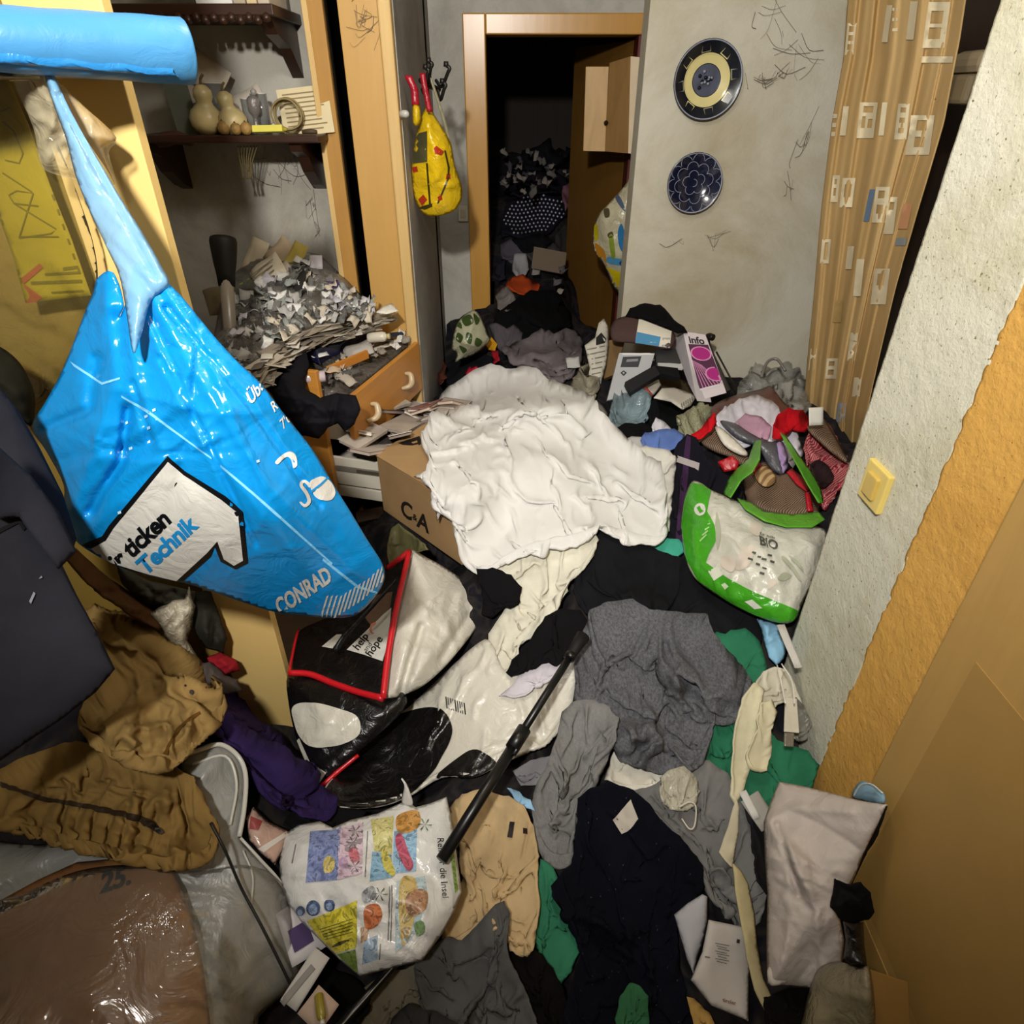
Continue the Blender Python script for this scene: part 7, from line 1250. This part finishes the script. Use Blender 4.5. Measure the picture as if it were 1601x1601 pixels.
pd([(480, 1440), (520, 1424), (558, 1408), (558, 1470), (556, 1482), (526, 1490), (500, 1466)], '#d6c61c', .002); pd([(527, 1492), (556, 1484), (560, 1522), (548, 1512)], '#6d8a2f', .002); pd([(570, 1420), (590, 1414), (597, 1432), (588, 1448), (572, 1452)], '#c4602c', .003, True); pd([(566, 1396), (582, 1386), (588, 1402), (570, 1412)], '#8f9296', .003, True); pd([(564, 1450), (576, 1448), (574, 1470), (564, 1474)], '#b58a60', .003); pd([(570, 1470), (590, 1462), (590, 1500), (566, 1508)], '#8aa6c0', .002)
pd([(620, 1378), (664, 1370), (668, 1400), (655, 1450), (640, 1470), (618, 1490), (618, 1430)], '#9fb7bd', .002); pd([(626, 1376), (648, 1374), (652, 1400), (645, 1450), (630, 1478), (624, 1440)], '#c2a352', .003, True); pd([(636, 1400), (656, 1390), (668, 1398), (664, 1422), (648, 1432), (636, 1424)], '#a8744c', .004, True); pd([(648, 1444), (660, 1440), (664, 1456), (652, 1464)], '#6f9455', .004, True)
for x, y, r in ((490, 1420, 11), (515, 1416, 9), (470, 1424, 7)): pd([(x+r*math.cos(a), y+r*1.1*math.sin(a)) for a in np.linspace(0, 6.28, 15)[:-1]], '#3f547f', .003); pd([(x+r*.6*math.cos(a), y+2+r*.7*math.sin(a)) for a in np.linspace(0, 6.28, 13)[:-1]], '#7f9ac4', .004)
pd([(704, 1330), (709, 1330), (716, 1392), (711, 1396)], '#7fa63a', .002)
for k in range(5): pd([(500+k*2, 1452+k*4), (552, 1436+k*5), (552, 1437.5+k*5), (501+k*2, 1453.5+k*4)], '#6f6a1a', .003)
for k in range(4): pd([(520+k*3, 1478-k*2), (534+k*4, 1474-k*2), (534+k*4, 1477-k*2), (520+k*3, 1481-k*2)], '#3f3c14', .0035)
for x0, y0, x1, y1 in ((574, 1300, 570, 1372), (608, 1386, 606, 1470), (612, 1384, 610, 1472), (594, 1476, 592, 1500), (462, 1320, 456, 1350)): pd([(x0, y0), (x0+1.6, y0), (x1+1.6, y1), (x1, y1)], '#7d7a78', .003)
lettering('handwritten_line', 'Reif für die Insel', (683, 1310), np.array([.09, .995])*14.5, np.array([.99, -.06])*15, flat('#23211f'), B, kb, .003, .0)
sheet('bag_corner', [(628, 1256), (632, 1230), (627, 1218), (637, 1232), (645, 1258)], plastic('#c9c8c3', .25, .5, 1, .05, .003), tps([(630, 1250, {'z': .47}), (630, 1220, {'z': .52}), (642, 1255, {'z': .47})]), thick=.003, amp=.003, edge=4, step=4, parent=kb)
# glossy photo pack and papers left of it
pkp = sheet('photo_pack', [(384, 1280), (396, 1262), (420, 1285), (452, 1300), (442, 1330), (430, 1352), (408, 1335), (390, 1315)], plastic('#c1a091', .15, .7, 1, .25, .004), lift=.01, thick=.012, amp=.012, freq=12, step=4, edge=5, label='glossy pink and white packet left of the picture printed bag', cat='packet', round_=False)
B = bvh(pkp); decal('white_band', [(398, 1330), (448, 1300), (450, 1306), (402, 1340)], paper('#d6cfc8'), B, pkp, .002, 6); decal('red_print', [(392, 1276), (410, 1284), (404, 1298), (390, 1296)], plastic('#94433f', .2, .6, 1, .3, 0), B, pkp, .002, 6)
for (x, y, w, h, r, c, lb) in ((474, 1452, .075, .10, .55, '#c7c3c4', 'white leaflet with a violet square under the picture printed bag'), (466, 1418, .05, .06, .7, '#9c9a98', 'grey barcode slip beside the plastic covered carton'), (478, 1530, .035, .09, -.5, '#bcb8b2', 'white paper strip on the black rags at the bottom'), (498, 1578, .05, .05, -.6, '#b39c8a', 'tan paper end at the lower edge'), (466, 1540, .07, .012, .9, '#8d8983', 'thin slide rule like strip near the bottom'), (420, 1298, .05, .04, .3, '#cfcac6', 'white tissue scrap beside the purple cloth')):
    o, c, u, v, n = chip('leaflet', x, y, {'z': .405}, w, h, r, (.25, .1), paper(c), lb, 'paper', .002, .06)
    if 'violet' in lb: mk('violet_square', [c+u*a*w+v*b*h+n*.004 for a, b in ((-.35, -.3), (.15, -.3), (.15, .1), (-.35, .1))], [(0, 1, 2, 3)], flat('#3f2a5a'), o)
bottle('battery_pack', at(498, 1556, z=.42), (.3, -.7, .1), .008, .05, plastic('#8a7a24', .3, .6, 1, .1, 0), flat('#b9b4a8', .3, .6), 'small gold tube with white cap at the lower edge')
# walking stick and a second rod
ws = thing('walking_stick', at(712, 1300, z=.46), 'black telescopic walking stick lying across the heap', 'walking stick'); a, b = at(908, 1000, z=.575), at(690, 1345, z=.485)
M_ST = plastic('#0d0c0c', .35, .5, 1, .1, 0)
tube('lower_shaft', [a.lerp(b, .08), a.lerp(b, .52)], .0095, M_ST, ws, 14); tube('upper_shaft', [a.lerp(b, .50), b], .0125, M_ST, ws, 14); tube('joint', [a.lerp(b, .47), a.lerp(b, .56)], .0165, M_ST, ws, 14); tube('clip', [a.lerp(b, .53)+Vector((.014, .004, .004)), a.lerp(b, .60)+Vector((.016, .004, .004))], .006, M_ST, ws, 8); tube('foot', [a.lerp(b, -.02), a.lerp(b, .03), a.lerp(b, .09)], [.019, .016, .013], flat('#121110', .7), ws, 14); tube('foot_ring', [a.lerp(b, .085), a.lerp(b, .11)], .0145, M_ST, ws, 14)
rd_ = thing('metal_rod', at(540, 1560, z=.36), 'thin dark rod with a pale edge at the bottom left of centre', 'rod'); a, b = at(622, 1502, z=.375), at(500, 1640, z=.37)
tube('shaft', [a, b], .008, M_ST, rd_, 10); tube('pale_edge', [a+Vector((.007, .003, .006)), b+Vector((.007, .003, .006))], .0016, flat('#8f8b84', .3, .6), rd_, 6)
# --- letters, strap and envelope at the right front
l1 = sheet('letter', [(1054, 1430), (1075, 1412), (1098, 1398), (1106, 1402), (1106, 1440), (1100, 1470), (1084, 1522), (1074, 1500)], paper('#a7a6aa', .05), lift=.005, thick=.008, amp=.01, step=5, edge=5, label='folded grey white sheet left of the printed letter', cat='paper', round_=False)
l2 = sheet('letter', [(1108, 1438), (1176, 1452), (1172, 1520), (1170, 1596), (1112, 1572), (1080, 1532), (1098, 1488)], paper('#b9b3ac', .05), lift=.012, thick=.008, amp=.008, step=5, edge=5, label='printed white letter in the right foreground', cat='letter', round_=False)
B = bvh(l2); tx = flat('#5c5852', .8)
for k in range(8): decal('text_line', [(1118+ (k % 3)*2, 1474+k*4), (1140-(k % 2)*4, 1478+k*4), (1140-(k % 2)*4, 1479.2+k*4), (1118+(k % 3)*2, 1475.2+k*4)], tx, B, l2, .0016, 9)
decal('stamp', [(1152, 1468), (1157, 1469), (1156, 1475), (1151, 1474)], flat('#2d2b2a'), B, l2, .0016, 6); decal('text_line', [(1094, 1494), (1110, 1496), (1110, 1498), (1094, 1496)], tx, B, l2, .0016, 8); lettering('printed_word', 'tiroler', (1130, 1566), (8, 2.2), (-1, -9), flat('#7a4a3c'), B, l2, .0016, .02)
cloth('belt', [(1146, 1262), (1152, 1248), (1156, 1262), (1154, 1300), (1146, 1356), (1134, 1346), (1124, 1332), (1138, 1292)], '#bdb49a', 'cream belt end pointing down on the grey hoodie', 'belt', crum=(1.0, 0), fine=0, wrk=(3, .003), rag=.6, lift=.01, thick=.006, amp=.003, step=4, edge=5, round_=False)
cloth('belt', [(1146, 1350), (1158, 1360), (1170, 1382), (1180, 1430), (1184, 1480), (1194, 1530), (1212, 1568), (1232, 1592), (1222, 1604), (1200, 1588), (1180, 1548), (1168, 1500), (1158, 1440), (1150, 1395)], '#b3a67e', 'long ochre cream belt running between letter and paper bag', 'belt', crum=(1.0, 0), fine=0, wrk=(4, .003), rag=.6, lift=.015, thick=.006, amp=.003, step=4, edge=5)
chip('printed_card', 1187, 1268, {'z': .40}, .05, .07, .5, (.4, .1), paper('#9b9890'), 'printed black and white card above the paper bag', 'card', .002, .05); chip('white_scrap', 1172, 1258, {'z': .41}, .018, .06, .35, (.4, 0), paper('#c9c7c0'), 'narrow white scrap beside the printed card', 'paper', .001, .1)
cloth('dark_rag', [(1180, 1250), (1200, 1270), (1205, 1340), (1200, 1400), (1185, 1380), (1175, 1310)], '#1b1a1c', 'dark rag behind the white paper bag', 'rag', thick=.01, amp=.01, step=5)
cloth('dark_rag', [(1195, 1560), (1230, 1545), (1280, 1545), (1275, 1640), (1200, 1640)], '#100d0c', 'black rag under the white paper bag', 'rag', thick=.01, amp=.02, step=6)
pbg = thing('paper_bag', at(1260, 1530, z=.28), 'crumpled white paper bag leaning at the yellow wall', 'bag')
ctP = [(1218, 1222, {'z': .47}), (1300, 1238, {'z': .55}), (1384, 1258, {'x': .690}), (1200, 1540, {'z': .30}), (1292, 1545, {'z': .31}), (1335, 1370, {'x': .66}), (1196, 1300, {'z': .42}), (1198, 1420, {'z': .36}), (1265, 1400, {'z': .44})]
sheet('bag_body', [(1218, 1222), (1260, 1230), (1300, 1240), (1345, 1252), (1386, 1258), (1372, 1290), (1350, 1335), (1336, 1372), (1322, 1400), (1312, 1430), (1320, 1470), (1316, 1510), (1296, 1546), (1250, 1544), (1200, 1538), (1198, 1480), (1200, 1400), (1196, 1340), (1194, 1285), (1206, 1250)], paper('#b7aca3', .06, .004), tps(ctP), thick=.012, amp=.02, freq=7, ang=-1.0, edge=8, step=4, back=.05, parent=pbg, round_=False, wrk=(34, .008), creases=[([(1200, 1282), (1235, 1330), (1275, 1420), (1290, 1540)], .02, 9), ([(1205, 1280), (1250, 1262), (1330, 1270)], .012, 7), ([(1215, 1290), (1250, 1400)], -.015, 8)], micro=.004)
sheet('folded_corner', [(1202, 1512), (1236, 1516), (1235, 1528), (1226, 1538), (1204, 1540)], paper('#c2b8ac', .05), tps([(1202, 1512, {'z': .335}), (1236, 1516, {'z': .34}), (1220, 1540, {'z': .325})]), thick=.003, amp=0, edge=3, step=5, parent=pbg)
m2 = sheet('face_mask', [(1332, 1246), (1340, 1226), (1352, 1221), (1368, 1230), (1382, 1240), (1384, 1254), (1372, 1258), (1350, 1252)], fabric('#7f9fb3', .1), tps([(1335, 1246, {'x': .70}), (1382, 1248, {'x': .70}), (1352, 1224, {'x': .705})]), thick=.012, amp=.01, freq=14, step=3, edge=5, back=.012, label='blue face mask stuck behind the white paper bag', cat='face mask')
tube('ear_loop', curve3([at(1334, 1246, x=.685), at(1345, 1228, x=.685), at(1362, 1226, x=.685), at(1380, 1240, x=.685)], 5), .0015, flat('#c9cfd2'), m2, 6)
cloth('black_pompom', [(1302, 1396), (1304, 1374), (1322, 1380), (1345, 1380), (1360, 1396), (1366, 1425), (1358, 1438), (1336, 1444), (1310, 1436), (1298, 1418)], '#050505', 'black woolly ball in front of the paper bag', 'wool ball', surf=tps([(1330, 1410, {'x': .60}), (1302, 1420, {'x': .585}), (1364, 1420, {'x': .63}), (1330, 1440, {'x': .60})]), thick=.03, amp=.012, freq=20, step=4, back=.05, edge=12, rough=1.0)
sheet('black_wrapper', [(1318, 1440), (1350, 1442), (1352, 1480), (1356, 1512), (1330, 1508), (1318, 1500), (1322, 1470)], plastic('#0a0a0b', .3, .5, 1, .2, .006), tps([(1318, 1440, {'x': .60}), (1350, 1442, {'x': .64}), (1356, 1512, {'x': .60}), (1320, 1504, {'x': .57})]), thick=.01, amp=.02, freq=14, step=4, edge=5, back=.03, label='shiny black wrapper below the black woolly ball', cat='wrapper', round_=False)
sheet('dark_gap_strip', [(1386, 1262), (1378, 1290), (1362, 1320), (1350, 1345), (1332, 1382), (1326, 1378), (1344, 1340), (1366, 1300), (1378, 1268)], fabric('#15100c'), tps([(1384, 1262, {'x': .708}), (1330, 1380, {'x': .69}), (1360, 1320, {'x': .70})]), thick=.01, amp=.003, step=4, edge=4, back=.01, label='dark strip in the gap between paper bag and door', cat='cloth')  # thin dark strip set into the gap beside the paper bag
sheet('clear_bag', [(1282, 1512), (1312, 1504), (1340, 1512), (1362, 1520), (1360, 1640), (1255, 1640), (1258, 1580), (1268, 1540)], plastic('#8f8366', .12, .8, .75, .12, .008, 26), tps([(1290, 1510, {'z': .40}), (1362, 1520, {'x': .60}), (1258, 1620, {'z': .33}), (1360, 1630, {'z': .42})]), thick=.02, amp=.03, freq=10, step=5, edge=8, back=.04, label='brownish clear plastic bag at the lower right edge', cat='bag')
quad_slab('cardboard_flap', [(1362, 1516), (1420, 1536), (1425, 1640), (1361, 1640)], [{'x': .62}, {'x': .69}, {'x': .66}, {'x': .60}], paper('#8f6c36'), None, .004); props([o for o in bpy.data.objects if o.name == 'cardboard_flap'][0], 'tan cardboard flap at the lower right against the door', 'cardboard')

# ------------------------------------------------------------------ left side: case, jacket, bag with carton
sheet('dark_bundle', [(-40, 530), (0, 542), (30, 566), (48, 598), (55, 625), (50, 665), (30, 655), (-40, 620)], fabric('#1e1d14', .5), tps([(0, 560, {'y': 1.12}), (50, 640, {'y': 1.10}), (-40, 600, {'y': 1.10}), (30, 650, {'y': 1.08})]), thick=.05, amp=.03, freq=10, step=5, back=.1, edge=12, label='dark camouflage bundle at the left picture edge', cat='bundle')
dfm = fabric('#27272d', .2, 420, .95, 0, .002)
dc = thing('dark_case', at(40, 1100, y=.66), 'dark slate felt case with a buckle flap at the left edge', 'case')
sheet('back_board', [(-60, 570), (0, 606), (28, 640), (62, 700), (98, 772), (120, 842), (112, 866), (92, 885), (40, 850), (-60, 800)], dfm, tps([(0, 606, {'y': .90}), (100, 772, {'y': .90}), (118, 850, {'y': .86}), (-60, 700, {'y': .84}), (0, 800, {'y': .82})]), thick=.010, amp=.004, freq=5, step=6, back=.05, edge=10, parent=dc, round_=False)
cf = sheet('front_board', [(-60, 690), (0, 735), (40, 790), (86, 860), (120, 930), (150, 985), (180, 1046), (150, 1082), (100, 1122), (40, 1162), (0, 1190), (-60, 1230)], dfm, tps([(0, 740, {'y': .80}), (86, 860, {'y': .80}), (180, 1046, {'y': .73}), (0, 1190, {'y': .62}), (-60, 900, {'y': .70}), (100, 1122, {'y': .67})]), thick=.010, amp=.004, freq=5, step=6, back=.06, edge=10, parent=dc, round_=False)
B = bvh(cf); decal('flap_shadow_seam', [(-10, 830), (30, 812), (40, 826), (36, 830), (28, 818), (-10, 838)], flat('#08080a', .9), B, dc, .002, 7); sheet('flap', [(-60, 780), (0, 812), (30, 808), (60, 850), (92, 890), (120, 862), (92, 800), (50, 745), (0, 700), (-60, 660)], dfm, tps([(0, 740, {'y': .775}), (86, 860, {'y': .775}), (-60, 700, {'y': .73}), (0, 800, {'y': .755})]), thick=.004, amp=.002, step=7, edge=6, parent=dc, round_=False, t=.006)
for pts in ([(45, 940), (52, 925), (55, 928), (48, 944)], [(60, 905), (64, 900), (66, 903)], [(12, 690), (30, 720), (60, 770), (80, 800), (78, 803), (56, 772), (26, 722)], [(8, 700), (12, 698), (12, 706)]): decal('scuff', pts, flat('#7e828a', .8), B, dc, .009 if pts[0][1] < 900 and False else .0035, 6)
M_MUS = dict(var=.18, weave=300)
cloth('brown_trim', [(95, 862), (120, 858), (160, 895), (210, 930), (260, 965), (250, 985), (200, 960), (150, 925)], '#4a3017', 'brown leather edge running under the blue bag', 'trim', surf=tps([(95, 862, {'y': 1.02}), (200, 940, {'y': 1.12}), (260, 975, {'y': 1.16}), (150, 895, {'y': 1.1})]), back=.03, thick=.02, amp=.01, step=5)
cloth('grey_cloth', [(180, 880), (230, 905), (280, 918), (305, 925), (300, 950), (270, 960), (230, 950), (190, 915)], '#45433a', 'dark grey cloth in the shade under the blue bag', 'cloth', surf=tps([(180, 880, {'y': 1.14}), (305, 930, {'y': 1.22}), (230, 950, {'y': 1.17}), (250, 905, {'y': 1.2})]), back=.04, thick=.02, amp=.02, step=5)
sheet('clear_bag', [(232, 958), (262, 945), (288, 935), (296, 918), (304, 950), (300, 975), (292, 1000), (310, 1028), (304, 1044), (285, 1030), (262, 1000)], plastic('#b3ab97', .12, .8, 1, .3, .012, 34), tps([(240, 955, {'y': 1.14}), (300, 930, {'y': 1.21}), (300, 1040, {'y': 1.16}), (270, 990, {'y': 1.15})]), back=.05, rag=2.5, round_=False, wrk=(20, .012), thick=.02, amp=.04, freq=16, step=4, edge=6, label='crumpled clear wrapping between mustard jacket and yellow board', cat='wrapping')
cloth('dark_pouch', [(298, 925), (330, 925), (342, 960), (356, 1000), (348, 1022), (325, 1015), (302, 985)], '#2b2a24', 'dark pouch in front of the yellow board', 'pouch', surf=tps([(300, 930, {'y': 1.23}), (340, 960, {'y': 1.24}), (345, 1020, {'y': 1.20}), (310, 990, {'y': 1.2})]), back=.05, thick=.03, amp=.01, step=4)
cloth('red_cloth', [(322, 1028), (345, 1020), (368, 1032), (375, 1048), (350, 1055), (330, 1050)], '#8e1c26', 'dark red cloth beside the yellow board', 'cloth', surf=tps([(325, 1030, {'y': 1.19}), (372, 1040, {'y': 1.22}), (350, 1055, {'y': 1.18})]), back=.04, thick=.02, amp=.01, step=4)
cloth('grey_rag', [(300, 1040), (330, 1035), (350, 1056), (372, 1062), (380, 1080), (350, 1085), (320, 1070)], '#4b4340', 'brownish grey rag above the purple cloth', 'rag', surf=tps([(305, 1040, {'y': 1.13}), (375, 1065, {'y': 1.18}), (340, 1075, {'y': 1.12})]), back=.05, thick=.02, amp=.015, step=4)
cloth('purple_trousers', [(325, 1120), (335, 1085), (352, 1060), (372, 1075), (392, 1110), (410, 1128), (440, 1148), (456, 1166), (472, 1190), (495, 1220), (528, 1246), (515, 1266), (470, 1262), (425, 1246), (398, 1225), (386, 1190), (360, 1160), (336, 1150)], '#2c1f4a', 'deep purple cloth below the yellow board', 'cloth', thick=.06, amp=.04, freq=7, ang=-.7, step=5, **M_MUS)
# plastic covered bag with a brown carton
gbag = thing('plastic_cover_bag', at(250, 1560, z=.4), 'dusty clear plastic bag over grey padding with a brown carton inside', 'bag')
pad = sheet('grey_padding', [(-60, 1345), (60, 1320), (180, 1310), (275, 1240), (285, 1190), (312, 1168), (345, 1160), (372, 1178), (386, 1210), (384, 1262), (376, 1310), (395, 1335), (432, 1372), (458, 1410), (476, 1455), (474, 1505), (450, 1548), (405, 1590), (360, 1660), (-60, 1660)], plastic('#8f8f8a', .35, .5, 1, .22, .008, 12), thick=.03, amp=.03, freq=7, ang=1.0, step=6, parent=gbag, wrk=(30, .012))
crt = sheet('brown_carton', [(-60, 1440), (0, 1408), (60, 1375), (120, 1348), (200, 1340), (262, 1344), (282, 1385), (302, 1440), (318, 1510), (336, 1660), (-60, 1660)], paper('#7d5632', .12, .002), lift=.02, thick=.01, amp=.004, freq=4, step=8, edge=5, parent=gbag, round_=False, soft=8)
B = bvh(crt); lettering('printed_number', '25.', (156, 1397), np.array([.93, -.30])*43, np.array([.12, -.99])*46, flat('#140e0a', .7), B, gbag, .004, .03); lettering('printed_number', 'r', (232, 1360), np.array([.93, -.30])*24, np.array([.12, -.99])*20, flat('#140e0a', .7), B, gbag, .004, .03)
for pts, w in (([(286, 1182), (315, 1172), (345, 1164), (372, 1182), (384, 1212), (382, 1262), (374, 1308)], .005), ([(300, 1195), (352, 1182), (370, 1225), (360, 1290)], .003), ([(376, 1310), (408, 1345), (440, 1382), (470, 1440)], .003), ([(380, 1330), (395, 1370), (392, 1420)], .002)):
    P, _ = hit(np.array(pts, float), .006, H); tube('white_welt', curve3([Vector(p) for p in P], 5), w, plastic('#c4c2b8', .3, .5, 1, .05, 0), gbag, 7)
fo = [(-60, 1440), (30, 1400), (120, 1362), (210, 1352), (300, 1362), (380, 1352), (430, 1372), (458, 1412), (476, 1455), (474, 1505), (450, 1548), (400, 1590), (350, 1660), (-60, 1660)]
sheet('clear_film', fo, film('#c4c2b8', .05, .10, .010, 10), lift=.012, thick=.012, amp=.010, freq=5, ang=.5, step=8, parent=gbag, t=.0008, soft=8)
# mustard jacket
cloth('mustard_jacket_lower', [(-60, 1240), (0, 1200), (50, 1175), (100, 1158), (160, 1160), (210, 1182), (262, 1192), (300, 1212), (322, 1245), (332, 1285), (326, 1325), (300, 1332), (262, 1338), (200, 1330), (130, 1312), (60, 1292), (0, 1275), (-60, 1260)], '#7f6538', 'mustard brown quilted sleeve with a zip above the plastic covered carton', 'jacket', crum=(1.12, 70, .6, .2), creases=[([(60+k*26, 1300), (70+k*26, 1270), (85+k*24, 1225)], -.012, 5) for k in range(9)]+[([(30+k*40, 1190), (60+k*40, 1200), (95+k*40, 1215)], -.012, 6) for k in range(6)]+[([(240, 1200), (250, 1260), (262, 1330)], .02, 9), ([(265, 1210), (280, 1270), (285, 1330)], -.016, 6), ([(140, 1170), (240, 1210), (320, 1260)], .016, 9)], lift=.05, thick=.09, amp=.04, freq=6, ang=.1, step=6, wrk=(50, .016), **M_MUS)
mj = [o for o in bpy.data.objects if o.name == 'mustard_jacket_lower'][0]; mj.name = 'quilted_sleeve'; B = bvh(mj)
decal('zip', [(0, 1222), (60, 1243), (140, 1258), (225, 1276), (248, 1290), (252, 1304), (240, 1300), (215, 1284), (140, 1266), (58, 1250), (0, 1230)], flat('#2d2010', .7), B, mj, .006, 5); decal('zip_pull', [(228, 1282), (246, 1290), (256, 1302), (248, 1306), (232, 1294)], flat('#191410', .4, .6), B, mj, .010, 6)
cloth('mustard_jacket', [(96, 896), (118, 888), (160, 915), (205, 945), (255, 985), (300, 1020), (330, 1058), (346, 1085), (338, 1108), (310, 1128), (286, 1150), (258, 1178), (228, 1182), (190, 1168), (150, 1148), (118, 1128), (130, 1095), (175, 1050), (150, 985), (120, 935)], '#8c7244', 'mustard brown jacket hanging out below the dark case', 'jacket', crum=(1.12, 70, .6, .8), lift=.06, thick=.09, amp=.04, freq=5, ang=-.8, step=6, wrk=(40, .013), creases=[([(130, 910), (220, 1000), (280, 1070), (285, 1110)], .02, 9), ([(110, 1125), (190, 1140), (260, 1150), (300, 1110)], -.02, 8), ([(160, 940), (250, 1020), (320, 1080)], -.012, 7)], **M_MUS)
mj = [o for o in bpy.data.objects if o.name == 'mustard_jacket'][0]; B = bvh(mj)
for (x, y, r) in ((300, 1082, 4), (290, 1072, 2), (278, 1060, 1.6), (322, 1075, 1.6), (286, 1058, 1.4)): decal('dark_spot', [(x+r*math.cos(a), y+r*math.sin(a)) for a in np.linspace(0, 6.28, 8)[:-1]], flat('#2a1a0e'), B, mj, .003, 5)
decal('cuff_seam', [(255, 1178), (275, 1140), (300, 1118), (312, 1112), (314, 1116), (290, 1132), (268, 1160), (262, 1180)], fabric('#5c3f17'), B, mj, .003, 6)
P, _ = hit(np.array([(330, 1288), (352, 1330), (378, 1390), (410, 1450), (440, 1510), (462, 1556)], float), .006, H)
tube('cable', curve3([Vector(p)+Vector((0, 0, .004)) for p in P], 6), .0028, flat('#1c1a17', .5), None, 7, label='thin black cord running over the plastic covered carton', cat='cord')
# green and brown crumpled carton under the cardboard box, and a dark slab added as black gap filler
cloth('snack_bag', [(605, 860), (612, 825), (622, 818), (650, 838), (668, 858), (640, 862), (612, 890)], '#5d5a3c', 'crumpled green brown packet under the cardboard box', 'packet', lift=.10, thick=.02, amp=.03, freq=14, step=4, edge=6, rough=.35)
for (x, y, w, h, r, c, lb) in ((540, 790, .10, .06, .3, '#3a2a1c', 'dark brown slab filling the black gap below the white drawer'),):
    chip('board', x+40, y+20, {'z': .42}, w, h, r, (.2, 0), wood('#3a2a1c'), lb, 'board', .02)
